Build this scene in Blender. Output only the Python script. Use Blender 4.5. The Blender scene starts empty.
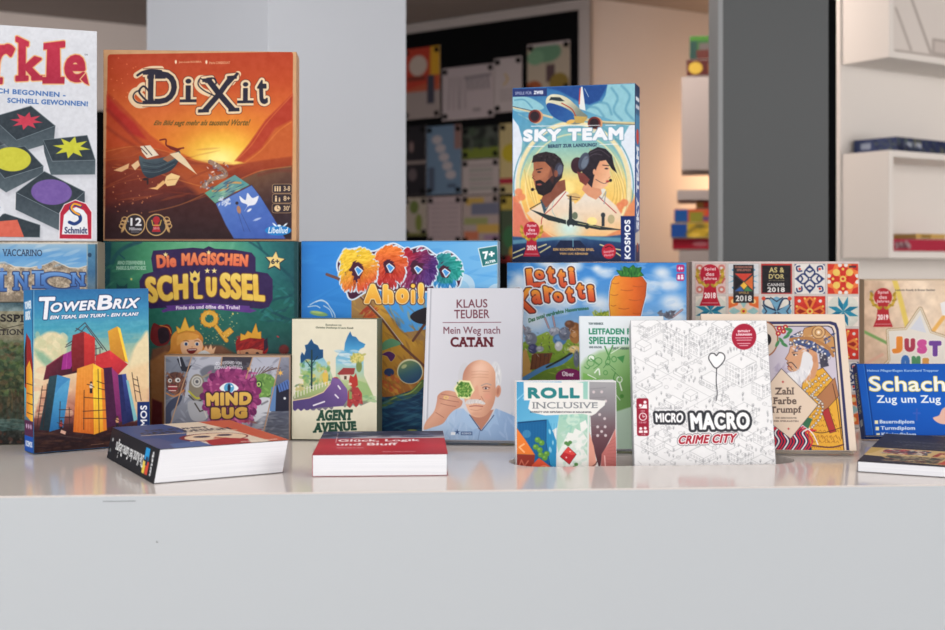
# Display counter with board games and books in a bright shop / library.
import bpy, bmesh, math, random
import numpy as np
from mathutils import Vector, Matrix, Euler

C = bpy.context.scene.collection
R = math.radians
T = 1.05                      # counter top height

# ------------------------------------------------------------------ painting
def col(c):
    if isinstance(c, str):
        c = c.lstrip('#')
        if len(c) == 3: c = ''.join(k*2 for k in c)
        return np.array([int(c[i:i+2], 16) for i in (0, 2, 4)], float)/255
    return np.array(c, float)/255

def lin(a):
    a = np.clip(a, 0, 1)
    return np.where(a <= .04045, a/12.92, ((a+.055)/1.055)**2.4)

def smooth(pts, n=6, closed=True):
    p = np.array(pts, float); N = len(p); out = []
    rng = range(N) if closed else range(N-1)
    for i in rng:
        if closed: a, b, c, d = p[i-1], p[i], p[(i+1) % N], p[(i+2) % N]
        else: a, b, c, d = p[max(i-1, 0)], p[i], p[i+1], p[min(i+2, N-1)]
        for k in range(n):
            t = k/n
            out.append(.5*((2*b)+(-a+c)*t+(2*a-5*b+4*c-d)*t*t+(-a+3*b-3*c+d)*t**3))
    if not closed: out.append(p[-1])
    return np.array(out)

_glyph = {}
def glyphs(s, sp=1.):
    """outline edges of a line of lettering, in its own units"""
    gk = (s, round(sp, 2))
    if gk in _glyph: return _glyph[gk]
    cu = bpy.data.curves.new('t', 'FONT'); cu.body = s; cu.resolution_u = 4; cu.space_character = gk[1]
    ob = bpy.data.objects.new('t', cu)
    me = bpy.data.meshes.new_from_object(ob)
    nv = len(me.vertices); v = np.zeros(nv*3, np.float32); me.vertices.foreach_get('co', v); v = v.reshape(-1, 3)[:, :2]
    key = {}; remap = []
    for p in v:
        k = (round(float(p[0]), 5), round(float(p[1]), 5)); remap.append(key.setdefault(k, len(key)))
    uv = np.array(list(key.keys())); cnt = {}
    for pl in me.polygons:
        vs = [remap[i] for i in pl.vertices]
        for i in range(len(vs)):
            a, b = vs[i], vs[(i+1) % len(vs)]
            if a != b:
                k = (min(a, b), max(a, b)); cnt[k] = cnt.get(k, 0)+1
    e = np.array([[*uv[a], *uv[b]] for (a, b), n in cnt.items() if n % 2 == 1])
    bpy.data.objects.remove(ob); bpy.data.meshes.remove(me); bpy.data.curves.remove(cu)
    _glyph[gk] = e
    return e

class Art:
    """a sheet of print: colours on a fine grid; coordinates are those of the sheet"""
    def __init__(s, x0, y0, x1, y1, bg='#fff', S=4, seed=1):
        s.x0, s.y0, s.S = x0, y0, S
        s.w = int((x1-x0)*S)+1; s.h = int((y1-y0)*S)+1
        s.gx = x0+(np.arange(s.w)+.5)/S; s.gy = y0+(np.arange(s.h)+.5)/S
        s.a = np.ones((s.h, s.w, 3))*col(bg); s.r = np.zeros((s.h, s.w), np.int16)
        s.names = ['cover_print']; s.rs = np.random.RandomState(seed); s.rnd = random.Random(seed)
    def pid(s, name):
        if name is None: return None
        if name not in s.names: s.names.append(name)
        return s.names.index(name)
    def win(s, bx):
        i0 = max(0, int((bx[0]-s.x0)*s.S)-1); i1 = min(s.w, int((bx[2]-s.x0)*s.S)+2)
        j0 = max(0, int((bx[1]-s.y0)*s.S)-1); j1 = min(s.h, int((bx[3]-s.y0)*s.S)+2)
        return i0, i1, j0, j1
    def shade(s, c, W):
        if isinstance(c, tuple) and len(c) and c[0] == 'g':     # gradient: ('g', p0, p1, c0, c1, ...)
            _, p0, p1 = c[:3]; cs = np.array([col(k) for k in c[3:]])
            i0, i1, j0, j1 = W
            X, Y = np.meshgrid(s.gx[i0:i1], s.gy[j0:j1])
            dx, dy = p1[0]-p0[0], p1[1]-p0[1]
            t = np.clip(((X-p0[0])*dx+(Y-p0[1])*dy)/(dx*dx+dy*dy), 0, 1)*(len(cs)-1)
            k = np.clip(t.astype(int), 0, len(cs)-2); f = (t-k)[..., None]
            return cs[k]*(1-f)+cs[k+1]*f
        return col(c)
    def put(s, m, W, c, a=1, part=None):
        i0, i1, j0, j1 = W
        if i1 <= i0 or j1 <= j0: return
        cc = s.shade(c, W); m3 = (m*a)[..., None]
        s.a[j0:j1, i0:i1] = s.a[j0:j1, i0:i1]*(1-m3)+cc*m3
        if part is not None:
            s.r[j0:j1, i0:i1][m > .5] = s.pid(part)
    def sdf(s, edges, W, Rr=2.):
        i0, i1, j0, j1 = W
        gx, gy = s.gx[i0:i1], s.gy[j0:j1]
        d = np.full((len(gy), len(gx)), float(Rr*Rr)); par = np.zeros(d.shape, bool)
        for x1, y1, x2, y2 in edges:
            a0 = np.searchsorted(gx, min(x1, x2)-Rr); a1 = np.searchsorted(gx, max(x1, x2)+Rr)
            b0 = np.searchsorted(gy, min(y1, y2)-Rr); b1 = np.searchsorted(gy, max(y1, y2)+Rr)
            if a1 > a0 and b1 > b0:
                X = gx[a0:a1][None]; Y = gy[b0:b1][:, None]
                dx, dy = x2-x1, y2-y1; L = dx*dx+dy*dy+1e-12
                t = np.clip(((X-x1)*dx+(Y-y1)*dy)/L, 0, 1)
                q = (X-x1-t*dx)**2+(Y-y1-t*dy)**2
                v = d[b0:b1, a0:a1]; np.minimum(v, q, out=v)
            if y1 != y2:
                c0 = np.searchsorted(gy, min(y1, y2)); c1 = np.searchsorted(gy, max(y1, y2))
                if c1 > c0:
                    xs = x1+(gy[c0:c1]-y1)*(x2-x1)/(y2-y1)
                    par[c0:c1] ^= gx[None] < xs[:, None]
        d = np.sqrt(d)
        return np.where(par, -d, d)
    def poly(s, pts, c, a=1, soft=.35, curve=False, out=None, part=None):
        p = smooth(pts) if curve else np.array(pts, float)
        mo = max([o[0] for o in out], default=0) if out else 0
        Rr = max(mo, 0)+soft+1
        W = s.win((p[:, 0].min()-Rr, p[:, 1].min()-Rr, p[:, 0].max()+Rr, p[:, 1].max()+Rr))
        if W[1] <= W[0] or W[3] <= W[2]: return
        d = s.sdf(np.hstack([p, np.roll(p, -1, 0)]), W, Rr)
        for o in (out or []): s.put(np.clip(.5-(d-o[0])/(2*.3), 0, 1), W, o[1], 1, part)
        s.put(np.clip(.5-d/(2*soft), 0, 1), W, c, a, part)
    def line(s, pts, w, c, a=1, curve=False, part=None, soft=.3):
        p = smooth(pts, closed=False) if curve else np.array(pts, float)
        Rr = w/2+soft+.5
        W = s.win((p[:, 0].min()-Rr, p[:, 1].min()-Rr, p[:, 0].max()+Rr, p[:, 1].max()+Rr))
        if W[1] <= W[0] or W[3] <= W[2]: return
        d = np.abs(s.sdf(np.hstack([p[:-1], p[1:]]), W, Rr))
        s.put(np.clip(.5-(d-w/2)/(2*soft), 0, 1), W, c, a, part)
    def ell(s, cx, cy, rx, ry, c, a=1, rot=0, soft=.35, part=None, ring=None):
        m = max(rx, ry)+soft+1
        W = s.win((cx-m, cy-m, cx+m, cy+m)); i0, i1, j0, j1 = W
        if i1 <= i0 or j1 <= j0: return
        X, Y = np.meshgrid(s.gx[i0:i1]-cx, s.gy[j0:j1]-cy); r = R(rot)
        U = X*math.cos(r)+Y*math.sin(r); V = -X*math.sin(r)+Y*math.cos(r)
        k = np.sqrt((U/rx)**2+(V/ry)**2); d = (k-1)*min(rx, ry)
        if ring: d = np.abs(d)-ring/2
        s.put(np.clip(.5-d/(2*soft), 0, 1), W, c, a, part)
    def glow(s, cx, cy, rx, ry, c, a=1, p=1.):
        W = s.win((cx-rx, cy-ry, cx+rx, cy+ry)); i0, i1, j0, j1 = W
        if i1 <= i0 or j1 <= j0: return
        X, Y = np.meshgrid((s.gx[i0:i1]-cx)/rx, (s.gy[j0:j1]-cy)/ry)
        k = np.clip(1-np.sqrt(X*X+Y*Y), 0, 1)
        s.put((k*k*(3-2*k))**p, W, c, a)
    def rect(s, x0, y0, x1, y1, c, a=1, part=None, rad=0, out=None, soft=.3):
        if rad:
            pts = []
            for cx, cy, a0 in ((x1-rad, y0+rad, -90), (x1-rad, y1-rad, 0), (x0+rad, y1-rad, 90), (x0+rad, y0+rad, 180)):
                pts += [(cx+rad*math.cos(R(a0+k*22.5)), cy+rad*math.sin(R(a0+k*22.5))) for k in range(5)]
        else: pts = [(x0, y0), (x1, y0), (x1, y1), (x0, y1)]
        s.poly(pts, c, a, soft, part=part, out=out)
    def star(s, cx, cy, r, ri, n, c, rot=-90, sy=1, out=None, part=None):
        s.poly([(cx+(r if k % 2 == 0 else ri)*math.cos(R(rot+k*180/n)), cy+sy*(r if k % 2 == 0 else ri)*math.sin(R(rot+k*180/n))) for k in range(2*n)], c, out=out, part=part)
    def noise(s, scale, amp, box=None, seed=0, tint=(1, 1, 1)):
        W = s.win(box) if box else (0, s.w, 0, s.h); i0, i1, j0, j1 = W
        rs = np.random.RandomState(seed); tot = 0
        for o in range(3):
            sc = scale/2**o*s.S
            gw, gh = int((i1-i0)/sc)+3, int((j1-j0)/sc)+3; g = rs.rand(gh, gw)-.5
            x = np.arange(i1-i0)/sc; y = np.arange(j1-j0)/sc; xi = x.astype(int); yi = y.astype(int)
            fx = x-xi; fy = (y-yi)[:, None]; fx = fx*fx*(3-2*fx); fy = fy*fy*(3-2*fy)
            A = g[yi][:, xi]*(1-fx)+g[yi][:, xi+1]*fx; B = g[yi+1][:, xi]*(1-fx)+g[yi+1][:, xi+1]*fx
            tot = tot+(A*(1-fy)+B*fy)/2**o
        s.a[j0:j1, i0:i1] = np.clip(s.a[j0:j1, i0:i1]+tot[..., None]*amp*np.array(tint), 0, 1)
    def dabs(s, n, box, cols, ln=(2, 5), w=(.6, 1.4), ang=(0, 180), a=.8):
        q = s.rnd
        for _ in range(n):
            x, y = q.uniform(box[0], box[2]), q.uniform(box[1], box[3])
            s.ell(x, y, q.uniform(*ln), q.uniform(*w), q.choice(cols), a, q.uniform(*ang))
    def text(s, t, q, c, bold=0, out=None, serif=0, arc=0, shear=0, a=1, part='title', soft=.3):
        """a line of lettering fitted to the box (x0,y0,x1,y1) or to four corners TL TR BR BL"""
        bold = bold*.85; qq = q if hasattr(q[0], '__len__') else [(q[0], q[1]), (q[2], q[1]), (q[2], q[3]), (q[0], q[3])]
        hh = math.hypot(qq[3][0]-qq[0][0], qq[3][1]-qq[0][1])
        e = glyphs(t, 1+min(.5, 1.5*bold*.72/max(hh, 1e-6)/.6))
        rects = []
        if serif:
            H = e[:, [1, 3]].max(); ys = [0., .514, .72, H]
            k, th = serif*.75, .05
            for x1, y1, x2, y2 in e:
                if abs(y1-y2) < 1e-3 and 0.02 < abs(x1-x2):
                    xa, xb = sorted((x1, x2))
                    if abs(y1) < .02 or y1 > .45*H and abs(y1-.5*H) > .01:
                        up = 1 if abs(y1) < .02 else -1
                        if abs(y1) >= .02 and not (abs(y1-H) < .03 or abs(y1-.55) < .05 or y1 > .66): continue
                        wide = xb-xa > .2
                        xa2, xb2 = xa-k, (xb if wide else xb+k)
                        rects.append([(xa2, y1), (xb2, y1), (xb2, y1+up*th), (xa2, y1+up*th)])
        bx0, bx1 = e[:, [0, 2]].min(), e[:, [0, 2]].max(); by0, by1 = e[:, [1, 3]].min(), e[:, [1, 3]].max()
        if len(q) == 4 and not hasattr(q[0], '__len__'):
            q = [(q[0], q[1]), (q[2], q[1]), (q[2], q[3]), (q[0], q[3])]
        q = np.array(q, float)
        if bold:                                    # the thickened letters fill the same four corners
            ux = (q[1]-q[0]+q[2]-q[3]); ux /= np.linalg.norm(ux); uy = (q[3]-q[0]+q[2]-q[1]); uy /= np.linalg.norm(uy)
            q = q+bold*np.array([ux+uy, -ux+uy, -ux-uy, ux-uy])
        def mp(x, y):
            u = (x-bx0)/(bx1-bx0); v = 1-(y-by0)/(by1-by0)
            P = (1-u)[:, None]*(1-v)[:, None]*q[0]+u[:, None]*(1-v)[:, None]*q[1]+u[:, None]*v[:, None]*q[2]+(1-u)[:, None]*v[:, None]*q[3]
            P[:, 0] += (1-v-.5)*shear; P[:, 1] -= arc*(1-(2*u-1)**2)
            return P
        E = np.hstack([mp(e[:, 0], e[:, 1]), mp(e[:, 2], e[:, 3])])
        mo = max([o[0] for o in out], default=0) if out else 0
        Rr = mo+bold+1.2
        W = s.win((E[:, [0, 2]].min()-Rr-1, E[:, [1, 3]].min()-Rr, E[:, [0, 2]].max()+Rr+1, E[:, [1, 3]].max()+Rr))
        if W[1] <= W[0] or W[3] <= W[2]: return
        d = s.sdf(E, W, Rr)
        for r_ in rects:
            r_ = np.array(r_); P = mp(r_[:, 0], r_[:, 1])
            d = np.minimum(d, s.sdf(np.hstack([P, np.roll(P, -1, 0)]), W, Rr))
        for o in sorted(out or [], key=lambda o: -o[0]):
            s.put(np.clip(.5-(d-bold-o[0])/.6, 0, 1), W, o[1], 1, part)
        s.put(np.clip(.5-(d-bold)/(2*soft), 0, 1), W, c, a, part)
    def sample(s, X, Y):
        fx = np.clip((X-s.x0)*s.S-.5, 0, s.w-1.001); fy = np.clip((Y-s.y0)*s.S-.5, 0, s.h-1.001)
        i = fx.astype(int); j = fy.astype(int); u = (fx-i)[..., None]; v = (fy-j)[..., None]
        return (s.a[j, i]*(1-u)*(1-v)+s.a[j, i+1]*u*(1-v)+s.a[j+1, i]*(1-u)*v+s.a[j+1, i+1]*u*v)

def homography(q):
    """unit square (s right, t down) -> the four corners TL TR BR BL"""
    (x0, y0), (x1, y1), (x2, y2), (x3, y3) = q
    A = []; b = []
    for (u, v), (x, y) in zip(((0, 0), (1, 0), (1, 1), (0, 1)), q):
        A.append([u, v, 1, 0, 0, 0, -u*x, -v*x]); b.append(x)
        A.append([0, 0, 0, u, v, 1, -u*y, -v*y]); b.append(y)
    h = np.linalg.solve(np.array(A, float), np.array(b, float))
    return np.append(h, 1).reshape(3, 3)

# ------------------------------------------------------------------ materials
_m = {}
def mat(name, c, rough=.5, metal=0, bump=0, bscale=60, var=0, emit=None, spec=.5, coat=0):
    if name in _m: return _m[name]
    m = bpy.data.materials.new(name); m.use_nodes = True; nt = m.node_tree; b = nt.nodes['Principled BSDF']
    L = lin(col(c)); b.inputs['Base Color'].default_value = (*L, 1)
    b.inputs['Roughness'].default_value = rough; b.inputs['Metallic'].default_value = metal
    b.inputs['Specular IOR Level'].default_value = spec; b.inputs['Coat Weight'].default_value = coat
    tc = nt.nodes.new('ShaderNodeTexCoord')
    if var:
        n = nt.nodes.new('ShaderNodeTexNoise'); n.inputs['Scale'].default_value = 2.5; n.inputs['Detail'].default_value = 5
        r = nt.nodes.new('ShaderNodeValToRGB'); r.color_ramp.elements[0].position = .3; r.color_ramp.elements[1].position = .7
        r.color_ramp.elements[0].color = (*(L*(1-var)), 1); r.color_ramp.elements[1].color = (*np.clip(L*(1+var), 0, 1), 1)
        nt.links.new(tc.outputs['Object'], n.inputs['Vector']); nt.links.new(n.outputs['Fac'], r.inputs[0]); nt.links.new(r.outputs[0], b.inputs['Base Color'])
    if bump:
        n = nt.nodes.new('ShaderNodeTexNoise'); n.inputs['Scale'].default_value = bscale; n.inputs['Detail'].default_value = 3
        k = nt.nodes.new('ShaderNodeBump'); k.inputs['Strength'].default_value = bump; k.inputs['Distance'].default_value = .001
        nt.links.new(tc.outputs['Object'], n.inputs['Vector']); nt.links.new(n.outputs['Fac'], k.inputs['Height']); nt.links.new(k.outputs[0], b.inputs['Normal'])
    if emit:
        b.inputs['Emission Color'].default_value = (*lin(col(emit[0])), 1); b.inputs['Emission Strength'].default_value = emit[1]
    _m[name] = m; return m

def print_mat(name, rough, spec=.4):
    m = bpy.data.materials.new(name); m.use_nodes = True; nt = m.node_tree; b = nt.nodes['Principled BSDF']
    a = nt.nodes.new('ShaderNodeAttribute'); a.attribute_name = 'ink'
    nt.links.new(a.outputs['Color'], b.inputs['Base Color'])
    b.inputs['Roughness'].default_value = rough; b.inputs['Specular IOR Level'].default_value = spec
    n = nt.nodes.new('ShaderNodeTexNoise'); n.inputs['Scale'].default_value = 900; tc = nt.nodes.new('ShaderNodeTexCoord')
    k = nt.nodes.new('ShaderNodeBump'); k.inputs['Strength'].default_value = .08; k.inputs['Distance'].default_value = .0005
    nt.links.new(tc.outputs['Object'], n.inputs['Vector']); nt.links.new(n.outputs['Fac'], k.inputs['Height']); nt.links.new(k.outputs[0], b.inputs['Normal'])
    return m
PR = print_mat('printed_card', .5, .14)
PG = print_mat('printed_paper', .6, .12)

def page_mat():
    m = bpy.data.materials.new('page_edges'); m.use_nodes = True; nt = m.node_tree; b = nt.nodes['Principled BSDF']
    tc = nt.nodes.new('ShaderNodeTexCoord'); mp = nt.nodes.new('ShaderNodeMapping'); mp.inputs['Scale'].default_value = (3, 3, 900)
    n = nt.nodes.new('ShaderNodeTexNoise'); n.inputs['Scale'].default_value = 1.5; n.inputs['Detail'].default_value = 2
    r = nt.nodes.new('ShaderNodeValToRGB'); r.color_ramp.elements[0].position = .3; r.color_ramp.elements[1].position = .7
    r.color_ramp.elements[0].color = (*lin(col((222, 225, 231))), 1); r.color_ramp.elements[1].color = (*lin(col((236, 238, 243))), 1)
    nt.links.new(tc.outputs['Object'], mp.inputs[0]); nt.links.new(mp.outputs[0], n.inputs['Vector']); nt.links.new(n.outputs['Fac'], r.inputs[0])
    nt.links.new(r.outputs[0], b.inputs['Base Color']); b.inputs['Roughness'].default_value = .8
    return m
PAGES = page_mat()

# ------------------------------------------------------------------ geometry
def obj(name, me, m, parent=None, M=None):
    if isinstance(me, bmesh.types.BMesh):
        bm = me; me = bpy.data.meshes.new(name); bm.to_mesh(me); bm.free()
    o = bpy.data.objects.new(name, me)
    if m: me.materials.append(m)
    C.objects.link(o)
    if parent: o.parent = parent
    if M is not None: o.matrix_local = M
    return o

def cub(x0, y0, z0, x1, y1, z1, bev=0, bm=None, seg=2):
    own = bm is None
    b = bmesh.new()
    bmesh.ops.create_cube(b, size=1)
    for v in b.verts: v.co = Vector(((x0+x1)/2+v.co.x*(x1-x0), (y0+y1)/2+v.co.y*(y1-y0), (z0+z1)/2+v.co.z*(z1-z0)))
    if bev: bmesh.ops.bevel(b, geom=b.edges[:], offset=bev, segments=seg, affect='EDGES', profile=.7)
    if own: return b
    me = bpy.data.meshes.new('q'); b.to_mesh(me); b.free(); bm.from_mesh(me); bpy.data.meshes.remove(me)
    return bm

def struct(name, me, m, M=None):
    o = obj(name, me, m, None, M); o['kind'] = 'structure'; return o

def thing(name, label, cat, loc, yaw=0, lean=0, group=None):
    o = bpy.data.objects.new(name, None); C.objects.link(o); o.empty_display_size = .05
    o.location = loc; o.rotation_euler = (-R(lean), 0, R(yaw)); o['label'] = label; o['category'] = cat
    if group: o['group'] = group
    return o

def printed(root, art, quad, o, U, V, dens=2.9, m=None, main='cover_print', labels=None):
    """the printed sheet on a flat face: o = top-left corner, U = edge to the right, V = edge down"""
    q = np.array(quad, float); H = homography(q)
    wl = max(np.linalg.norm(q[1]-q[0]), np.linalg.norm(q[2]-q[3])); hl = max(np.linalg.norm(q[3]-q[0]), np.linalg.norm(q[2]-q[1]))
    nx, ny = max(2, int(wl*dens)), max(2, int(hl*dens))
    S, Tt = np.meshgrid(np.linspace(0, 1, nx+1), np.linspace(0, 1, ny+1))
    def pix(s_, t_):
        w = H[2, 0]*s_+H[2, 1]*t_+1
        return (H[0, 0]*s_+H[0, 1]*t_+H[0, 2])/w, (H[1, 0]*s_+H[1, 1]*t_+H[1, 2])/w
    X, Y = pix(S, Tt); rgb = lin(art.sample(X, Y)).reshape(-1, 3)
    P = (np.array(o)[None, None]+S[..., None]*np.array(U)+Tt[..., None]*np.array(V)).reshape(-1, 3)
    idx = np.arange((nx+1)*(ny+1)).reshape(ny+1, nx+1)
    F = np.stack([idx[:-1, :-1], idx[1:, :-1], idx[1:, 1:], idx[:-1, 1:]], -1).reshape(-1, 4)
    fs, ft = (S[:-1, :-1]+S[1:, 1:])/2, (Tt[:-1, :-1]+Tt[1:, 1:])/2
    fx, fy = pix(fs, ft)
    i = np.clip(((fx-art.x0)*art.S).astype(int), 0, art.w-1); j = np.clip(((fy-art.y0)*art.S).astype(int), 0, art.h-1)
    reg = art.r[j, i].reshape(-1)
    names = [main]+art.names[1:]
    for k, nm in enumerate(names):
        f = F[reg == k]
        if len(f) < 6: continue
        used, inv = np.unique(f, return_inverse=True); inv = inv.reshape(-1)
        me = bpy.data.meshes.new(nm); n = len(f)
        me.vertices.add(len(used)); me.vertices.foreach_set('co', P[used].astype(np.float32).reshape(-1))
        me.loops.add(n*4); me.loops.foreach_set('vertex_index', inv.astype(np.int32))
        me.polygons.add(n); me.polygons.foreach_set('loop_start', np.arange(0, n*4, 4, dtype=np.int32))
        me.update(calc_edges=True)
        at = me.color_attributes.new('ink', 'FLOAT_COLOR', 'POINT')
        at.data.foreach_set('color', np.hstack([rgb[used], np.ones((len(used), 1))]).astype(np.float32).reshape(-1))
        q_ = obj(nm, me, m or PR, root if k == 0 else sheet)
        if k == 0: sheet = q_

def face_front(root, art, quad, W, H, **k):
    e = .0006
    printed(root, art, quad, (-W/2+e, -.00025, H-e), (W-2*e, 0, 0), (0, 0, -(H-2*e)), **k)

def game_box(name, label, cat, X, Y, z, yaw, lean, W, H, D, art, quad, side, base='#d8d0c4', **k):
    """lidded card box, front lower left corner at X Y z, its front W wide and H high"""
    c, s_ = math.cos(R(yaw)), math.sin(R(yaw))
    t = thing(name, label, cat, (X+c*W/2, Y+s_*W/2, z), yaw, lean)
    obj('lid', cub(-W/2, 0, 0, W/2, D*.86, H, .0007), mat('card_'+side, side, .45), t)
    obj('base_tray', cub(-W/2+.0015, D*.8, .0015, W/2-.0015, D, H-.0015, .0006), mat('card_'+base, base, .5), t)
    face_front(t, art, quad, W, H, **k)
    return t

def book(name, label, cat, X, Y, z, yaw, lean, W, H, D, art, quad, side, hard=True, rim=.003, **k):
    c, s_ = math.cos(R(yaw)), math.sin(R(yaw))
    t = thing(name, label, cat, (X+c*W/2, Y+s_*W/2, z), yaw, lean)
    b = bmesh.new(); th = .002 if hard else .0007
    cub(-W/2, 0, 0, W/2, th, H, .0003, b); cub(-W/2, D-th, 0, W/2, D, H, .0003, b); cub(-W/2, th*.5, 0, -W/2+th, D-th*.5, H, .0003, b)
    obj('book_cover', b, mat('cloth_'+side, side, .5), t)
    r_ = rim if hard else .0004
    obj('page_block', cub(-W/2+th, th, r_, W/2-r_, D-th, H-r_), PAGES, t)
    face_front(t, art, quad, W, H, **k)
    return t
# ================================================================== the printed covers
def award(A, cx, y0, h, year, red='#b3243c', lines=('Spiel', 'des', 'Jahres')):
    """red pawn shaped seal with a laurel"""
    r = h*.23; k = h/32.
    A.poly([(cx-4*k, y0+1.6*r), (cx+4*k, y0+1.6*r), (cx+5.2*k, y0+h*.78), (cx+8*k, y0+h), (cx-8*k, y0+h), (cx-5.2*k, y0+h*.78)], red, part='award_seal')
    for sg in (-1, 1):
        for j in range(7):
            a = 14+j*15.5
            A.ell(cx+sg*r*1.3*math.sin(R(a)), y0+r*1.05+r*1.22*math.cos(R(a)), 2.1*k, 1.1*k, '#c8a63c' if j % 2 else '#a58630', rot=-sg*(a*.6+20 if j % 2 else a-50), part='award_seal')
    A.ell(cx, y0+r, r, r, red, part='award_seal')
    for j, t in enumerate(lines):
        w = (4.3, 3.2, 5.2)[j]*k
        A.text(t, (cx-w, y0+r*(.32+.5*j), cx+w, y0+r*(.72+.5*j)), '#f0e2e2', bold=.12*k, part='award_seal')
    A.text(year, (cx-4.4*k, y0+h*.68, cx+4.4*k, y0+h*.82), '#f5e8e8', bold=.3*k, part='award_seal')
    A.line([(cx-6*k, y0+h*.93), (cx+6*k, y0+h*.93)], .5*k, '#d89aa2')

# ---- white box with black wooden tiles -----------------------------------
def art_tiles_game():
    A = Art(-118, 5, 104, 245, (205, 209, 217))
    A.rect(-118, 5, 104, 60, ('g', (0, 5), (0, 60), (213, 217, 224), (205, 209, 217)))
    kw = dict(serif=.08, out=[(1.2, (222, 178, 128))], soft=.4); red = ('g', (0, 35), (0, 90), (186, 52, 74), (160, 42, 66))
    A.text('r', [(-6, 44), (16, 43), (17, 84), (-8, 84)], red, 1.7, **kw)
    A.text('k', [(19, 37), (44, 49), (44, 81), (20, 81)], red, 1.7, **kw)
    A.text('l', [(47, 43), (59, 42), (61, 84), (47, 84)], red, 2.3, **kw)
    A.text('e', [(64, 56), (84, 55), (85, 84), (64, 82)], red, 2.3, **kw)
    A.poly([(80, 80), (85, 74), (88, 86), (84, 84)], red, out=[(1, (222, 178, 128))], part='title')
    for t, x0, x1 in (('Q', -106, -70), ('w', -66, -30), ('i', -25, -15)):
        A.text(t, (x0, 36 if t != 'w' else 50, x1, 80), red, 1.7, **kw)
    A.text('EINFACH BEGONNEN -', [(-23, 86), (66, 93), (66, 98), (-23, 91)], (62, 104, 168), .28, part='subtitle')
    A.text('SCHNELL GEWONNEN!', [(10, 97.5), (87.5, 102), (87.5, 107), (10, 102.6)], (62, 104, 168), .28, part='subtitle')
    A.text('TM', (83, 55, 86, 56.6), (90, 90, 100))
    top, sd, ed = (50, 60, 68), (66, 78, 87), (120, 134, 142)
    def tile(tp, side, ctr, kind, c):
        A.poly([(x+2, y+3) for x, y in side], (165, 168, 178), .5, soft=2)
        A.poly(side, ('g', (0, min(p[1] for p in side)), (0, max(p[1] for p in side)), (56, 66, 75), (84, 98, 106)))
        A.poly(tp, top); A.line(list(tp)+[tp[0]], .6, ed, .7)
        if kind == 'o': A.ell(ctr[0], ctr[1], ctr[2], ctr[3], c, rot=4)
        elif kind == 's': A.star(ctr[0], ctr[1], ctr[2], ctr[2]*.48, 8, c, rot=-80, sy=ctr[3]/ctr[2])
        else: A.poly(ctr, c)
    tile([(-32, 126), (-4, 121), (20, 140), (-8, 150)], [(-32, 126), (20, 140), (19, 150), (-6, 160), (-32, 140)], (-5, 134, 12, 7.5), 'o', (186, 62, 78))
    tile([(-5, 117), (33, 106), (57, 126), (20, 140)], [(-5, 117), (20, 140), (57, 126), (56, 142), (30, 150), (18, 152), (-5, 132)], (29, 121, 16, 9), 's', (190, 62, 82))
    tile([(45.7, 140), (87.6, 135.5), (96, 160), (55, 161)], [(45.7, 140), (55, 161), (96, 160), (96, 174), (54, 174.5), (47, 152)], (73, 147.5, 18, 11), 's', (192, 194, 62))
    tile([(-12, 152), (28, 146), (46.7, 166), (9.5, 178)], [(-12, 152), (9.5, 178), (46.7, 166), (46.5, 173), (11.4, 192), (-12, 176)], (16, 159, 18.5, 12), 'o', (194, 193, 66))
    tile([(47.6, 171), (86.7, 191), (63, 213), (21, 192)], [(21, 192), (63, 213), (86.7, 191), (87, 201), (63, 229), (21, 209)], (55, 191.5, 19.5, 12.5), 'o', (112, 88, 156))
    tile([(11, 213), (45, 224), (45, 236), (-20, 236), (-20, 222)], [(11, 213), (45, 224), (45, 236), (-20, 236)], [(-20, 223), (23, 219), (30, 236), (-20, 236)], 'p', (205, 100, 82))
    tile([(-80, 150), (-45, 140), (-25, 160), (-62, 172)], [(-80, 150), (-62, 172), (-25, 160), (-25, 176), (-60, 190), (-80, 166)], (-52, 156, 14, 9), 'o', (60, 130, 90))
    A.ell(-4, 208, 14, 12, (212, 216, 224)); A.text('uns !', (-8, 206, 6, 210), (62, 104, 168))
    A.poly([(64, 237), (64, 212), (68, 204), (78, 199.5), (88, 203), (93.5, 211), (94, 237)], (176, 40, 62), part='publisher_logo', out=[(.8, (232, 226, 230))])
    A.poly([(66, 233), (67.5, 214), (72, 209), (79, 206), (86, 209), (89.5, 214), (91, 233)], (224, 228, 234), part='publisher_logo')
    A.line([(83, 205), (77, 203.5), (74, 207), (77, 211.5), (82, 214), (83, 219), (78, 222.5), (73, 221)], 3.2, (34, 60, 120), curve=True, part='publisher_logo')
    A.line([(83, 204.5), (77, 203), (74.5, 207), (77.5, 211), (82, 213.5)], 1.9, (232, 160, 50), curve=True, part='publisher_logo')
    A.text('Schmidt', (68.5, 225.5, 90, 232), (40, 50, 92), .25, part='publisher_logo')
    A.noise(3, .035, seed=4)
    return A

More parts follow.
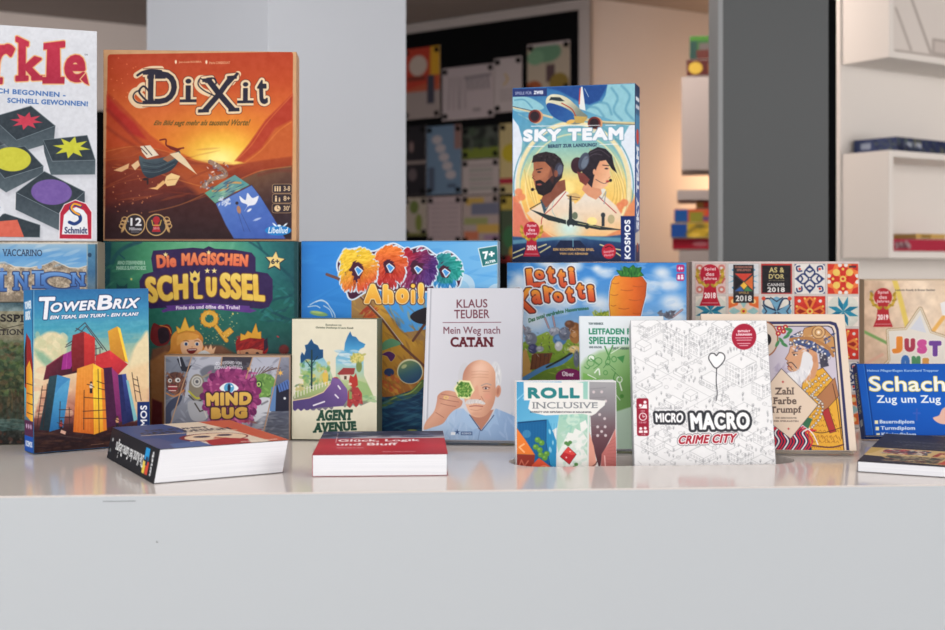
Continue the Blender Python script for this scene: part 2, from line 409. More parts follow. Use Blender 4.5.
# ---- orange desert box -----------------------------------------------------
def art_desert_game():
    A = Art(98, 46, 302, 246, (198, 156, 116))
    A.rect(105.2, 54.5, 293, 238.5, ('g', (0, 54), (0, 238), (172, 62, 36), (184, 74, 38), (206, 104, 48), (214, 112, 40), (150, 60, 34), (84, 38, 34), (58, 30, 34)), rad=3)
    A.glow(222, 152, 92, 62, (232, 160, 52), .9); A.glow(222, 158, 56, 34, (246, 214, 84), 1); A.glow(221, 160, 30, 18, (252, 236, 150), .9)
    # dunes
    A.poly([(293, 96), (293, 160), (255, 166), (236, 162), (250, 145), (266, 122)], (166, 52, 38), .9, curve=False, soft=1)
    A.poly([(293, 122), (293, 170), (262, 170), (244, 163), (262, 150), (276, 130)], (188, 92, 44), .95, soft=1.2)
    A.poly([(105.2, 92), (120, 106), (136, 122), (150, 136), (170, 150), (190, 158), (200, 164), (190, 176), (105.2, 170)], ('g', (105, 90), (195, 170), (168, 60, 36), (196, 84, 38)), .9, soft=1.2)
    A.poly([(105.2, 96), (118, 110), (134, 124), (146, 140), (128, 134), (105.2, 112)], (172, 40, 38), .8, soft=1.6)
    A.poly([(105.2, 150), (130, 146), (160, 150), (190, 160), (210, 164), (235, 166), (262, 162), (293, 158), (293, 240), (105.2, 240)], ('g', (0, 148), (0, 215), (170, 76, 38), (146, 60, 36), (84, 36, 34), (60, 30, 34)), soft=1)
    A.poly([(105.2, 162), (140, 168), (170, 172), (200, 182), (180, 192), (150, 200), (105.2, 206)], (118, 48, 36), .6, soft=4)
    A.poly([(170, 168), (200, 166), (222, 176), (250, 186), (236, 200), (200, 196)], (176, 84, 42), .8, soft=3)
    A.poly([(240, 182), (262, 172), (293, 167), (293, 239), (250, 239)], ('g', (260, 168), (285, 238), (120, 84, 60), (62, 42, 44), (44, 34, 44)), soft=.8)
    A.poly([(105.2, 214), (140, 213), (175, 206), (205, 194), (216, 205), (236, 239), (105.2, 239)], ('g', (0, 195), (0, 238), (70, 34, 34), (46, 28, 32)), soft=.8)
    A.dabs(60, (106, 150, 240, 200), [(190, 100, 50), (110, 44, 34), (150, 66, 38)], (6, 18), (.5, 1.3), (-25, 10), .3)
    A.dabs(30, (106, 58, 150, 100), [(226, 130, 80)], (.4, .8), (.4, .8), (0, 90), .7)
    A.dabs(30, (112, 170, 160, 215), [(226, 150, 100)], (.4, .8), (.4, .8), (0, 90), .7)
    for p in ([(105, 152), (135, 147), (165, 152), (200, 163), (235, 166)], [(112, 168), (150, 172), (190, 184), (214, 190)], [(236, 163), (252, 147), (268, 124), (292, 98)], [(246, 164), (262, 152), (278, 134), (292, 124)], [(150, 213), (180, 206), (206, 195)], [(240, 181), (262, 172), (292, 168)]): A.line(p, .8, (226, 140, 70), .5, curve=True, soft=.6)
    for p in ([(106, 110), (122, 126), (140, 144), (160, 156)], [(106, 128), (120, 138), (140, 150)], [(260, 176), (276, 172), (292, 172)]): A.line(p, 2.6, (120, 44, 34), .45, curve=True, soft=1.6)
    # flying barge
    A.poly([(140, 147), (150, 146), (159, 156), (147, 159), (142, 153)], (226, 214, 192)); A.line([(141, 149), (147, 155)], .8, (60, 44, 44)); A.line([(144, 147), (152, 156)], .8, (60, 44, 44))
    A.poly([(139, 157), (146, 160), (156, 159.5), (168, 157), (180, 152), (179, 162), (172, 171), (160, 176), (149, 179), (142, 172)], ('g', (150, 156), (158, 178), (76, 92, 100), (40, 52, 64)), curve=True)
    for k in range(4): A.line([(143, 163+3*k), (158, 165+2.6*k), (175, 158+2.4*k)], .5, (104, 122, 126) if k % 2 else (30, 38, 48), .8, curve=True)
    A.poly([(163, 160), (174, 152), (180, 157), (168, 163)], (180, 110, 70), .8)
    A.poly([(170, 155), (179, 153), (186, 160), (198, 175.5), (180, 163)], (228, 208, 172))
    A.line([(160, 141), (166, 140.5), (166.5, 146), (174, 150), (184, 149)], 1.5, (112, 34, 30), curve=True); A.poly([(168, 146), (180, 150), (184, 148), (178, 153), (170, 150)], (112, 34, 30))
    A.poly([(113, 171), (120, 168), (129, 164), (128, 169), (121, 172.5)], (226, 178, 128)); A.poly([(131, 166), (138, 161), (140, 166), (135, 171)], (232, 196, 150))
    A.poly([(149, 189), (156, 188), (164, 181), (166, 184), (158, 190.5)], (230, 180, 118)); A.poly([(167, 177), (172, 174), (181, 177), (176, 186), (168, 187), (165, 183)], (236, 200, 140)); A.line([(168, 181), (178, 180)], .5, (180, 130, 80))
    A.ell(146, 180, 3, 1.3, (50, 36, 40)); A.ell(148, 183, 1, 2.4, (50, 36, 40))
    # winding road that turns into a card
    pts = smooth([(211, 163), (220, 168), (227, 176), (214, 180), (205, 187)], closed=False)
    A.line(pts, 4.5, (150, 122, 104)); A.dabs(40, (208, 162, 229, 180), [(236, 224, 214), (110, 70, 60), (120, 120, 140)], (.5, 1.6), (.4, .8)); A.dabs(22, (200, 182, 214, 190), [(236, 224, 214), (80, 60, 60), (120, 120, 140)], (.5, 1.4), (.4, .8))
    A.poly([(206, 194), (222, 184), (236, 176), (251, 186), (236, 193), (217, 204.5)], ('g', (206, 194), (251, 186), (92, 160, 132), (110, 150, 150), (80, 150, 150)))
    A.line([(214, 192), (228, 190), (230, 184), (242, 184)], 2, (190, 150, 96), curve=True); A.dabs(30, (212, 182, 244, 198), [(50, 84, 120), (150, 196, 160)], (1.5, 4), (.4, .7), (-40, -15))
    A.poly([(217.5, 204.5), (253, 186.5), (262, 198), (276, 220), (287, 239), (236, 239), (228, 226)], ('g', (230, 190), (260, 239), (92, 126, 196), (74, 108, 184), (66, 96, 176)), out=[(.7, (60, 50, 70))])
    A.poly([(241, 197), (247, 201), (249, 194), (254, 199), (260, 197), (257, 205), (250, 207), (246, 212), (249, 206), (243, 203)], (222, 226, 236), curve=True); A.ell(251, 211, 2.6, 1.1, (222, 226, 236), rot=-35)
    A.dabs(26, (219, 199, 232, 206), [(206, 214, 232)], (.8, 1.8), (.6, 1)); A.ell(259, 220, 4, 1, (190, 204, 232), .8, rot=-20)
    A.ell(238.5, 204, 1.6, 1.6, (50, 44, 60)); A.ell(240.5, 210.5, 2, 4, (170, 124, 96), rot=-12); A.line([(240, 214), (246, 232)], .5, (60, 76, 130)); A.line([(243, 214), (252, 232)], .5, (60, 76, 130))
    # title
    cr, nv = (226, 202, 166), (40, 38, 54)
    ks = dict(out=[(2.9, (92, 38, 30)), (2.3, cr)])
    for pth in ([(140, 90), (133, 92), (130, 98), (134, 104), (140, 106), (152, 104)], [(147, 92), (142, 86), (137, 92), (142, 98), (148, 104)], [(135, 76), (142, 72), (150, 70), (160, 70)], [(205, 80), (199, 80), (197, 86), (202, 92), (212, 96)], [(232, 84), (238, 76)]):
        A.line(pth, 6.2, cr, curve=True, part='title')
    A.text('D', [(147, 72), (177, 72), (176, 105), (147, 105)], nv, .7, serif=.16, **ks)
    A.text('i', [(185, 80), (191, 80), (191, 103.5), (185, 103.5)], nv, .7, serif=.22, **ks)
    A.text('X', [(203, 80), (236, 77), (238, 113), (200, 114)], nv, .6, serif=.05, **ks)
    A.text('i', [(243, 84), (248.5, 84), (248.5, 105), (243, 105)], nv, .7, serif=.22, **ks)
    A.text('t', [(257, 82), (267, 82), (268.5, 106), (258, 106)], nv, 1., **ks)
    for pth, w in (([(139, 91), (134, 93), (132, 98), (136, 103), (143, 104), (153, 103)], 1.4), ([(148, 92), (142.5, 87), (138, 92), (142, 98), (149, 104)], 1.9), ([(136, 76), (142, 72.5), (150, 71), (160, 72)], 2.4), ([(206, 84), (200, 80), (198, 86), (204, 92), (216, 98)], 1.3), ([(207, 80), (214, 80), (216, 85), (211, 86)], 1.7), ([(228, 86), (237, 76)], 3)):
        A.line(pth, w, nv, curve=True, part='title')
    A.line([(153.5, 76), (153.5, 101)], .8, cr, part='title')
    A.text('Ein Bild sagt mehr als tausend Worte!', [(154, 121.5), (250, 121), (250, 129), (154, 127.5)], (72, 72, 34), .12, shear=3, part='subtitle')
    A.text('Jean-Louis ROUBIRA', (178, 62.2, 201, 64.6), (236, 200, 160)); A.text('Marie CARDOUAT', (209, 63.2, 230, 65.6), (236, 200, 160))
    A.ell(175, 63, 1, 1.9, (240, 220, 190)); A.ell(206, 63.6, 1, 1.9, (240, 220, 190))
    # badges
    for cx in (135.5, 157.5):
        A.ell(cx, 225.5, 10.8, 11, (206, 168, 112), part='award_seal'); A.ell(cx, 225.5, 9.7, 9.9, (46, 40, 46), part='award_seal')
    for sg, cx in ((-1, 124), (1, 169)):
        for k in range(3): A.ell(cx+sg*(k-1)*1.2, 220+k*3.3, 2.8, 2.3, (206, 168, 112), ring=.9, part='award_seal')
        A.ell(cx, 229, 1.5, 4.5, (196, 158, 104), rot=sg*-25, part='award_seal')
    A.text('12', (131, 218.5, 142.5, 226.5), (236, 236, 240), .5, part='award_seal'); A.text('+', (127.5, 221, 129.6, 223), (220, 220, 224), part='award_seal')
    A.text('Millionen', (130, 228, 142.5, 231), (226, 226, 232), .15, part='award_seal'); A.line([(132, 232.6), (140, 232.6)], .6, (150, 150, 156), part='award_seal')
    A.ell(157.5, 220.5, 3.6, 3.6, (176, 44, 54), part='award_seal'); A.poly([(155.5, 224), (159.5, 224), (162, 232.5), (153, 232.5)], (176, 44, 54), part='award_seal'); A.line([(152.8, 221), (154, 226), (161, 226), (162.4, 221)], 1, (200, 166, 80), part='award_seal')
    A.text('2010', (154.5, 228, 160.5, 230), (240, 220, 220), part='award_seal')
    for j, t in enumerate(('3-8', '8+', "30'")):
        y = 185.5+j*9.7
        A.rect(274, y, 293, y+8.6, (52, 42, 48), rad=2, out=[(.4, (196, 160, 116))], part='player_badge')
        A.text(t, (285, y+1.8, 291.5, y+6.6), (226, 196, 154), .15, part='player_badge')
        if j == 0:
            for k in range(3): A.ell(276.6+2.4*k, y+2.6, .8, .8, (226, 196, 154)); A.rect(275.9+2.4*k, y+3.4, 277.3+2.4*k, y+7, (226, 196, 154))
        elif j == 1:
            A.ell(277.5, y+2.4, .9, .9, (226, 196, 154)); A.rect(276.6, y+3.4, 278.4, y+7.4, (226, 196, 154)); A.ell(281, y+4, .7, .7, (226, 196, 154)); A.rect(280.3, y+4.8, 281.7, y+7.4, (226, 196, 154))
        else: A.ell(279, y+4.4, 3.1, 3.1, (226, 196, 154)); A.line([(279, y+2.2), (279, y+4.4), (280.8, y+5)], .5, (52, 42, 48))
    A.ell(280, 231, 12.3, 4.7, (30, 120, 196), part='publisher_logo'); A.ell(280, 231, 12, 4.4, (44, 138, 208), ring=.7, part='publisher_logo')
    A.text('Libellud', (270.5, 227.8, 289.5, 233.8), (236, 242, 248), .2, shear=1, part='publisher_logo')
    A.ell(281, 226.3, 1.8, 1.1, (222, 236, 246)); A.ell(276.5, 225.5, 2.6, .8, (222, 236, 246), rot=40); A.ell(287, 225.5, 2.6, .8, (222, 236, 246), rot=-40)
    A.noise(5, .03, seed=9)
    return A

# ---- long stone and sky box lying on its back ----------------------------
def art_stone_game():
    A = Art(-122, 236, 102, 308, (160, 146, 128))
    A.noise(4, .28, seed=3, tint=(1, .97, .9)); A.noise(1.2, .16, seed=5)
    sky = ('g', (0, 242), (0, 268), (150, 180, 200), (92, 150, 200), (120, 168, 206))
    A.poly([(-122, 242), (88, 242), (88, 265), (80, 267.5), (70, 267), (62, 263), (54, 259.5), (44, 264), (30, 267), (14, 266), (4, 261), (-8, 262), (-30, 267), (-60, 266), (-122, 262)], sky, out=[(1, (206, 198, 182))])
    A.dabs(70, (-100, 243, 86, 264), [(190, 206, 214), (120, 168, 206), (86, 142, 196)], (4, 10), (.8, 2), (-25, -5), .35)
    A.rect(88.5, 242, 99, 303, ('g', (0, 242), (0, 303), (70, 134, 172), (44, 96, 140), (110, 124, 130)), .85, soft=1.2); A.ell(91, 254, 2, 2.4, (38, 66, 92)); A.line([(97.8, 242), (97.8, 303)], 2, (52, 62, 66), .7)
    A.text('VACCARINO', [(2, 247.8), (42, 248.6), (42, 255.2), (2, 255.2)], (44, 58, 84), .12, serif=.1, part='designer_name'); A.text('DONALD X.', (-50, 248.6, -4, 255.2), (44, 58, 84), .12, serif=.1, part='designer_name')
    bl = ('g', (0, 268), (0, 294), (120, 164, 214), (76, 120, 184), (60, 98, 160)); ou = [(1.1, (48, 66, 108))]
    A.text('DOM', (-96, 268, -26, 293), bl, .6, serif=.1, out=ou)
    A.text('I', (-2, 272, 2.5, 292), bl, .7, serif=.2, out=ou); A.text('N', (14, 272, 27, 291), bl, .8, serif=.12, out=ou)
    A.ell(1, 269.5, 2, 2, (96, 130, 186), part='title')
    A.ell(60, 283, 19, 8.5, (48, 66, 108), rot=8, ring=5.4, part='title'); A.ell(60, 283, 19, 8.5, bl, rot=8, ring=3.6, part='title')
    A.text('I', (35, 271, 40, 289), bl, .7, serif=.2, out=ou); A.ell(39.5, 266.5, 2.4, 2.4, bl, part='title')
    A.text('N', (73, 273, 85, 287), bl, .6, serif=.12, out=ou)
    A.rect(-122, 296.5, 88, 303, (118, 106, 92), .6, soft=1); A.line([(-122, 241.6), (100, 241.6)], 1.6, (200, 196, 186), .8)
    return A

def art_forest_game():
    A = Art(-122, 300, 102, 456, (120, 122, 104))
    A.rect(-122, 300, 100, 312, ('g', (0, 303), (0, 312), (74, 100, 112), (120, 140, 142)))
    A.rect(-122, 312, 100, 342, (138, 134, 112)); A.noise(6, .14, (-122, 300, 102, 345), seed=2)
    A.text('GROSSSPIELE', [(-38, 313.8), (44, 316), (44, 324), (-38, 321.8)], (34, 32, 36), .3, serif=.1)
    A.line([(-60, 324), (-6, 326), (3, 330), (20, 326), (60, 324)], .7, (60, 54, 46))
    A.text('EDITION', (-14, 330.5, 22, 336.5), (44, 40, 42), .2, serif=.1, part='subtitle')
    A.rect(-122, 342, 100, 451, ('g', (0, 340), (0, 451), (110, 116, 92), (60, 80, 54), (66, 62, 42), (48, 58, 50), (36, 34, 34)), soft=2)
    A.dabs(520, (-100, 344, 30, 400), [(54, 78, 48), (84, 104, 60), (40, 58, 42), (110, 112, 70), (94, 74, 54)], (1.5, 5), (1, 3), (-40, 40), .55)
    A.dabs(260, (-100, 395, 30, 425), [(84, 64, 44), (56, 48, 36), (110, 90, 60), (44, 56, 42)], (.8, 2), (3, 7), (-10, 10), .5)
    A.dabs(120, (-100, 424, 30, 436), [(70, 98, 96), (92, 116, 110), (50, 76, 74)], (4, 9), (.8, 1.6), (-8, 8), .6)
    A.dabs(60, (-100, 436, 30, 448), [(84, 48, 38), (110, 90, 76), (40, 36, 34)], (1, 3), (1, 2.4), (0, 90), .6)
    A.noise(3, .1, seed=8)
    return A

# ---- towers of coloured blocks ---------------------------------------------
def art_blocks_game():
    A = Art(28, 286, 156, 460, (40, 110, 165))
    A.rect(28, 286, 156, 460, ('g', (0, 288), (0, 455), (44, 104, 160), (58, 136, 182), (78, 160, 184), (150, 180, 160), (222, 204, 168), (214, 170, 136), (150, 84, 76), (60, 36, 40), (44, 30, 36)))
    A.dabs(60, (34, 322, 150, 345), [(60, 150, 180), (90, 170, 190)], (6, 16), (1, 3), (-12, 5), .3)
    A.poly([(34, 370), (34, 345), (40, 338), (50, 333), (62, 336), (67, 345), (66, 356), (58, 364), (50, 366), (46, 376), (34, 420)], (222, 212, 176), curve=True, soft=1.4)
    A.dabs(40, (36, 335, 66, 362), [(232, 222, 186), (206, 198, 158), (196, 200, 160)], (3, 6), (2, 4), (0, 90), .5)
    A.poly([(34, 350), (44, 354), (54, 364), (50, 372), (38, 360)], (110, 166, 142), .7, soft=2)
    A.poly([(150, 337), (142, 342), (135, 352), (131, 366), (128, 380), (150, 390)], (228, 214, 174), curve=True, soft=1.6)
    A.poly([(128, 372), (150, 366), (150, 425), (126, 424)], (230, 200, 156), .85, soft=3)
    A.dabs(50, (36, 370, 70, 420), [(232, 206, 170), (214, 160, 130)], (4, 8), (2, 4), (-20, 20), .3)
    A.poly([(28, 430), (40, 428), (150, 424), (150, 460), (28, 460)], ('g', (0, 424), (0, 456), (74, 36, 40), (44, 30, 36), (56, 38, 38)), soft=2)
    A.dabs(160, (36, 434, 145, 455), [(64, 40, 40), (38, 28, 34), (84, 56, 46)], (2, 7), (.5, 1.4), (-12, 6), .5)
    g = (70, 66, 76)
    for p in ([(76, 333), (86, 324.5), (108, 354)], [(80, 336), (87, 328), (104, 352)], [(67, 347), (77, 340)], [(66, 349), (76, 345)], [(93, 343), (93, 370)], [(97, 348), (97, 366)], [(101, 352), (101, 366)], [(93, 352), (103, 350)], [(93, 358), (103, 357)], [(93, 364), (103, 364)], [(77, 330), (88, 336)], [(90, 336), (96, 348)]): A.line(p, .9, g)
    # columns
    A.poly([(47, 368), (64, 356.5), (78, 360), (78, 375), (58, 379), (44, 382)], ('g', (46, 360), (70, 380), (112, 40, 58), (60, 26, 42)))
    A.line([(47, 368), (64, 356.5)], .8, (160, 70, 90)); A.poly([(64, 356.5), (73, 352.5), (74, 366), (71, 371), (62, 372)], (152, 46, 132)); A.line([(68, 355), (67, 371)], .5, (180, 80, 156))
    A.poly([(73.5, 337), (85, 333.5), (86, 371), (73, 374), (72, 350)], ('g', (74, 336), (84, 372), (142, 40, 46), (104, 30, 38))); A.poly([(85, 333.5), (96, 340), (96, 372), (85, 372)], ('g', (85, 336), (94, 372), (206, 62, 58), (170, 38, 44)))
    A.poly([(50, 378.5), (58, 377), (52, 433), (40, 432)], ('g', (50, 378), (46, 432), (44, 72, 84), (30, 44, 52))); A.poly([(58, 377), (71, 381), (64, 430), (50, 434)], ('g', (58, 378), (60, 432), (92, 164, 206), (66, 142, 190), (40, 104, 160))); A.poly([(58, 377), (71, 381), (62, 388), (56, 396)], (60, 130, 186), .8)
    A.poly([(109, 333.5), (118.6, 328.8), (128, 365), (121, 364), (111.5, 356)], ('g', (110, 334), (124, 364), (216, 156, 56), (188, 126, 44))); A.poly([(118.6, 328.8), (121.6, 331), (129.5, 366), (126.5, 364)], (248, 206, 70))
    A.poly([(97, 358), (110.5, 353), (116, 372), (100, 374), (96, 366)], (196, 52, 58)); A.poly([(110.5, 353), (129, 367.5), (118, 379), (113, 372)], ('g', (112, 354), (122, 378), (224, 60, 66), (168, 40, 54)))
    A.poly([(104, 371), (113, 370), (119, 428), (107, 431)], (66, 28, 62)); A.poly([(112.5, 370.5), (119, 377), (123, 424), (118, 428)], ('g', (113, 372), (121, 426), (150, 56, 116), (104, 36, 92)))
    A.poly([(119, 378), (127, 377), (135, 424), (123, 428)], ('g', (120, 378), (130, 426), (58, 76, 150), (28, 36, 84))); A.poly([(119, 378), (123, 377.5), (128, 426), (123, 428)], (34, 40, 92)); A.poly([(127, 383), (129.5, 384), (138, 423), (134.5, 425)], (124, 186, 196))
    A.poly([(78, 371), (94, 366), (94.5, 437), (74, 434.5)], ('g', (80, 368), (84, 436), (226, 150, 60), (220, 128, 46), (206, 104, 40))); A.poly([(94, 366), (104.5, 372), (107.5, 433), (94.5, 437.5)], ('g', (96, 368), (104, 434), (244, 196, 60), (244, 206, 58), (236, 160, 48)))
    A.poly([(102, 372), (104.5, 372), (107.5, 433), (104, 434)], (220, 120, 44), .9)
    for k in range(5): A.line([(96+k*1.5, 372+k), (96.4+k*1.7, 434)], .35, (210, 150, 40), .6)
    for k in range(5): A.line([(80+k*2.8, 372), (77.5+k*3.2, 434)], .35, (236, 160, 80), .5)
    br = (56, 38, 36)
    for p in ([(43, 388), (38, 428)], [(48, 386), (44, 430)], [(42, 392), (48, 392)], [(41, 400), (47, 400)], [(40, 408), (46, 408)], [(39, 416), (45, 416)],
              [(133, 376), (137, 405)], [(138, 380), (142, 404)], [(134, 382), (139, 384)], [(135, 388), (140, 390)], [(136, 394), (141, 396)],
              [(85, 393), (84.5, 432)], [(85, 400), (106, 402)], [(84, 414), (107, 413)], [(84, 421), (107, 421.5)], [(99, 372), (100, 436)], [(98, 384), (106, 387)], [(99, 391), (106, 393)],
              [(61, 404), (60, 430)], [(70, 410), (70.5, 432)], [(60, 412), (72, 412)], [(60, 420), (72, 420)], [(60, 427), (72, 427)]): A.line(p, .75, br, .9)
    for x, y, c in ((92, 390, (210, 200, 190)), (62, 428, (150, 60, 60)), (118, 425, (200, 150, 110))):
        A.ell(x, y-4.6, 1.2, 1.3, (70, 50, 44)); A.ell(x, y-1.2, 1.7, 2.6, c); A.rect(x-1.3, y+1, x+1.3, y+6, (40, 32, 40)); A.line([(x-4, y-3), (x, y-2), (x+3, y)], .7, (60, 44, 40))
    A.line([(62, 438), (82, 441), (84, 437)], .9, (70, 56, 56)); A.line([(92, 447.5), (104, 446.5)], .5, (150, 110, 90)); A.poly([(62, 432), (67, 434), (66, 437), (61, 435)], (214, 170, 150))
    A.line([(34, 288), (34.3, 456)], .8, (150, 190, 214), .6)
    wt = (234, 236, 244); ko = dict(out=[(.9, (30, 66, 112))], shear=2)
    A.text('T', [(38.5, 297.2), (55, 297.2), (55, 320.5), (38.5, 320.5)], wt, .9, **ko); A.text('OWER', [(51, 303.5), (98, 301), (98, 311.5), (51, 313.5)], wt, .75, **ko)
    A.text('B', [(99.5, 296.5), (115, 296.2), (114, 311.5), (99, 312)], wt, 1, **ko); A.text('RIX', [(115.5, 300.5), (141, 300), (139.5, 310.5), (114.5, 311)], wt, .75, **ko)
    A.text('EIN TEAM, EIN TURM - EIN PLAN?', [(51, 316.6), (140, 314.6), (139.5, 318.8), (50.5, 321)], (238, 240, 246), .35, out=[(.5, (40, 80, 126))], shear=.9, part='subtitle')
    A.rect(138, 405.5, 151, 456, (24, 46, 104), part='publisher_logo'); A.text('KOSMOS', [(141, 451), (141, 409), (147.8, 409), (147.8, 451)], (240, 242, 248), .35, part='publisher_logo')
    A.noise(2.5, .03, seed=1)
    return A
def art_blocks_spine():
    A = Art(0, 0, 20, 166, (44, 120, 176), S=5)
    A.rect(0, 0, 20, 166, ('g', (0, 0), (0, 166), (40, 112, 170), (62, 150, 196), (90, 160, 180), (60, 40, 60)))
    A.text('TOWER', [(2.5, 12), (18, 10), (18, 19), (2.5, 20)], (225, 235, 244), .5); A.text('BRIX', [(4, 22), (16, 20.5), (16, 30), (4, 31)], (225, 235, 244), .5)
    A.poly([(2, 60), (6, 44), (16, 52), (20, 76), (20, 110), (1, 100)], (150, 40, 44)); A.poly([(1, 64), (6, 46), (6, 98), (1, 96)], (70, 28, 40)); A.poly([(5, 80), (13, 72), (19, 84), (20, 136), (4, 130)], ('g', (4, 80), (18, 80), (220, 130, 46), (244, 190, 60)))
    for y in (96, 106, 116, 126): A.line([(6, y), (20, y+1)], .8, (60, 40, 40))
    A.rect(0, 134, 20, 150, (84, 44, 76)); [A.ell(5+5*k, 140, 1.6, 2.6, (190, 160, 190)) for k in range(3)]
    A.rect(0, 150, 20, 166, (30, 84, 176), part='publisher_logo'); A.text('KOSMOS', (2.5, 155, 18, 161), (236, 240, 248), .3, part='publisher_logo')
    return A

# ---- green fairy tale box -----------------------------------------------------
def art_key_game():
    A = Art(98, 237, 302, 440, (50, 120, 100))
    A.rect(98, 237, 302, 440, ('g', (103, 0), (298, 0), (36, 88, 84), (60, 134, 98), (84, 160, 122), (70, 146, 120), (42, 118, 116), (26, 78, 88)))
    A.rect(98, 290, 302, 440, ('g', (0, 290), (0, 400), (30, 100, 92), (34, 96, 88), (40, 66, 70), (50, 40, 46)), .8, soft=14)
    A.glow(205, 262, 80, 50, (118, 190, 140), .6)
    for x in (190, 212, 234): A.line([(x, 240), (x-6, 262)], 3, (140, 196, 160), .25, soft=1.6)
    A.poly([(103, 240), (111, 241), (110, 262), (109, 292), (114, 320), (103, 330)], (28, 72, 84), soft=.8); A.line([(110, 266), (116, 254), (126, 246), (140, 241)], 4, (34, 84, 90), curve=True, soft=.8); A.line([(118, 253), (124, 258)], 1.6, (34, 84, 90))
    for p in ([(250, 241), (264, 251), (284, 270), (296, 280)], [(276, 262), (290, 276), (297, 292)], [(262, 312), (274, 300), (290, 296), (298, 288)], [(268, 306), (276, 314), (292, 320)], [(258, 241), (262, 248)]): A.line(p, 2.2, (24, 74, 86), .8, curve=True, soft=.7)
    A.dabs(50, (262, 280, 297, 322), [(30, 84, 94), (48, 128, 128), (26, 70, 84)], (2, 6), (.6, 1.6), (-50, 50), .5)
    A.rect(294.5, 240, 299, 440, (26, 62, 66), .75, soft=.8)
    A.dabs(40, (104, 262, 150, 300), [(70, 146, 110), (46, 112, 92), (38, 96, 92)], (2, 7), (1, 2), (-40, 20), .4)
    for x, y in ((103.6, 270), (131, 279), (233, 314)): A.ell(x, y, .9, 1.1, (214, 206, 120))
    A.poly([(116, 290), (116, 283), (119, 286), (124, 286), (127, 283), (127, 290)], (30, 72, 78))
    A.text('ARNO STEINWENDER &', (117, 260.4, 145, 264.2), (196, 226, 206), .1, part='designer_name'); A.text('MARKUS SLAWITSCHECK', (116, 265.6, 146, 269.6), (196, 226, 206), .1, part='designer_name')
    A.poly([(153, 250), (175, 248.5), (193, 247), (204, 248), (209, 245.5), (215, 248), (235, 249), (252, 252), (256, 257), (256, 271), (268, 273), (273, 279), (273, 299), (269, 307), (262, 309), (240, 307), (205, 305.5), (165, 308), (150, 309), (143, 303), (140, 292), (139, 281), (143, 274), (153, 271.5), (151, 258)], (52, 36, 82), part='title')
    org = ('g', (0, 250), (0, 268), (240, 150, 96), (216, 96, 70)); yel = ('g', (0, 270), (0, 303), (242, 218, 120), (226, 184, 74), (236, 204, 96))
    A.text('Die', [(156, 254.5), (176, 253.5), (176.5, 266.5), (157, 268)], org, 1.1, out=[(.8, (90, 40, 60))])
    A.text('MAGISCHEN', [(181.5, 252.5), (249, 254), (248, 266.5), (181.5, 265.5)], org, 1.1, out=[(.8, (90, 40, 60))], arc=1.2)
    A.text('SCH', [(144, 277), (188, 273), (188.5, 299), (148, 303.5)], yel, 1.9, out=[(.9, (110, 70, 50))])
    A.text('SSEL', [(220, 272), (264.5, 274), (265.5, 302), (220, 298)], yel, 1.9, out=[(.9, (110, 70, 50))])
    A.text('U', [(206, 276.5), (217, 277), (217, 297), (206.5, 297)], yel, 2, out=[(.9, (110, 70, 50))])
    A.star(207.5, 270.5, 3, 1.3, 5, (246, 226, 150), part='title'); A.star(214.5, 270.5, 3, 1.3, 5, (246, 226, 150), part='title'); A.star(209, 251.8, 2.5, 1.1, 5, (246, 226, 150), part='title'); A.star(165.5, 254, 2.6, 1.2, 5, (246, 226, 150), part='title')
    A.line([(195.5, 283), (195.8, 297), (202, 297)], 4.8, (110, 70, 50), part='title'); A.line([(195.5, 283), (195.8, 297), (201, 297)], 4, yel, part='title')
    A.poly([(190, 271), (192.5, 273.5), (195, 270), (197.5, 273.5), (200, 271), (199.5, 277), (190.5, 277)], yel, part='title'); A.ell(195, 278.7, 5, 4.6, yel, part='title'); A.ell(195, 278.7, 1.9, 1.9, (52, 36, 62), part='title')
    A.poly([(161, 311), (167, 308), (166, 306), (205, 303.2), (250, 306), (250, 308), (257, 311), (250, 313), (205, 308.6), (168, 311.5), (163, 313)], (96, 60, 140), part='subtitle')
    A.text('Finde sie und öffne die Truhe!', [(176, 306.2), (240, 305.6), (240, 309.6), (176, 310)], (240, 234, 246), .25, arc=.8, part='subtitle')
    A.star(275.5, 261, 11, 5.4, 5, (36, 40, 56), rot=-84, part='age_badge'); A.star(275.5, 260.5, 9.7, 4.7, 5, (228, 204, 132), rot=-84, part='age_badge'); A.text('6+', (271.6, 258.2, 279.8, 263.6), (40, 40, 56), .3, part='age_badge')
    gd, gd2 = (226, 172, 66), (176, 118, 40)
    A.line([(214, 324), (226.5, 341)], 4.4, gd2); A.line([(214, 324), (226.5, 341)], 3.2, gd); A.poly([(222, 334), (230, 328), (233.5, 332), (226.5, 338)], gd, out=[(.5, gd2)])
    for k in range(12): A.ell(209.5+8*math.cos(k*.524), 319+7.6*math.sin(k*.524), 2, 2, gd2)
    A.ell(209.5, 319, 6.6, 6.2, gd, ring=4.2); A.dabs(60, (200, 312, 238, 346), [(250, 226, 140)], (.3, .6), (.3, .6), (0, 90), .7)
    # princess and prince peeping up
    A.poly([(153, 324), (160, 326), (168, 325), (172, 332), (168, 344), (160, 347), (154, 345), (150, 338)], (112, 34, 38), curve=True); A.poly([(158, 330), (167, 329), (169, 340), (160, 344)], (44, 30, 40), curve=True); A.line([(160, 326), (168, 328), (171, 334)], 1, (200, 120, 50), curve=True)
    A.poly([(150, 362), (152, 350), (168, 345), (200, 345), (222, 346), (238, 356), (240, 440), (150, 440)], (120, 80, 60), soft=1.5)
    hair = ('g', (172, 330), (200, 360), (222, 152, 64), (198, 122, 54))
    A.poly([(170, 350), (171, 338), (177, 331), (187, 329), (197, 331), (203, 338), (203, 346), (207, 356), (170, 358), (166, 355)], hair, curve=True)
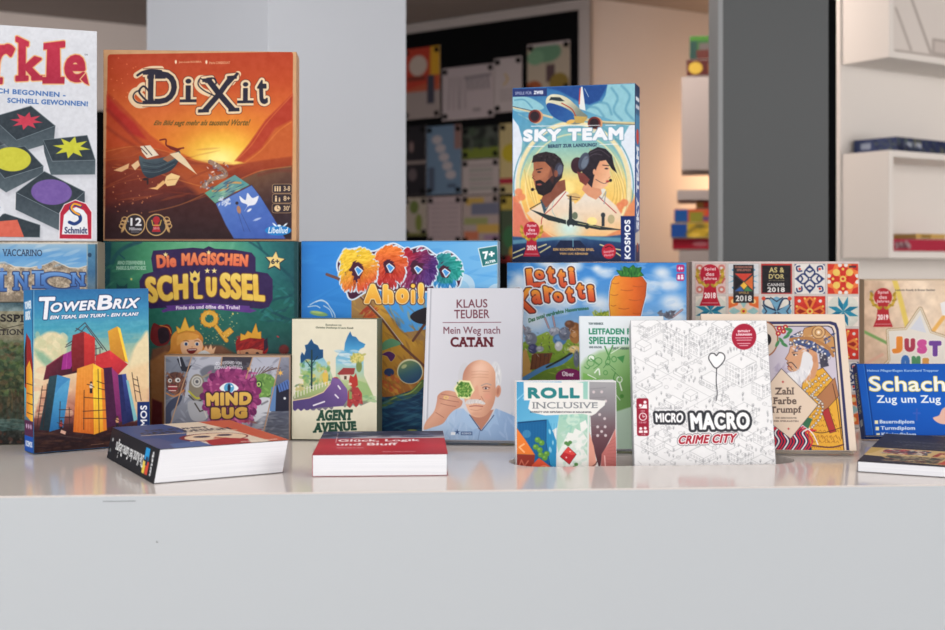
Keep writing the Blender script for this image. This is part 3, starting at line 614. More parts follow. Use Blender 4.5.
    A.poly([(181, 342), (190, 337), (200, 340), (203, 347), (199, 355), (190, 358), (182, 354)], (234, 186, 146), curve=True); A.poly([(177, 346), (178, 336), (188, 333), (199, 336), (195, 340), (185, 341)], (230, 164, 76), curve=True)
    for x in (186, 197): A.ell(x, 344.5, 2.2, 1.9, (240, 240, 244)); A.ell(x, 344.7, 1.4, 1.6, (40, 60, 100)); A.line([(x-2.4, 341.6), (x, 341), (x+2.4, 341.8)], .7, (150, 84, 40))
    A.poly([(187, 350), (197, 349.5), (193, 354.5), (189, 354)], (120, 34, 36), curve=True); A.line([(188.5, 350.6), (196, 350.2)], .8, (240, 230, 225)); A.ell(192, 347.6, .8, .6, (206, 140, 106))
    A.poly([(203, 352), (206, 346), (208, 350), (211, 344.5), (212.5, 350), (216, 347), (214, 354), (206, 357)], (234, 186, 146)); A.poly([(196, 356), (204, 351), (212, 356), (212, 362), (196, 362)], (220, 222, 222), curve=True)
    A.poly([(177.5, 334), (176.5, 327), (180.5, 330), (185, 318), (189, 329), (193.5, 326), (195, 332), (186, 331)], (238, 184, 70), out=[(.4, gd2)])
    A.poly([(236, 347), (237, 340), (244, 335), (256, 336), (266, 341), (268, 350), (262, 356), (240, 356)], (156, 34, 36), curve=True); A.dabs(36, (238, 337, 264, 350), [(190, 50, 44), (120, 26, 34)], (1.5, 4), (.6, 1.2), (-60, -10), .6)
    A.poly([(240, 351), (252, 349), (263, 351), (262, 358), (241, 358)], (206, 146, 110)); A.ell(247, 354, 1.6, 1.4, (50, 44, 50)); A.ell(257.5, 354, 1.6, 1.4, (50, 44, 50)); A.ell(238.5, 353, 1.6, 2.4, (206, 146, 110)); A.poly([(264, 341), (267.5, 338), (268, 348), (264, 352)], (50, 36, 56))
    A.poly([(240.5, 341), (241, 334), (245, 336), (248, 331.5), (252, 334), (256, 324), (258, 333), (261, 332), (261, 339), (250, 338)], (234, 172, 60), out=[(.4, gd2)])
    A.ell(284, 350, 5, 5, (112, 44, 44), soft=1); A.ell(278, 337, 1.4, .7, (190, 60, 70), rot=30)
    A.poly([(150, 362), (165, 352), (178, 356), (172, 440), (150, 440)], (176, 120, 70), .8, curve=False, soft=1.5); A.poly([(152, 400), (162, 404), (162, 440), (150, 440)], (96, 32, 36), soft=1)
    A.noise(4, .03, seed=6)
    return A

# ---- small grey box with purple monster --------------------------------------
def art_monster_game():
    A = Art(160, 352, 296, 446, (120, 124, 136))
    A.rect(160, 352, 296, 446, ('g', (0, 357), (0, 441), (150, 154, 166), (132, 136, 148), (100, 104, 118)))
    # panels
    A.poly([(191, 357), (222, 357), (214, 372), (200, 376), (196, 390), (184, 404)], (172, 176, 188)); A.poly([(192, 357), (182, 392), (168, 441), (160, 441), (160, 357)], ('g', (165, 357), (180, 430), (132, 138, 150), (92, 98, 112), (146, 150, 162)))
    A.poly([(222, 357), (253, 357), (247, 378), (220, 372)], (60, 56, 66)); A.poly([(253, 357), (281, 357), (266, 432), (240, 438), (246, 400), (246, 378)], ('g', (255, 357), (262, 430), (170, 174, 190), (184, 188, 198), (150, 154, 166)))
    A.poly([(281, 357), (291, 357), (291, 441), (264, 441)], ('g', (0, 357), (0, 441), (140, 144, 160), (70, 76, 96), (100, 104, 116)))
    A.dabs(260, (163, 358, 291, 438), [(96, 100, 114), (168, 172, 184), (124, 128, 140), (80, 84, 98)], (2, 6), (.5, 1.6), (-60, 60), .32)
    A.poly([(200, 372), (210, 366), (220, 370), (222, 386), (206, 380)], (104, 108, 120), curve=True, soft=1)
    # left: furry sloth face and hook
    A.poly([(177, 360), (182, 358), (186, 368), (192, 366), (188, 373), (182, 372)], (40, 42, 52)); A.line([(179, 358), (181, 367)], 1, (190, 194, 206))
    A.ell(176, 384, 9.5, 11, (92, 60, 52)); A.dabs(80, (167, 374, 186, 396), [(120, 76, 62), (66, 44, 44), (140, 92, 70)], (1, 3), (.4, .8), (0, 180), .7)
    A.ell(178, 381, 2.7, 2.3, (206, 204, 200)); A.ell(178.4, 381.2, 1, 1, (40, 30, 34)); A.ell(170.4, 381.5, 2, 2, (206, 204, 200)); A.ell(170.6, 381.6, .9, .9, (40, 30, 34)); A.ell(173, 389, 4.8, 3.6, (140, 50, 54)); A.line([(169, 387.4), (177, 387.4)], .9, (230, 220, 210)); A.line([(169.5, 391.4), (176, 391.4)], .8, (230, 220, 210)); A.line([(167, 394), (175, 397), (184, 391)], 1.4, (206, 130, 70), .8, curve=True)
    A.poly([(164, 415), (170, 402), (182, 396), (180, 404), (172, 412), (172, 422), (166, 424)], (60, 66, 88), curve=True)
    # robot
    A.ell(197, 388, 8, 13, (126, 118, 104)); A.ell(197, 382.5, 5.6, 5.8, (184, 182, 176)); A.ell(197, 382.5, 3.6, 3.8, (120, 120, 120), ring=.8); A.ell(197, 382.5, 1.6, 1.7, (90, 90, 94)); A.line([(203, 378), (211, 374)], 2.2, (140, 132, 118))
    A.line([(189, 392), (197, 399), (203, 396)], 1.8, (170, 168, 60), curve=True); A.line([(189, 396), (196, 402), (203, 400)], 1.2, (60, 56, 50), curve=True)
    A.poly([(188, 403), (200, 402), (208, 408), (206, 420), (192, 420)], (160, 162, 168), curve=True); A.line([(195, 404), (200, 412), (206, 410)], 1.3, (70, 64, 60)); A.line([(203, 408), (207, 418)], 1.2, (190, 186, 180))
    # reptile
    for k in range(8): A.line([(249+k*2.4, 383-k*1.6), (252+k*4.2, 368-k*.3+abs(k-3)*.6)], .8, (96, 74, 72), .9)
    A.poly([(248, 390), (254, 378), (264, 374), (274, 378), (276, 388), (270, 398), (256, 398), (252, 394), (262, 391)], (104, 146, 74), curve=True); A.dabs(50, (252, 376, 275, 396), [(134, 176, 92), (78, 116, 62), (156, 190, 110)], (1, 3), (.5, 1.2), (0, 180), .6)
    A.ell(259, 385, 3.6, 3.8, (54, 92, 50)); A.ell(259, 385, 2.2, 2.4, (176, 210, 120)); A.ell(259, 385, .9, 1.2, (30, 50, 30)); A.line([(255, 397), (264, 399), (271, 396)], 1.4, (70, 100, 54), curve=True)
    A.poly([(257, 400), (270, 399), (272, 412), (262, 418), (252, 424), (256, 412)], (196, 200, 208), curve=True); A.line([(256, 401), (252, 415)], 1, (110, 112, 124)); A.line([(262, 405), (268, 402)], 2, (130, 132, 140))
    A.star(249, 369.5, 2.6, 1, 6, (222, 150, 70)); A.star(281, 373.5, 3.4, 1.3, 6, (230, 180, 90))
    # market stall
    A.poly([(277, 386), (291, 382), (291, 412), (274, 412)], (34, 36, 54)); A.poly([(278, 386), (288, 380), (291, 382), (291, 389), (280, 393)], (80, 112, 176)); [A.line([(280+2.6*k, 385-k), (282+2.6*k, 392-k)], .6, (40, 54, 96)) for k in range(4)]
    A.poly([(272, 388), (277, 386), (276, 412), (270, 412)], (94, 130, 180)); A.ell(285.5, 399, 1.3, 1.3, (214, 220, 226))
    A.dabs(50, (266, 412, 291, 440), [(90, 94, 108), (130, 134, 146), (70, 74, 88)], (3, 7), (.4, 1), (-8, 8), .5)
    # tentacled eye
    pk = [(150, 62, 118), (122, 44, 98), (178, 86, 140), (100, 34, 84)]
    for k in range(30):
        a = k*2*math.pi/30; rx, ry = 24+3*(k % 2), 27
        A.ell(231+rx*math.cos(a)*.98, 397+ry*math.sin(a)*.93, 5, 4, pk[k % 4], rot=math.degrees(a))
    A.ell(231, 397, 23, 25, (140, 54, 108)); A.dabs(170, (208, 372, 256, 424), pk+[(198, 110, 156)], (1.5, 4), (.7, 1.6), (0, 180), .7)
    A.poly([(219.5, 389), (224, 384.5), (229, 383.5), (234, 384.5), (238.5, 389), (233, 393), (225, 393)], (232, 236, 240), curve=True); A.ell(229, 388.6, 5, 4.9, (84, 160, 204)); A.ell(229, 388.6, 1.5, 4, (30, 44, 70)); A.ell(231.6, 387, .8, .8, (240, 244, 248))
    gl = ('g', (0, 392), (0, 421), (222, 182, 92), (184, 142, 62)); ko = dict(out=[(1.5, (66, 36, 52))])
    A.text('MIND', [(206, 393.5), (252, 392.5), (251.5, 405.5), (206.5, 406.8)], gl, 1.5, **ko); A.text('BUG', [(211, 408), (247.5, 407.5), (247.5, 419), (211, 419.8)], gl, 1.7, **ko)
    A.text('CO-DESIGNED VON', [(215.5, 363), (241.5, 362.5), (241.5, 365.4), (215.5, 366)], (232, 234, 240), .06, arc=.6, part='designer_name'); A.text('RICHARD GARFIELD', [(214.5, 367), (242.5, 366.6), (242.5, 370), (214.5, 370.2)], (232, 234, 240), .06, arc=.6, part='designer_name')
    A.dabs(60, (200, 421, 262, 440), [(150, 76, 70), (110, 112, 122), (196, 198, 204), (170, 60, 70)], (2, 6), (.6, 1.4), (-20, 20), .55)
    tn = (176, 140, 110)
    for p in ([(192, 357), (166, 441)], [(253, 357), (246, 379)], [(281.5, 357), (262, 441)], [(222, 357), (221, 366)]): A.line(p, 1.1, tn)
    A.line([(160, 356.6), (296, 356.6)], 2.2, (176, 148, 122)); A.line([(165.6, 356), (165.6, 441)], 1, (176, 148, 122), .8); A.line([(290.4, 356), (290.4, 441)], 1.2, (160, 132, 110), .8)
    return A

# ---- sky blue box with feather letters ------------------------------------------
def art_bird_game():
    A = Art(297, 237, 503, 440, (50, 136, 214))
    A.rect(297, 237, 503, 440, ('g', (300, 260), (500, 250), (44, 124, 206), (56, 142, 220), (96, 168, 224), (120, 184, 230)))
    A.dabs(60, (302, 242, 500, 330), [(70, 156, 226), (40, 120, 200)], (8, 22), (1, 3), (-30, 10), .18)
    wv = (196, 216, 232)
    for p in ([(310, 306), (318, 302), (326, 303), (330, 308), (335, 316), (335, 322)], [(308, 308), (316, 307), (320, 309)], [(324, 307), (330, 311), (333, 318)], [(316, 303), (322, 301), (328, 305)]): A.line(p, 1.2, wv, .8, curve=True)
    A.ell(319, 315, 9, 2.4, (130, 170, 110), rot=8); A.ell(317, 313.5, 6, 1.2, (170, 196, 120), rot=8)
    A.ell(463, 287, 13, 13, (176, 208, 230)); A.ell(499, 296, 12, 12, (176, 208, 230)); A.ell(460, 291, 11, 11, (150, 196, 226))
    # sail and body
    A.poly([(345, 284), (352, 300), (352, 330), (350, 440), (430, 440), (430, 330), (404, 334), (386, 310), (364, 290)], (160, 124, 76)); A.poly([(372, 312), (380, 300), (396, 326), (410, 340), (424, 342), (430, 400), (378, 410), (374, 350)], ('g', (380, 310), (410, 400), (196, 150, 60), (188, 140, 50), (150, 90, 44)), soft=1.2)
    A.dabs(120, (354, 300, 425, 398), [(206, 164, 72), (150, 108, 50), (180, 130, 54), (120, 84, 46)], (3, 8), (.6, 1.6), (30, 80), .4)
    A.dabs(46, (362, 308, 378, 322), [(166, 60, 40), (196, 90, 50)], (1.5, 4), (.5, 1), (-60, -20), .8)
    A.line([(327, 275), (338, 279), (348, 286)], 3, (110, 78, 74), curve=False); A.line([(356, 292), (384, 322), (404, 348), (430, 372)], 2.6, (104, 66, 50)); A.line([(357, 292), (384, 320), (404, 346)], .7, (196, 190, 184)); A.line([(428, 322), (414, 342)], 2.6, (104, 66, 50))
    A.poly([(411, 318), (417, 312), (430, 309), (430, 324), (418, 324)], (36, 32, 40), curve=True)
    A.poly([(384, 344), (392, 340), (400, 343), (401, 346), (392, 349), (382, 352)], (96, 150, 110), curve=True); A.poly([(383, 356), (390, 353), (396, 357), (392, 363), (388, 358)], (84, 40, 96), curve=True, out=[(.6, (206, 170, 90))])
    A.ell(390, 374, 5, 4, (44, 60, 100)); A.ell(411, 373, 13, 12.6, (222, 216, 176)); A.ell(411, 373.6, 12, 11.4, ('g', (404, 362), (414, 386), (130, 150, 90), (60, 100, 110), (34, 66, 110))); A.ell(405, 368, 3, 1.8, (200, 206, 150), .8, rot=-30)
    A.dabs(26, (384, 378, 400, 396), [(190, 80, 50), (206, 150, 60)], (2, 4), (1, 2), (20, 70), .6)
    A.poly([(375, 400), (395, 398), (412, 392), (426, 384), (430, 440), (375, 440)], (26, 60, 92)); A.line([(383, 407), (398, 400), (412, 396), (424, 384)], 6, (84, 110, 60), curve=True); A.line([(384, 405), (398, 398.5), (412, 394), (422, 384)], 1.2, (150, 166, 84), curve=True)
    A.dabs(120, (375, 396, 430, 438), [(34, 84, 118), (20, 46, 76), (60, 116, 140), (24, 66, 104)], (4, 11), (.7, 1.6), (-30, 25), .5); A.ell(428, 392, 3, 3, (206, 216, 214)); A.ell(413, 432, 5, 1, (150, 160, 90))
    A.poly([(430, 440), (430, 330), (500, 330), (500, 440)], (60, 120, 160))
    # feathered letters: rings of feathers
    def feathers(cx, cy, rx, ry, hole, cf, n=300, dshape=False):
        q = A.rnd; fs = []
        for _ in range(n):
            a = q.uniform(0, 2*math.pi); k = q.uniform(.42, 1.)
            ex = rx*(1.0 if not (dshape and math.cos(a) < 0) else .86)
            if dshape and math.cos(a) < 0: fs.append((cx-rx*.95*k*abs(math.cos(a))**.4, cy+ry*k*math.copysign(abs(math.sin(a))**.6, math.sin(a)), a))
            else: fs.append((cx+ex*k*math.cos(a), cy+ry*k*math.sin(a), a))
        for x, y, a in fs:
            if (x-cx)**2/rx**2+(y-cy)**2/ry**2 > .62: A.ell(x, y, 3.9, 2.4, (206, 224, 238), rot=math.degrees(a)*.3+50, part='title')
        fs.sort(key=lambda f: f[1])
        fs = fs[::-1]
        for x, y, a in fs:
            t = math.degrees(a)*.35+60+q.uniform(-18, 18); c = cf(x, y); v = q.uniform(-22, 22); c = tuple(max(0, min(255, k+v)) for k in c)
            dx, dy = math.cos(R(t)), math.sin(R(t))
            A.poly([(x-3*dx-1.1*dy, y-3*dy+1.1*dx), (x-3.4*dx, y-3.4*dy), (x-3*dx+1.1*dy, y-3*dy-1.1*dx), (x+1.2*dy, y-1.2*dx), (x+3.6*dx, y+3.6*dy), (x-1.2*dy, y+1.2*dx)], c, .95, part='title')
        hx, hy = hole
        A.poly([(cx-hx, cy-hy*.4), (cx-hx*.3, cy-hy), (cx+hx*.4, cy-hy*.5), (cx+hx, cy-.1*hy), (cx+hx*.5, cy+hy), (cx-hx*.5, cy+hy*.9)], (70, 30, 50), out=[(1, (70, 30, 50))], part='title'); A.poly([(cx-hx*.4, cy-.1*hy), (cx, cy-hy*.4), (cx+hx*.9, cy+.2*hy), (cx+.2*hx, cy+hy*.9)], (70, 150, 220), out=[(1, (222, 232, 240))], part='title')
    def mixc(a, b, t): t = max(0, min(1, t)); return tuple(a[i]*(1-t)+b[i]*t for i in range(3))
    A.poly([(342, 256), (356, 249), (372, 252), (380, 250), (394, 244), (408, 250), (424, 247), (438, 256), (450, 252), (462, 264), (462, 280), (452, 290), (400, 292), (372, 290), (352, 300), (346, 286), (338, 268)], (70, 30, 56), out=[(1.6, (214, 228, 240))], curve=True, part='title')
    feathers(446, 272, 16, 17, (5, 5.5), lambda x, y: mixc((34, 110, 130), (36, 150, 140), (x-430)/28) if y < 282 else (46, 130, 190), 240)
    feathers(418, 269, 19, 20, (5, 5), lambda x, y: mixc((176, 40, 60), (76, 42, 112), (x-404)/30+(y-262)/60), 340, True)
    feathers(390, 267, 16, 21, (5, 6), lambda x, y: mixc((232, 120, 50), (176, 44, 46), (y-250)/32), 320)
    feathers(358, 270, 19, 21, (5, 6), lambda x, y: mixc((236, 196, 60), (206, 66, 44), (y-262)/30+(x-360)/60), 380, True)
    for t_, xa, xb, y_ in (('A', 365, 382, 285), ('h', 384, 394, 285.5), ('o', 397, 409.5, 289.5), ('l', 412.4, 415.6, 291), ('!', 419.5, 424.5, 284)):
        A.text(t_, (xa, y_, xb, 304.5), ('g', (0, 284), (0, 306), (250, 206, 90), (232, 156, 52)), 1.7, out=[(1.7, (92, 52, 34)), (.8, (246, 226, 170))])
    A.ell(414, 286.6, 3.2, 3, (92, 52, 34), part='title'); A.ell(414, 286.6, 2.1, 2, (248, 200, 86), part='title')
    A.poly([(480, 249), (498, 246), (500, 263), (484, 266.5)], (40, 114, 118), out=[(.9, (222, 236, 238))], part='age_badge')
    A.text('7+', [(483.5, 252), (495.5, 250), (496, 257.5), (485, 260)], (240, 246, 248), .7, part='age_badge'); A.text('ALTER', [(486, 262), (496.5, 259.5), (497, 262), (486.6, 264.5)], (240, 246, 248), .3, part='age_badge')
    A.line([(499.4, 240), (498.4, 440)], 2, (150, 160, 164), .7); A.line([(300, 241.2), (500, 241.2)], 1, (30, 80, 140), .6)
    return A

# ---- cream box with two animal heads ----------------------------------------------
def art_spy_game():
    A = Art(288, 316, 383, 446, (222, 218, 196), S=4)
    bl = ('g', (0, 333), (0, 412), (34, 96, 150), (70, 150, 200), (150, 196, 206), (180, 196, 150), (150, 170, 110), (110, 100, 130))
    A.poly([(297, 412), (293, 400), (296, 392), (304, 386), (305.5, 378), (300.5, 376), (300, 365), (300.5, 358), (302, 354), (304.5, 357), (306, 352), (305, 347), (308, 346), (311.5, 340.8), (314, 345), (318, 347), (320, 351), (323.5, 351), (323.6, 359), (328, 365), (331, 372), (334, 380), (334, 412)], bl)
    A.poly([(300.5, 358), (302, 354), (304.5, 357), (306, 352), (305, 347), (308, 346), (311.5, 340.8), (314, 345), (318, 347), (320, 351), (323.5, 351), (323.6, 359), (319, 361), (313, 362), (306, 361), (301, 366)], (30, 76, 120))
    A.poly([(336.5, 380), (336.5, 359), (340, 354), (344.8, 352), (345.8, 344), (348, 338), (351, 332.5), (353, 337), (357, 338), (360, 342), (366.4, 345), (365, 348), (361, 350), (359, 353), (361, 357), (364.4, 360), (365, 376), (372.6, 392), (376, 400), (350, 412), (336, 400)], bl)
    A.dabs(30, (340, 352, 360, 366), [(206, 222, 226), (120, 180, 214)], (3, 6), (.8, 1.6), (-10, 10), .6)
    A.dabs(60, (301, 362, 330, 385), [(96, 150, 90), (150, 180, 100), (60, 120, 110), (206, 190, 100)], (1.5, 4), (1, 2), (0, 180), .6); A.line([(312, 352), (312, 390)], 1.7, (34, 60, 66)); A.line([(312, 366), (318, 358)], .8, (34, 60, 66)); A.line([(312, 370), (306, 362)], .8, (34, 60, 66))
    A.ell(326, 379, 3, 7, (222, 186, 80), .9); A.ell(326, 373, 1.4, 1.6, (214, 180, 140))
    A.ell(358.5, 359, 6.5, 5, (206, 196, 110)); A.ell(360, 367, 3, 6, (120, 140, 80)); A.dabs(20, (352, 355, 365, 364), [(226, 214, 140), (170, 170, 90)], (1, 2.5), (.6, 1.2))
    A.poly([(338, 375), (344, 369), (356, 369), (355, 375), (352, 376), (341, 377)], (150, 60, 60)); A.poly([(340, 376), (352, 375.5), (352, 381), (342, 381)], (216, 206, 190)); A.rect(345, 377, 347.5, 380.5, (90, 70, 60)); A.ell(336.5, 379.5, 2.6, 1.2, (170, 50, 50))
    A.poly([(356, 380), (368, 384), (375, 398), (362, 402)], (150, 180, 120))
    A.poly([(293, 403), (310, 400), (324, 394), (331, 385), (333, 379), (340, 380), (348, 390), (349, 400), (344, 407), (334, 408), (320, 409), (306, 412), (293, 414)], ('g', (333, 380), (310, 412), (120, 90, 150), (92, 72, 128), (80, 66, 120))); A.line([(293, 402.5), (310, 399.5), (324, 393.5), (331, 385)], .9, (220, 190, 160))
    for p in ([(339, 387), (341, 390)], [(336, 396), (339, 399)], [(314, 407), (325, 403)]): A.line(p, 1.5, (226, 222, 232))
    for k in range(12): A.line([(295+k*3.1, 391-k*.7+(k > 8)*-.4), (295+k*3.1, 400-k*1.3)], .8, (226, 222, 210)); 
    A.line([(294, 394), (330, 383)], .5, (214, 210, 200)); A.dabs(16, (296, 386, 304, 392), [(190, 180, 120), (90, 120, 90)], (1, 2.4), (.8, 1.4))
    # fox in a coat
    A.poly([(350, 381), (351, 376), (354.5, 378), (357, 374), (358.5, 380), (359, 386), (355, 389), (350, 386)], (176, 56, 48)); A.ell(351, 385, 1.8, 1.3, (226, 200, 180)); A.poly([(348, 408), (349, 392), (353, 388), (359, 388), (363, 394), (364, 405), (360, 404), (358, 409), (354, 404), (351, 409)], (168, 60, 62), curve=False); A.poly([(350, 391), (353, 389), (353, 400), (350, 400)], (130, 150, 90)); A.dabs(16, (350, 390, 362, 404), [(120, 44, 54), (200, 100, 90)], (.6, 1.6), (.4, .8), (0, 180), .7)
    # scalloped lower edge
    pts = [(293, 420)]
    for k in range(25): pts.append((292+k*3.1, 411.5-max(0, (k-7))*.35+(1.5 if k % 2 else -1)))
    pts += [(367, 412), (378, 420), (292, 420)]
    A.poly(pts, (222, 218, 196)); A.dabs(26, (365, 396, 377, 402), [(120, 166, 120), (170, 196, 150)], (1, 3), (.6, 1.2), (-20, 20), .7)
    gr = (36, 74, 60)
    A.text('AGENT', [(318.5, 411.5), (354, 410), (353.5, 421), (317.5, 422.5)], gr, .8, serif=.09); A.text('AVENUE', [(315, 424.5), (357, 421.5), (358, 431), (314, 434.5)], gr, .8, serif=.09)
    A.text('Illustrationen von', (326, 325.3, 342, 327.2), (90, 96, 80), .05, part='designer_name'); A.text('Christine Deschamps & Laura Kunzli', (316, 328.2, 354, 330.4), (70, 80, 64), .1, part='designer_name')
    A.ell(368, 434.5, 1.8, 1.8, (150, 156, 150), ring=.7, part='publisher_logo'); A.noise(6, .015, seed=2)
    return A

# ---- memoir with portrait --------------------------------------------------------------
def art_memoir():
    A = Art(418, 285, 528, 447, (198, 200, 208), S=4)
    A.rect(418, 285, 528, 447, ('g', (422, 0), (524, 0), (206, 208, 216), (198, 200, 208), (192, 194, 203)))
    A.line([(431.5, 288), (426.5, 443)], 1.2, (160, 163, 174), soft=.7); A.line([(430, 288), (425, 443)], .6, (220, 222, 228))
    mr = (104, 52, 66)
    A.text('KLAUS', (457.5, 301, 488.5, 309.6), mr, .12, part='author_name'); A.text('TEUBER', (455, 311.6, 490.5, 320.4), mr, .12, part='author_name')
    A.line([(443.5, 324.3), (502, 324.8)], .6, mr); A.text('Mein Weg nach', [(444, 328.6), (501, 329), (501, 338.6), (444, 338)], mr, .06); A.text('CATAN', [(451, 339), (493.5, 339.6), (493.5, 349.6), (451, 349.2)], (88, 26, 38), .55, serif=.1)
    # shirt
    sh = ('g', (450, 410), (500, 443), (168, 190, 216), (150, 176, 208), (132, 160, 198))
    A.poly([(424, 443), (424, 432), (436, 424), (448, 416), (458, 411), (464, 411), (470, 420), (480, 432), (490, 424), (496, 411), (506, 415), (519, 421), (523, 443)], sh)
    A.dabs(50, (440, 414, 518, 442), [(180, 200, 224), (128, 156, 196)], (3, 8), (.5, 1.4), (40, 120), .3)
    A.poly([(471, 418), (494, 412), (489, 422), (481, 433), (474, 428)], (176, 122, 102))
    A.poly([(463, 411), (470, 417), (480, 430), (473, 432), (463, 424), (460, 425)], (158, 184, 214)); A.poly([(495, 412), (494, 418), (483, 431), (488, 434), (494, 425), (499, 428)], (150, 178, 210)); A.line([(470, 417.5), (481, 433)], .9, (60, 70, 100)); A.line([(494, 418), (482, 433)], .9, (70, 84, 120)); A.line([(480, 433), (478, 443)], .7, (110, 134, 172))
    # head
    sk = (206, 160, 136)
    A.ell(497, 377, 5, 13, (206, 208, 212), rot=-6); A.ell(464, 376, 5, 11, (196, 198, 204), rot=10); A.dabs(50, (495, 368, 500, 387), [(228, 230, 232), (180, 182, 188)], (1, 2.6), (.3, .5), (75, 105), .6)
    A.ell(498.5, 394, 2.8, 6, (196, 140, 116), rot=8); A.ell(498.5, 394, 1.3, 3.6, (160, 104, 86), .7, rot=8)
    A.poly([(463, 381), (466, 371), (473, 364.5), (482, 362.5), (490, 366), (495.5, 374), (496, 386), (496, 398), (493, 409), (487, 417), (480, 420), (472, 418), (467, 410), (464, 398)], ('g', (464, 380), (498, 392), (186, 134, 112), (222, 178, 152), (214, 166, 140), (190, 138, 114)), curve=True)
    A.glow(481, 371, 13, 9, (232, 194, 172), .8); A.glow(488, 399, 7, 6, (216, 150, 130), .7)
    for y in (374.5, 377.5, 380.5): A.line([(472, y), (480, y-.8), (489, y)], .4, (176, 126, 106), .6, curve=True)
    A.line([(482, 388.3), (487, 386.4), (491.5, 387.6)], 1.1, (170, 150, 140), curve=True); A.ell(486.5, 391, 3.6, 1.6, (170, 116, 98), .7); A.ell(486.5, 391, 2.2, 1, (226, 216, 210)); A.ell(486.3, 391, 1.1, 1.05, (64, 56, 64)); A.line([(483, 390), (486.5, 389.3), (490.5, 390.6)], .5, (110, 66, 56), curve=True); A.line([(483.6, 394), (490, 394)], .5, (176, 124, 104), curve=True)
    A.poly([(474.5, 392), (478, 388), (479.6, 396), (481, 401), (476, 403), (471, 401.5)], (214, 160, 136), curve=True, soft=.8); A.line([(472, 402), (476, 403.4), (481, 401.8)], .7, (150, 92, 78), curve=True); A.line([(481.5, 399), (484.5, 404)], .5, (160, 104, 88))
    A.poly([(465.5, 406), (468, 402.6), (474, 401.8), (480, 402.4), (485.5, 405.5), (484, 407.2), (477, 405.8), (469, 406.8)], (206, 200, 198), curve=True); A.dabs(20, (468, 403, 484, 406), [(232, 230, 228), (186, 180, 180)], (.7, 1.2), (.25, .35), (60, 120), .6)
    A.line([(470, 409), (476, 408.4), (483, 409)], .8, (150, 84, 78), curve=True); A.line([(471, 412), (477, 413), (482, 411.6)], .5, (170, 116, 98), .7, curve=True); A.ell(477, 416.5, 5, 2, (196, 146, 124), .6, soft=1)
    # hand holding a six sided tile
    A.poly([(424, 432), (426, 424), (434, 414), (437, 404), (438, 398), (443, 394), (449, 393), (456, 394.6), (462, 397), (460, 401), (463, 404), (461, 409), (454, 413), (449, 418), (443, 426), (432, 430)], ('g', (428, 396), (458, 420), (176, 118, 98), (206, 156, 132), (184, 128, 106)), curve=True)
    for p in ([(441, 396.5), (450, 398), (458, 400)], [(440, 401), (449, 403), (459, 404.5)], [(441, 406), (449, 408), (456, 409)], [(436, 415), (444, 420)]): A.line(p, .55, (138, 86, 72), .8, curve=True)
    A.ell(446.4, 400, 2, 1.3, (222, 196, 120), ring=.7)
    hx = [(464.6+10.6*math.cos(R(a+5)), 392+10.4*math.sin(R(a+5))) for a in range(0, 360, 60)]; A.poly(hx, (226, 222, 168)); A.poly([(464.6+(x-464.6)*.8, 392+(y-392)*.8) for x, y in hx], (92, 140, 62))
    A.dabs(80, (458, 385, 471, 399), [(60, 106, 44), (130, 170, 84), (170, 190, 110), (76, 124, 52)], (.6, 1.5), (.5, 1), (0, 180), .8)
    A.rect(461, 434, 472.5, 437.6, (56, 84, 130), part='publisher_logo'); A.text('KOSMOS', (462, 434.9, 471.5, 436.8), (226, 232, 240), .1, part='publisher_logo'); A.star(457.5, 434.5, 3, 1, 5, (46, 70, 116), part='publisher_logo'); A.rect(451, 434.5, 455.4, 437.4, (222, 228, 236), part='publisher_logo')
    A.line([(422, 442.2), (520, 443.4)], 1, (104, 116, 140), .7)
    return A
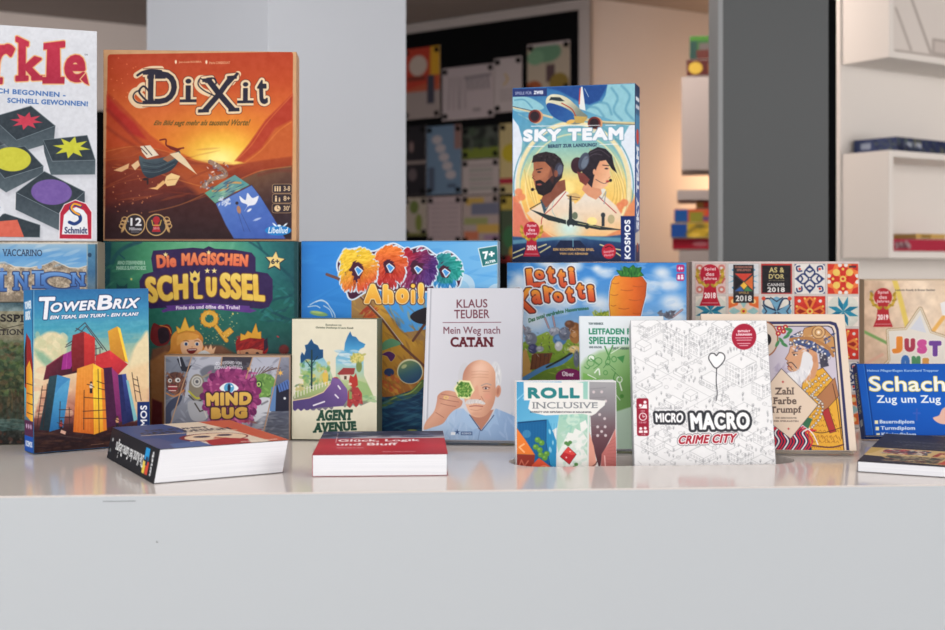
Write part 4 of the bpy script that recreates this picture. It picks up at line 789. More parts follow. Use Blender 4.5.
# ---- cockpit portrait box -----------------------------------------------------------
def art_pilots_game():
    A = Art(508, 82, 640, 266, (96, 158, 186), S=4)
    A.rect(508, 82, 640, 266, ('g', (0, 88), (0, 262), (44, 104, 164), (96, 160, 190), (120, 176, 186), (150, 190, 180), (236, 206, 130), (238, 176, 100), (236, 160, 96)))
    A.poly([(580, 87), (608, 87), (600, 102), (590, 106), (582, 104), (560, 92), (546, 88)], (30, 72, 140), soft=1)
    lb, mb, cb = (140, 194, 208), (98, 158, 184), (186, 214, 214)
    A.poly([(608, 86), (636, 86), (636, 130), (622, 126), (608, 120), (596, 116), (586, 112), (594, 106), (602, 104), (606, 97)], lb, curve=False, soft=.6)
    for p in ([(612, 90), (618, 100), (614, 112), (622, 122)], [(622, 88), (630, 98), (626, 112), (634, 122)], [(600, 104), (608, 106), (612, 116)], [(590, 108), (598, 110), (604, 118)]): A.line(p, 2.4, mb, .8, curve=True, soft=.7)
    A.poly([(512, 96), (530, 98), (544, 108), (530, 112), (512, 110)], lb, curve=True, soft=.6); A.line([(514, 100), (524, 100), (532, 108)], 1.6, mb, curve=True); A.poly([(512, 110), (528, 116), (548, 132), (560, 150), (530, 150), (512, 130)], ('g', (512, 110), (550, 150), (80, 150, 190), (110, 170, 186)))
    for k in range(8): A.line([(514+4*k, 112+2*k), (530+7*k, 122+2.6*k), (560+8*k, 146-k), (590+5*k, 160-3*k)], 1.1, (170, 206, 206) if k % 2 else (80, 140, 168), .55, curve=True, soft=.6)
    # white side shapes
    wt = (218, 228, 240)
    A.poly([(512, 118), (518, 126), (522, 140), (520, 160), (518, 178), (514, 196), (512, 206)], wt, soft=.5, curve=False); A.poly([(636, 124), (629, 128), (622, 140), (620, 152), (624, 166), (630, 186), (636, 200)], wt, soft=.5)
    # porthole with sunset
    A.ell(573, 186, 56, 62, (232, 220, 176), ring=4, soft=.7); A.ell(573, 188, 53, 58, ('g', (0, 142), (0, 240), (124, 182, 186), (170, 200, 170), (236, 208, 124), (240, 196, 104), (238, 160, 92), (226, 130, 92)))
    A.ell(573, 186, 60, 66, (96, 158, 176), ring=1.2, soft=.5); A.ell(574, 188, 49, 53, (246, 228, 170), ring=1.4, a=.7, soft=.6)
    for k in range(9): A.line([(590+k*3, 150+k), (610+k*2, 170+k*3), (614+k, 196+k*3), (600, 222+k*2)], .9, (246, 220, 140) if k % 2 else (206, 170, 96), .6, curve=True)
    for k in range(6): A.line([(524+k*2, 170+k*3), (530+k*2, 196+k*3), (548, 220+k*2)], .9, (246, 226, 150) if k % 2 else (206, 170, 96), .6, curve=True)
    A.poly([(512, 196), (520, 204), (526, 218), (540, 232), (556, 240), (512, 244)], (214, 120, 96), soft=1); A.poly([(636, 196), (628, 206), (620, 222), (606, 234), (590, 242), (636, 244)], (222, 140, 96), soft=1)
    for x, y in ((518, 192), (521, 197), (516, 199), (620, 206), (624, 203), (618, 211)): A.ell(x, y, 4, 3.6, (226, 130, 90), .85, soft=.7)
    A.ell(567, 188, 8, 7, (246, 222, 140), soft=1.5)
    # lower shirts fading into the sunset
    A.poly([(526, 213), (540, 204), (552, 198), (560, 190), (568, 192), (575, 204), (580, 200), (588, 190), (596, 194), (606, 197), (616, 206), (622, 216), (626, 226), (600, 238), (560, 238), (540, 228)], ('g', (0, 190), (0, 236), (230, 226, 218), (232, 210, 184), (240, 190, 128)), soft=.7)
    for p in ([(566, 192), (554, 206), (543, 216), (541, 224)], [(592, 191), (604, 202), (616, 213)]): A.line(p, .8, (176, 60, 60), curve=True)
    A.poly([(540, 200), (548, 196), (550, 204), (544, 214)], (60, 84, 100)); A.line([(548, 198), (546, 208), (550, 202), (556, 196)], 1, (170, 180, 180)); A.line([(556, 194), (552, 210), (560, 222)], .8, (160, 190, 190), .7, curve=True); A.poly([(597, 186), (602, 197), (606, 190)], (222, 222, 214)); A.line([(596, 194), (602, 199), (606, 192), (604, 204)], .9, (150, 160, 164))
    A.poly([(566, 195), (576, 193), (582, 197), (572, 202)], (214, 180, 120)); A.line([(567, 196), (580, 198)], .8, (120, 84, 60)); A.line([(568, 199), (578, 200)], .6, (120, 84, 60))
    # man
    sk1 = ('g', (533, 160), (556, 190), (152, 92, 68), (176, 112, 82), (116, 66, 54)); hr = (42, 34, 40)
    A.poly([(545, 190), (556, 182), (565, 180), (566, 190), (556, 198), (546, 208), (541, 200)], (132, 78, 62))
    A.poly([(533, 160), (544, 158), (556, 162), (560, 174), (556, 186), (548, 194), (539, 194), (535, 188), (533.6, 182), (531.6, 175), (533.4, 170)], sk1)
    A.poly([(531.5, 163), (533, 156), (538, 153.6), (546, 152), (555, 154), (561, 159), (564, 166), (562, 178), (556, 184), (553, 176), (551, 168), (545, 162), (536, 162)], hr); A.dabs(22, (538, 155, 558, 161), [(70, 58, 62), (28, 22, 30)], (.6, 1.4), (.4, .8), (0, 180), .7)
    A.poly([(535, 181), (540, 180), (545, 183), (551, 177), (554, 175), (556, 184), (551, 192), (543, 196), (538, 194), (535.6, 189)], (34, 28, 34)); A.ell(539, 184.6, 2.6, 1, (150, 80, 70)); A.ell(559, 170, 4.4, 7, (60, 60, 76), rot=10); A.ell(560, 170, 2.6, 5, (90, 96, 116), rot=10); A.ell(556, 174, 2, 3.4, (140, 84, 66))
    A.line([(536, 170), (542, 168.6)], 1, hr); A.ell(539, 172.2, 2, .9, (50, 36, 40)); A.line([(533.6, 176), (532, 178), (534.6, 179.6)], .7, (100, 58, 46)); A.ell(532.2, 189.6, 1.6, 1.6, (30, 28, 34)); A.line([(533, 189), (540, 190)], .5, (40, 36, 44)); A.poly([(551, 166), (556, 172), (553, 184), (548, 178)], (100, 56, 50), .5, soft=1)
    # woman
    A.poly([(586, 180), (600, 186), (602, 194), (596, 200), (588, 196), (582, 190)], (214, 150, 116))
    A.poly([(590, 164), (600, 158), (607, 162), (610, 170), (609.6, 173), (611, 178), (608.6, 180), (607.6, 186), (602, 189.6), (594, 188), (588, 180)], ('g', (592, 170), (610, 180), (214, 148, 112), (238, 188, 150)))
    A.poly([(583, 160), (590, 152), (598, 148), (606, 150), (612, 156), (614, 166), (617, 174), (612, 170), (606, 161), (600, 162), (597, 168), (594, 178), (592, 188), (586, 182), (582, 172)], (40, 34, 44)); A.ell(577.5, 166, 6.4, 8, (56, 34, 44)); A.ell(584, 162, 5, 9, (70, 78, 96), rot=20); A.ell(585, 163, 3, 6.5, (104, 116, 134), rot=20); A.poly([(577, 172), (584, 174), (590, 180), (586, 186), (580, 182)], (120, 60, 56))
    for p in ([(590, 154), (600, 151), (610, 158)], [(586, 160), (594, 155), (602, 156)]): A.line(p, .6, (90, 80, 92), .8, curve=True)
    A.line([(603, 166), (609, 166.6)], .8, (60, 40, 44)); A.ell(606.6, 169.4, 1.7, .8, (50, 40, 46)); A.ell(608, 182, 2, 1.1, (190, 70, 72)); A.line([(610.4, 177.6), (609, 178.8)], .6, (180, 110, 88)); A.ell(594.6, 172.6, 1.6, 2.8, (222, 160, 126)); A.ell(610.6, 181, 1.5, 1.5, (30, 28, 34)); A.line([(596, 180), (604, 184), (610, 181)], .5, (60, 50, 56), curve=True)
    # airliner on top
    A.line([(512, 107), (535, 113), (552, 118)], 2, (206, 196, 160)); A.line([(512, 106.2), (535, 111.8)], .8, (70, 90, 110)); A.line([(576, 119), (606, 124), (636, 125.5)], 2.8, (206, 194, 150)); A.line([(590, 123.6), (636, 126.6)], .8, (110, 110, 100))
    A.poly([(579.5, 106), (581.5, 88), (583, 88), (586, 112), (580, 110)], (222, 226, 226)); A.line([(580.6, 90), (579.6, 105)], 1.2, (190, 70, 62)); A.line([(585, 90), (589, 98)], .5, (200, 220, 230))
    A.poly([(546, 104), (547, 98), (552, 95), (560, 95.6), (568, 99), (576, 106), (583, 113), (588, 118), (582, 124), (572, 125), (560, 120), (550, 112)], ('g', (550, 95), (570, 122), (222, 218, 190), (206, 204, 176), (120, 130, 120)), curve=True)
    A.poly([(546.6, 107), (548.5, 103.5), (556, 105), (566, 109), (573, 114), (575, 120), (570, 123.6), (562, 122), (552, 116)], ('g', (548, 104), (570, 122), (30, 70, 140), (44, 96, 160)), curve=True); A.line([(562, 104), (572, 110), (576, 117)], 1, (170, 60, 50), curve=True); A.poly([(549, 101), (551, 97.6), (560, 98), (565, 102), (560, 102), (552, 100.6)], (44, 56, 60)); A.ell(571, 122.6, 4.6, 2, (222, 180, 100), rot=-14); A.poly([(574, 117), (588, 118), (584, 124), (576, 124)], (190, 160, 90))
    for x, y, r_ in ((534.5, 116.5, 7), (594.5, 124.6, 7)):
        A.ell(x+1.4, y+.4, r_, r_*.98, (206, 150, 110)); A.ell(x, y, r_*.92, r_*.94, (110, 44, 44)); A.ell(x, y, r_*.66, r_*.68, (44, 30, 38))
    A.ell(594, 132, 4, 2, (230, 224, 190), .8)
    wh = (234, 238, 244)
    A.line([(531, 126.4), (600, 126.6)], .7, (220, 230, 236)); A.line([(606, 126.8), (616, 126.9)], .7, (220, 230, 236))
    A.text('SKY TEAM', [(523, 129.5), (623.5, 128.5), (623.5, 141.6), (522.5, 142)], wh, 1.25, out=[(.8, (110, 160, 184))])
    A.line([(528, 146.6), (544, 146.6)], .7, wh); A.line([(600, 145.6), (618, 145.4)], .7, wh); A.text('BEREIT ZUR LANDUNG?', [(548, 145), (597, 144), (597, 147.6), (548, 148.4)], (30, 50, 84), .2, part='subtitle')
    A.rect(512, 88.5, 547, 96.6, (38, 54, 110), part='range_tab'); A.text('SPIELE FÜR', (514.6, 91, 531.5, 94.4), (190, 196, 220), .05, part='range_tab'); A.text('ZWEI', (533.6, 91, 543, 94.4), (236, 240, 248), .3, part='range_tab')
    # runway
    A.poly([(508, 236), (540, 238), (573, 236), (606, 236), (640, 232), (640, 266), (508, 266)], ('g', (0, 234), (0, 262), (50, 96, 140), (28, 46, 88), (26, 34, 62)), soft=.8)
    A.glow(569, 228, 22, 20, (200, 232, 226), .95); A.poly([(512, 240), (560, 236), (573, 235), (560, 239), (512, 244)], (110, 170, 190), .7, soft=.8); A.poly([(636, 238), (590, 236), (573, 235), (590, 239), (636, 243)], (110, 170, 190), .7, soft=.8)
    A.poly([(560, 240), (580, 240), (600, 262), (544, 262)], (24, 36, 68)); A.line([(573, 239), (573, 246)], 1, (120, 180, 200), .8)
    for p in ([(512, 253), (524, 248)], [(512, 258), (522, 254)], [(538, 247), (546, 244)], [(540, 252), (550, 246)], [(616, 252), (622, 256)], [(614, 248), (620, 249)], [(600, 244), (612, 248)]): A.line(p, 1.3, (222, 214, 160), .9)
    dk = (40, 50, 54)
    A.poly([(569.6, 196), (571.6, 196), (572.6, 222), (568.6, 222)], dk); A.ell(571, 222.6, 4.4, 4.2, dk); A.ell(575, 215.6, 2.8, 3.6, (104, 116, 96)); A.poly([(529, 209), (545, 214), (566, 220), (566, 224), (548, 220)], dk); A.line([(530, 208.6), (542, 202)], .9, dk); A.poly([(574, 220), (600, 226), (624, 229.6), (600, 229.6), (574, 225)], dk); A.line([(578, 223), (600, 227)], .8, (150, 150, 110)); A.ell(559, 220.6, 2, 2.2, dk); A.ell(587, 226.5, 2.2, 2.2, dk); A.ell(571, 226, 2, 1.4, (222, 240, 236))
    A.rect(601.5, 214, 604.5, 226, (54, 60, 66)); A.ell(603, 215, 2.2, 2.4, (54, 60, 66)); A.ell(611, 219, 3.4, 4.4, (170, 160, 120), .8); A.ell(592, 221, 5, 4, (250, 232, 150), .9)
    award(A, 531.2, 221.5, 34.5, '2024', (178, 34, 58))
    A.text('EIN KOOPERATIVES SPIEL', (553, 247.6, 594, 250.2), (226, 178, 110), .22, part='subtitle'); A.text('VON LUC RÉMOND', (559.5, 251.6, 588, 254), (226, 178, 110), .22, part='subtitle')
    A.ell(608.5, 250.5, 7, 7.4, (186, 36, 58), part='publisher_logo'); A.text('Scorpion', [(603.4, 250), (613.6, 248.6), (613.6, 251.6), (603.4, 253)], (232, 190, 196), .1, part='publisher_logo'); A.text('Masqué', [(604, 253.6), (613, 252.4), (613, 255), (604, 256.2)], (232, 190, 196), .1, part='publisher_logo'); A.line([(605, 247), (609, 245.4), (612, 247)], .8, (60, 16, 26), curve=True)
    A.rect(620.4, 216, 636, 262, (24, 44, 104), part='publisher_tag'); A.text('KOSMOS', [(624, 257.8), (624, 219.6), (630, 219.6), (630, 257.8)], (240, 244, 250), .45, part='publisher_tag')
    A.noise(3, .03, seed=7)
    return A
def art_pilots_side():
    A = Art(0, 0, 30, 178, (62, 84, 140), S=3)
    A.rect(0, 0, 30, 178, ('g', (0, 0), (0, 178), (30, 44, 80), (70, 130, 170), (64, 96, 160), (70, 90, 150), (110, 110, 130)))
    A.rect(3, 12, 27, 16, (214, 220, 230)); A.rect(3, 20, 27, 24, (190, 196, 210)); A.ell(15, 52, 9, 8, (200, 70, 50)); A.rect(0, 30, 30, 42, (70, 130, 170))
    A.text('SKY TEAM', [(7, 146), (7, 62), (25, 62), (25, 146)], (226, 232, 240), 1.2); A.poly([(0, 150), (30, 146), (30, 160), (0, 162)], (200, 190, 180)); A.rect(4, 162, 26, 178, (60, 50, 80)); A.ell(15, 164, 6, 5, (150, 80, 70))
    return A

# ---- sky box with orange title ----------------------------------------------------
def art_carrot_game():
    A = Art(503, 258, 690, 440, (96, 158, 220))
    A.rect(503, 258, 690, 440, ('g', (0, 262), (0, 345), (56, 132, 208), (96, 158, 220), (166, 196, 226)))
    for cx, cy, rx, ry in ((519, 280, 12, 14), (512, 290, 12, 14), (530, 290, 20, 16), (556, 300, 34, 20), (562, 270, 18, 12), (548, 262, 18, 8), (606, 272, 14, 8), (598, 268, 8, 6), (640, 296, 20, 10), (662, 272, 14, 10), (668, 284, 20, 10), (672, 302, 18, 14), (650, 285, 14, 8), (600, 304, 20, 14), (590, 282, 12, 8), (676, 318, 16, 10), (535, 322, 24, 18), (575, 264, 14, 10)):
        A.glow(cx, cy, rx, ry, (232, 238, 244), .9); A.glow(cx+3, cy+3, rx*.7, ry*.7, (206, 220, 236), .5)
    A.dabs(100, (508, 262, 684, 318), [(206, 220, 238), (120, 174, 226), (236, 240, 244)], (3, 8), (1.5, 3), (-20, 20), .22)
    ora = lambda y0, y1: ('g', (0, y0), (0, y1), (240, 168, 60), (226, 110, 60), (206, 76, 52))
    ou = [(2.6, (226, 232, 240)), (1.25, (88, 40, 44))]
    for t, x0, y0, x1, y1, dy in (('L', 527, 267.6, 545, 287.4, 1), ('o', 535.5, 270, 545, 279.2, 0), ('t', 548, 266.4, 556, 283.4, 0), ('t', 559, 269.4, 567, 287.6, 0), ('i', 570, 266.6, 575.6, 284, 0),
                              ('K', 516, 289, 535, 315, 1), ('a', 532.4, 290.5, 542.6, 305, 0), ('r', 545, 287.6, 556, 304.4, -2), ('o', 554.5, 292.8, 564, 302.8, 0), ('t', 567.4, 287.4, 575, 303.4, 0), ('t', 578, 283.4, 586, 299.4, 0), ('i', 589, 285, 595.4, 302, 0)):
        A.text(t, [(x0-1, y0+dy), (x1-1, y0-dy), (x1+1, y1-dy), (x0+1, y1+dy)], ora(y0, y1), 1.35, out=ou)
    A.text('Das total verdrehte Hasenrennen', [(529, 320.6), (590, 307.2), (590, 310.8), (529.5, 325)], (40, 100, 60), .22, arc=2.4, part='subtitle')
    # plain carrot standing in the grass
    A.poly([(590, 320), (600, 314), (612, 311.5), (625, 314), (625, 326), (590, 326)], (130, 150, 50), soft=.6); A.dabs(40, (594, 312, 616, 320), [(170, 180, 60), (100, 130, 44), (190, 196, 80)], (1, 3), (.5, 1), (40, 130), .7)
    A.poly([(612, 320), (610.6, 306), (611, 292), (613, 281), (616, 276.5), (624, 274.4), (636, 274.6), (643, 277), (647, 283), (646, 296), (643, 308), (640, 322)], ('g', (611, 0), (648, 0), (238, 166, 56), (234, 132, 50), (222, 106, 42), (186, 80, 36)), out=[(1.2, (206, 222, 238)), (.5, (130, 60, 34))])
    for x0, x1, y in ((613, 620, 283), (634, 645, 286), (612, 619, 295), (630, 642, 300), (612, 617, 306), (622, 634, 290), (620, 630, 309), (634, 642, 314)): A.line([(x0, y), ((x0+x1)/2, y+.8), (x1, y)], .7, (176, 82, 40), .8, curve=True)
    A.poly([(622, 276), (618, 270), (624, 271), (625, 266), (630, 268), (634, 264.6), (637, 268), (642, 267), (641, 271), (644, 275), (638, 276.5)], (50, 120, 54), out=[(.5, (30, 80, 44))]); A.dabs(26, (622, 267, 641, 275), [(90, 160, 70), (34, 90, 44)], (1, 3), (.4, .8), (60, 120), .8)
    # meadow below
    A.poly([(503, 360), (525, 345), (548, 334), (560, 338), (584, 346), (640, 340), (690, 330), (690, 440), (503, 440)], ('g', (0, 335), (0, 390), (150, 176, 66), (112, 146, 50), (96, 120, 50)), soft=.6); A.dabs(90, (520, 340, 582, 380), [(170, 190, 80), (100, 134, 46), (130, 156, 56)], (1.5, 4), (.6, 1.4), (-40, 40), .5)
    A.poly([(503, 370), (527, 352), (533, 372), (531, 384), (503, 384)], (196, 150, 84)); A.poly([(533, 357), (554, 356), (549, 372), (531, 374)], (112, 68, 46)); [A.line([(534+4*k, 358), (532.5+4*k, 373)], .6, (84, 50, 38)) for k in range(5)]
    A.line([(525, 384), (545, 372), (562, 366), (572, 358)], 5, (84, 134, 184), curve=True); A.line([(548, 371), (562, 363), (573, 356)], 2, (50, 54, 44), curve=True)
    for cx, cy, rx, ry, c in ((532, 342, 6, 7, (120, 124, 140)), (528, 334, 4, 5, (140, 144, 158)), (534, 352, 5, 5, (70, 70, 110)), (541, 352, 4, 3, (150, 152, 164)), (556, 334, 6, 5, (150, 154, 170)), (561, 342, 7, 6, (84, 128, 180)), (566, 336, 6, 7, (104, 110, 130)), (576, 330, 6, 6, (140, 90, 54)), (577, 339, 6, 7, (170, 116, 66)), (571, 326, 5, 4, (110, 70, 50)), (576, 352, 6, 4, (226, 196, 130)), (560, 349, 4, 5, (196, 198, 204)), (578, 362, 3, 9, (100, 108, 124))):
        A.ell(cx, cy, rx, ry, c, soft=.6); A.ell(cx-rx*.25, cy-ry*.3, rx*.45, ry*.4, tuple(min(255, k+34) for k in c), .8, soft=.5)
    for p in ([(550, 330), (546, 320)], [(556, 328), (554, 318)], [(526, 332), (522, 326)], [(672, 318), (682, 310)]): A.line(p, 2.2, (130, 130, 146)); A.line(p, .8, (206, 160, 160))
    A.dabs(22, (660, 312, 674, 319), [(110, 112, 124), (84, 84, 96)], (1.4, 3), (.8, 1.4)); A.dabs(60, (526, 330, 582, 360), [(60, 60, 70), (226, 226, 230)], (.8, 2), (.3, .6), (0, 180), .6)
    A.ell(571, 381, 14, 9, (124, 34, 92)); A.text('Über', [(563.6, 374.8), (575.5, 374.8), (575.5, 380), (563.6, 380)], (236, 226, 234), .35, serif=.06, part='subtitle')
    for y in (264, 273):
        A.rect(676.4, y, 684, y+7.6, (178, 48, 116), rad=1.6, part='age_badge')
    A.text('4+', (677.6, 266, 682.8, 269.6), (244, 232, 240), .3, part='age_badge'); A.ell(678.6, 275.6, 1, 1.1, (244, 232, 240)); A.ell(681.8, 275.4, 1.1, 1.2, (244, 232, 240)); A.rect(677.4, 276.6, 679.8, 279, (244, 232, 240)); A.rect(680.6, 276.6, 683.2, 279, (244, 232, 240)); A.noise(4, .02, seed=3)
    return A

# ---- softcover with dice -------------------------------------------------------------
def art_dice_book():
    A = Art(512, 375, 620, 471, (226, 228, 226), S=5)
    A.poly([(512, 375), (562, 375), (562, 400), (557, 425), (548, 430), (512, 430)], ('g', (512, 376), (556, 425), (70, 150, 196), (110, 186, 220))); [A.line([(514+9*k, 400-4*k), (528+9*k, 388-4*k)], 1.2, (150, 206, 230), .7) for k in range(5)]
    A.poly([(562, 384), (590, 380), (590, 468), (562, 468), (556, 440)], ('g', (0, 384), (0, 468), (150, 200, 190), (166, 206, 186), (190, 216, 200))); A.ell(573, 417, 7, 6.5, (196, 222, 206)); A.dabs(50, (562, 405, 588, 440), [(130, 190, 176), (180, 214, 200)], (2, 5), (.8, 1.6), (0, 180), .4)
    A.poly([(558, 468), (558, 450), (564, 438), (568, 430), (573, 431), (575, 426), (581, 429), (580, 421), (586, 418), (588, 425), (583, 430), (588, 438), (583, 446), (588, 455), (586, 468)], (230, 234, 230), curve=False); A.dabs(60, (562, 430, 588, 466), [(238, 240, 236), (190, 214, 204), (206, 224, 214)], (1.4, 3.4), (.8, 1.8), (0, 180), .6)
    A.poly([(517, 419), (546, 417), (553, 430), (556, 440), (555, 468), (512, 468)], (24, 96, 150)); A.poly([(546, 417), (548, 417), (556, 438), (555.5, 468), (548, 460), (545, 440)], (46, 140, 190)); A.line([(546, 418), (545.5, 440), (549, 462)], .6, (14, 54, 96)); A.line([(517, 420), (546, 417.6)], .8, (14, 54, 96)); A.ell(526, 431, 4.4, 4, (60, 130, 176)); A.ell(549.5, 429, 1.1, 2.6, (150, 210, 230), rot=-12); A.ell(549.8, 447, 1.2, 3, (150, 210, 230), rot=-8); A.ell(552.6, 440, .8, 2.2, (150, 210, 230))
    for k in range(14): A.line([(518+3*k, 421), (517+3*k, 450)], .35, (40, 116, 168), .6)
    A.poly([(516, 425), (524, 436), (534, 452), (515, 451)], (232, 126, 54)); A.line([(523, 441), (518, 444), (523, 449)], 1.5, (246, 186, 130)); A.poly([(515, 451), (534, 452), (532, 468), (512, 468)], (146, 54, 42)); A.line([(517, 464), (520, 457), (523, 463), (527, 458)], 1.4, (196, 104, 84)); A.poly([(531, 462), (538, 455), (555, 468), (528, 468)], (216, 84, 56)); A.ell(543, 466, 4, 3, (236, 140, 110), ring=1)
    for cx, cy in ((535, 444), (539, 447), (541, 440), (537, 437), (544, 455), (540, 452), (546, 451)): A.ell(cx, cy, 3, 2.8, (96, 150, 62), soft=.5); A.ell(cx-.8, cy-.8, 1.2, 1, (134, 186, 84))
    A.poly([(568, 444.6), (576, 452), (569, 461.6), (560, 454)], (190, 44, 52), out=[(.4, (90, 20, 30))]); A.poly([(568, 444.6), (576, 452), (571.6, 452.6), (563, 449.6)], (222, 74, 70)); A.ell(566, 455, .8, .8, (240, 210, 210)); A.ell(570, 449, .8, .6, (240, 210, 210))
    for cx, cy in ((568, 442), (566, 440.6), (570, 440), (574, 465), (571, 466), (576, 462), (574, 467)): A.ell(cx, cy, 2, 1.7, (84, 136, 76))
    A.poly([(589, 381), (616, 382), (616, 427), (603, 452), (600, 468), (592, 440)], ('g', (0, 384), (0, 460), (160, 160, 164), (130, 124, 130), (104, 72, 80), (84, 50, 58))); [A.line([(590, 388+9*k), (606, 387+9*k)], .4, (120, 118, 124), .7) for k in range(6)]
    for x, y in ((594, 391), (602, 391), (596, 401), (606, 400), (600, 413), (605, 417), (598, 425), (605.5, 425), (602, 429.6), (598, 433.6), (606, 433.6), (592, 405)): A.ell(x, y, 1.4, 1.4, (204, 192, 196))
    A.poly([(616, 427), (610, 440), (602, 452), (601, 468), (618, 468)], ('g', (0, 428), (0, 468), (196, 122, 116), (176, 100, 98))); A.line([(605, 454), (606, 466)], 1.2, (226, 180, 176)); A.poly([(589.6, 430), (594, 444), (597, 462), (592, 468), (588, 468)], (222, 158, 140)); A.line([(590, 466), (596, 462), (600, 454)], 1, (84, 50, 50))
    for k in range(8): A.line([(610-k*.6, 440+3*k), (617, 436+4*k)], .35, (150, 80, 80), .6)
    A.line([(589, 380), (588, 468)], 1.6, (220, 226, 224))
    # title block
    A.poly([(524, 380), (583.5, 382), (583.5, 397.6), (606, 399.6), (605, 404), (600, 408), (596, 412), (592, 414), (583, 412), (545, 413), (532, 410), (528, 406), (530, 398), (524, 398)], (230, 230, 228), part='title')
    A.text('ROLL', [(528, 385.4), (580, 386.6), (580, 397), (528, 396.4)], (42, 128, 132), 1.05); A.text('INCLUSIVE', [(533, 399.8), (598, 401), (598, 406.6), (533, 406.2)], (116, 122, 128), 0, serif=.09); A.text('DIVERSITY UND REPRÄSENTATION IM ROLLENSPIEL', [(530, 408.3), (592, 409.6), (592, 411.2), (530, 410.2)], (40, 44, 50), .08, part='subtitle')
    return A

# ---- slim guide book ------------------------------------------------------------------
def art_guide_book():
    A = Art(576, 315, 672, 464, (216, 224, 230), S=4)
    gr = ('g', (580, 350), (640, 440), (170, 200, 160), (120, 166, 100), (112, 158, 88))
    A.poly([(580, 372), (586, 364), (600, 356), (620, 352), (640, 350), (672, 346), (672, 420), (615, 420), (580, 392)], gr, soft=2.4); A.poly([(615, 418), (672, 400), (672, 462), (615, 462)], (190, 214, 196), soft=.8); A.rect(580, 396, 616, 462, (216, 226, 222), soft=1)
    A.text('TOM WERNECK', (590, 326.4, 605, 328.6), (50, 70, 74), .12, part='author_name'); g2 = (38, 130, 98)
    A.text('LEITFADEN FÜR', [(590, 331), (642, 331), (642, 338.6), (590, 338.6)], g2, .36); A.text('SPIELEERFINDER', [(590, 341), (650, 341.5), (650, 349), (590, 348.6)], g2, .36)
    A.text('UND SOLCHE,', (590, 350.8, 603, 353), (50, 70, 74), .1, part='subtitle'); A.text('DIE ES WERDEN WOLLEN', (614, 351.8, 640, 354), (50, 70, 74), .1, part='subtitle')
    ol, ow = (86, 146, 84), (224, 234, 222)
    A.ell(592, 363, 3.4, 3.2, ow); A.ell(592, 363, 3.4, 3.2, ol, ring=.7); A.ell(591, 368, 3.6, 3.4, ol, ring=.8); A.ell(599, 366, 3.6, 3.4, ol, ring=.8); A.line([(591, 363), (600, 370), (594, 374)], .8, ol)
    A.line([(606, 351), (611, 364)], 1.4, ol); A.line([(614, 350), (608, 364)], 1.4, ol); A.ell(608.6, 367, 2.2, 3, ol, ring=.9, rot=20); A.ell(615, 364, 2.4, 2.8, ol, ring=.9); A.line([(604, 373), (608, 368), (616, 375)], .6, (70, 120, 74)); A.line([(612, 358), (622, 352)], .7, ow)
    A.line([(585, 372), (588, 374), (590, 372)], 1.2, ol, curve=True); A.poly([(583, 378), (600, 384), (596, 390), (583, 388)], (120, 176, 90), .9); A.line([(595, 378), (599, 374), (600, 380)], 1.4, ow, curve=True); A.line([(588, 380), (596, 384)], 1, ow)
    A.ell(606, 378, 2, 2.2, ol, ring=.8); A.ell(620, 385, 2.6, 2.8, ow, ring=1); A.line([(620, 388), (622, 396)], 1.4, ow); A.line([(612, 374), (622, 384)], .5, (70, 120, 74)); A.line([(610, 392), (620, 406)], .8, ow); A.ell(622, 402, 2, 2, (80, 140, 66)); A.poly([(618, 362), (626, 360), (624, 368)], (70, 140, 80)); A.line([(616, 378), (614, 384), (617, 388)], 1, (70, 130, 70), curve=True)
    return A

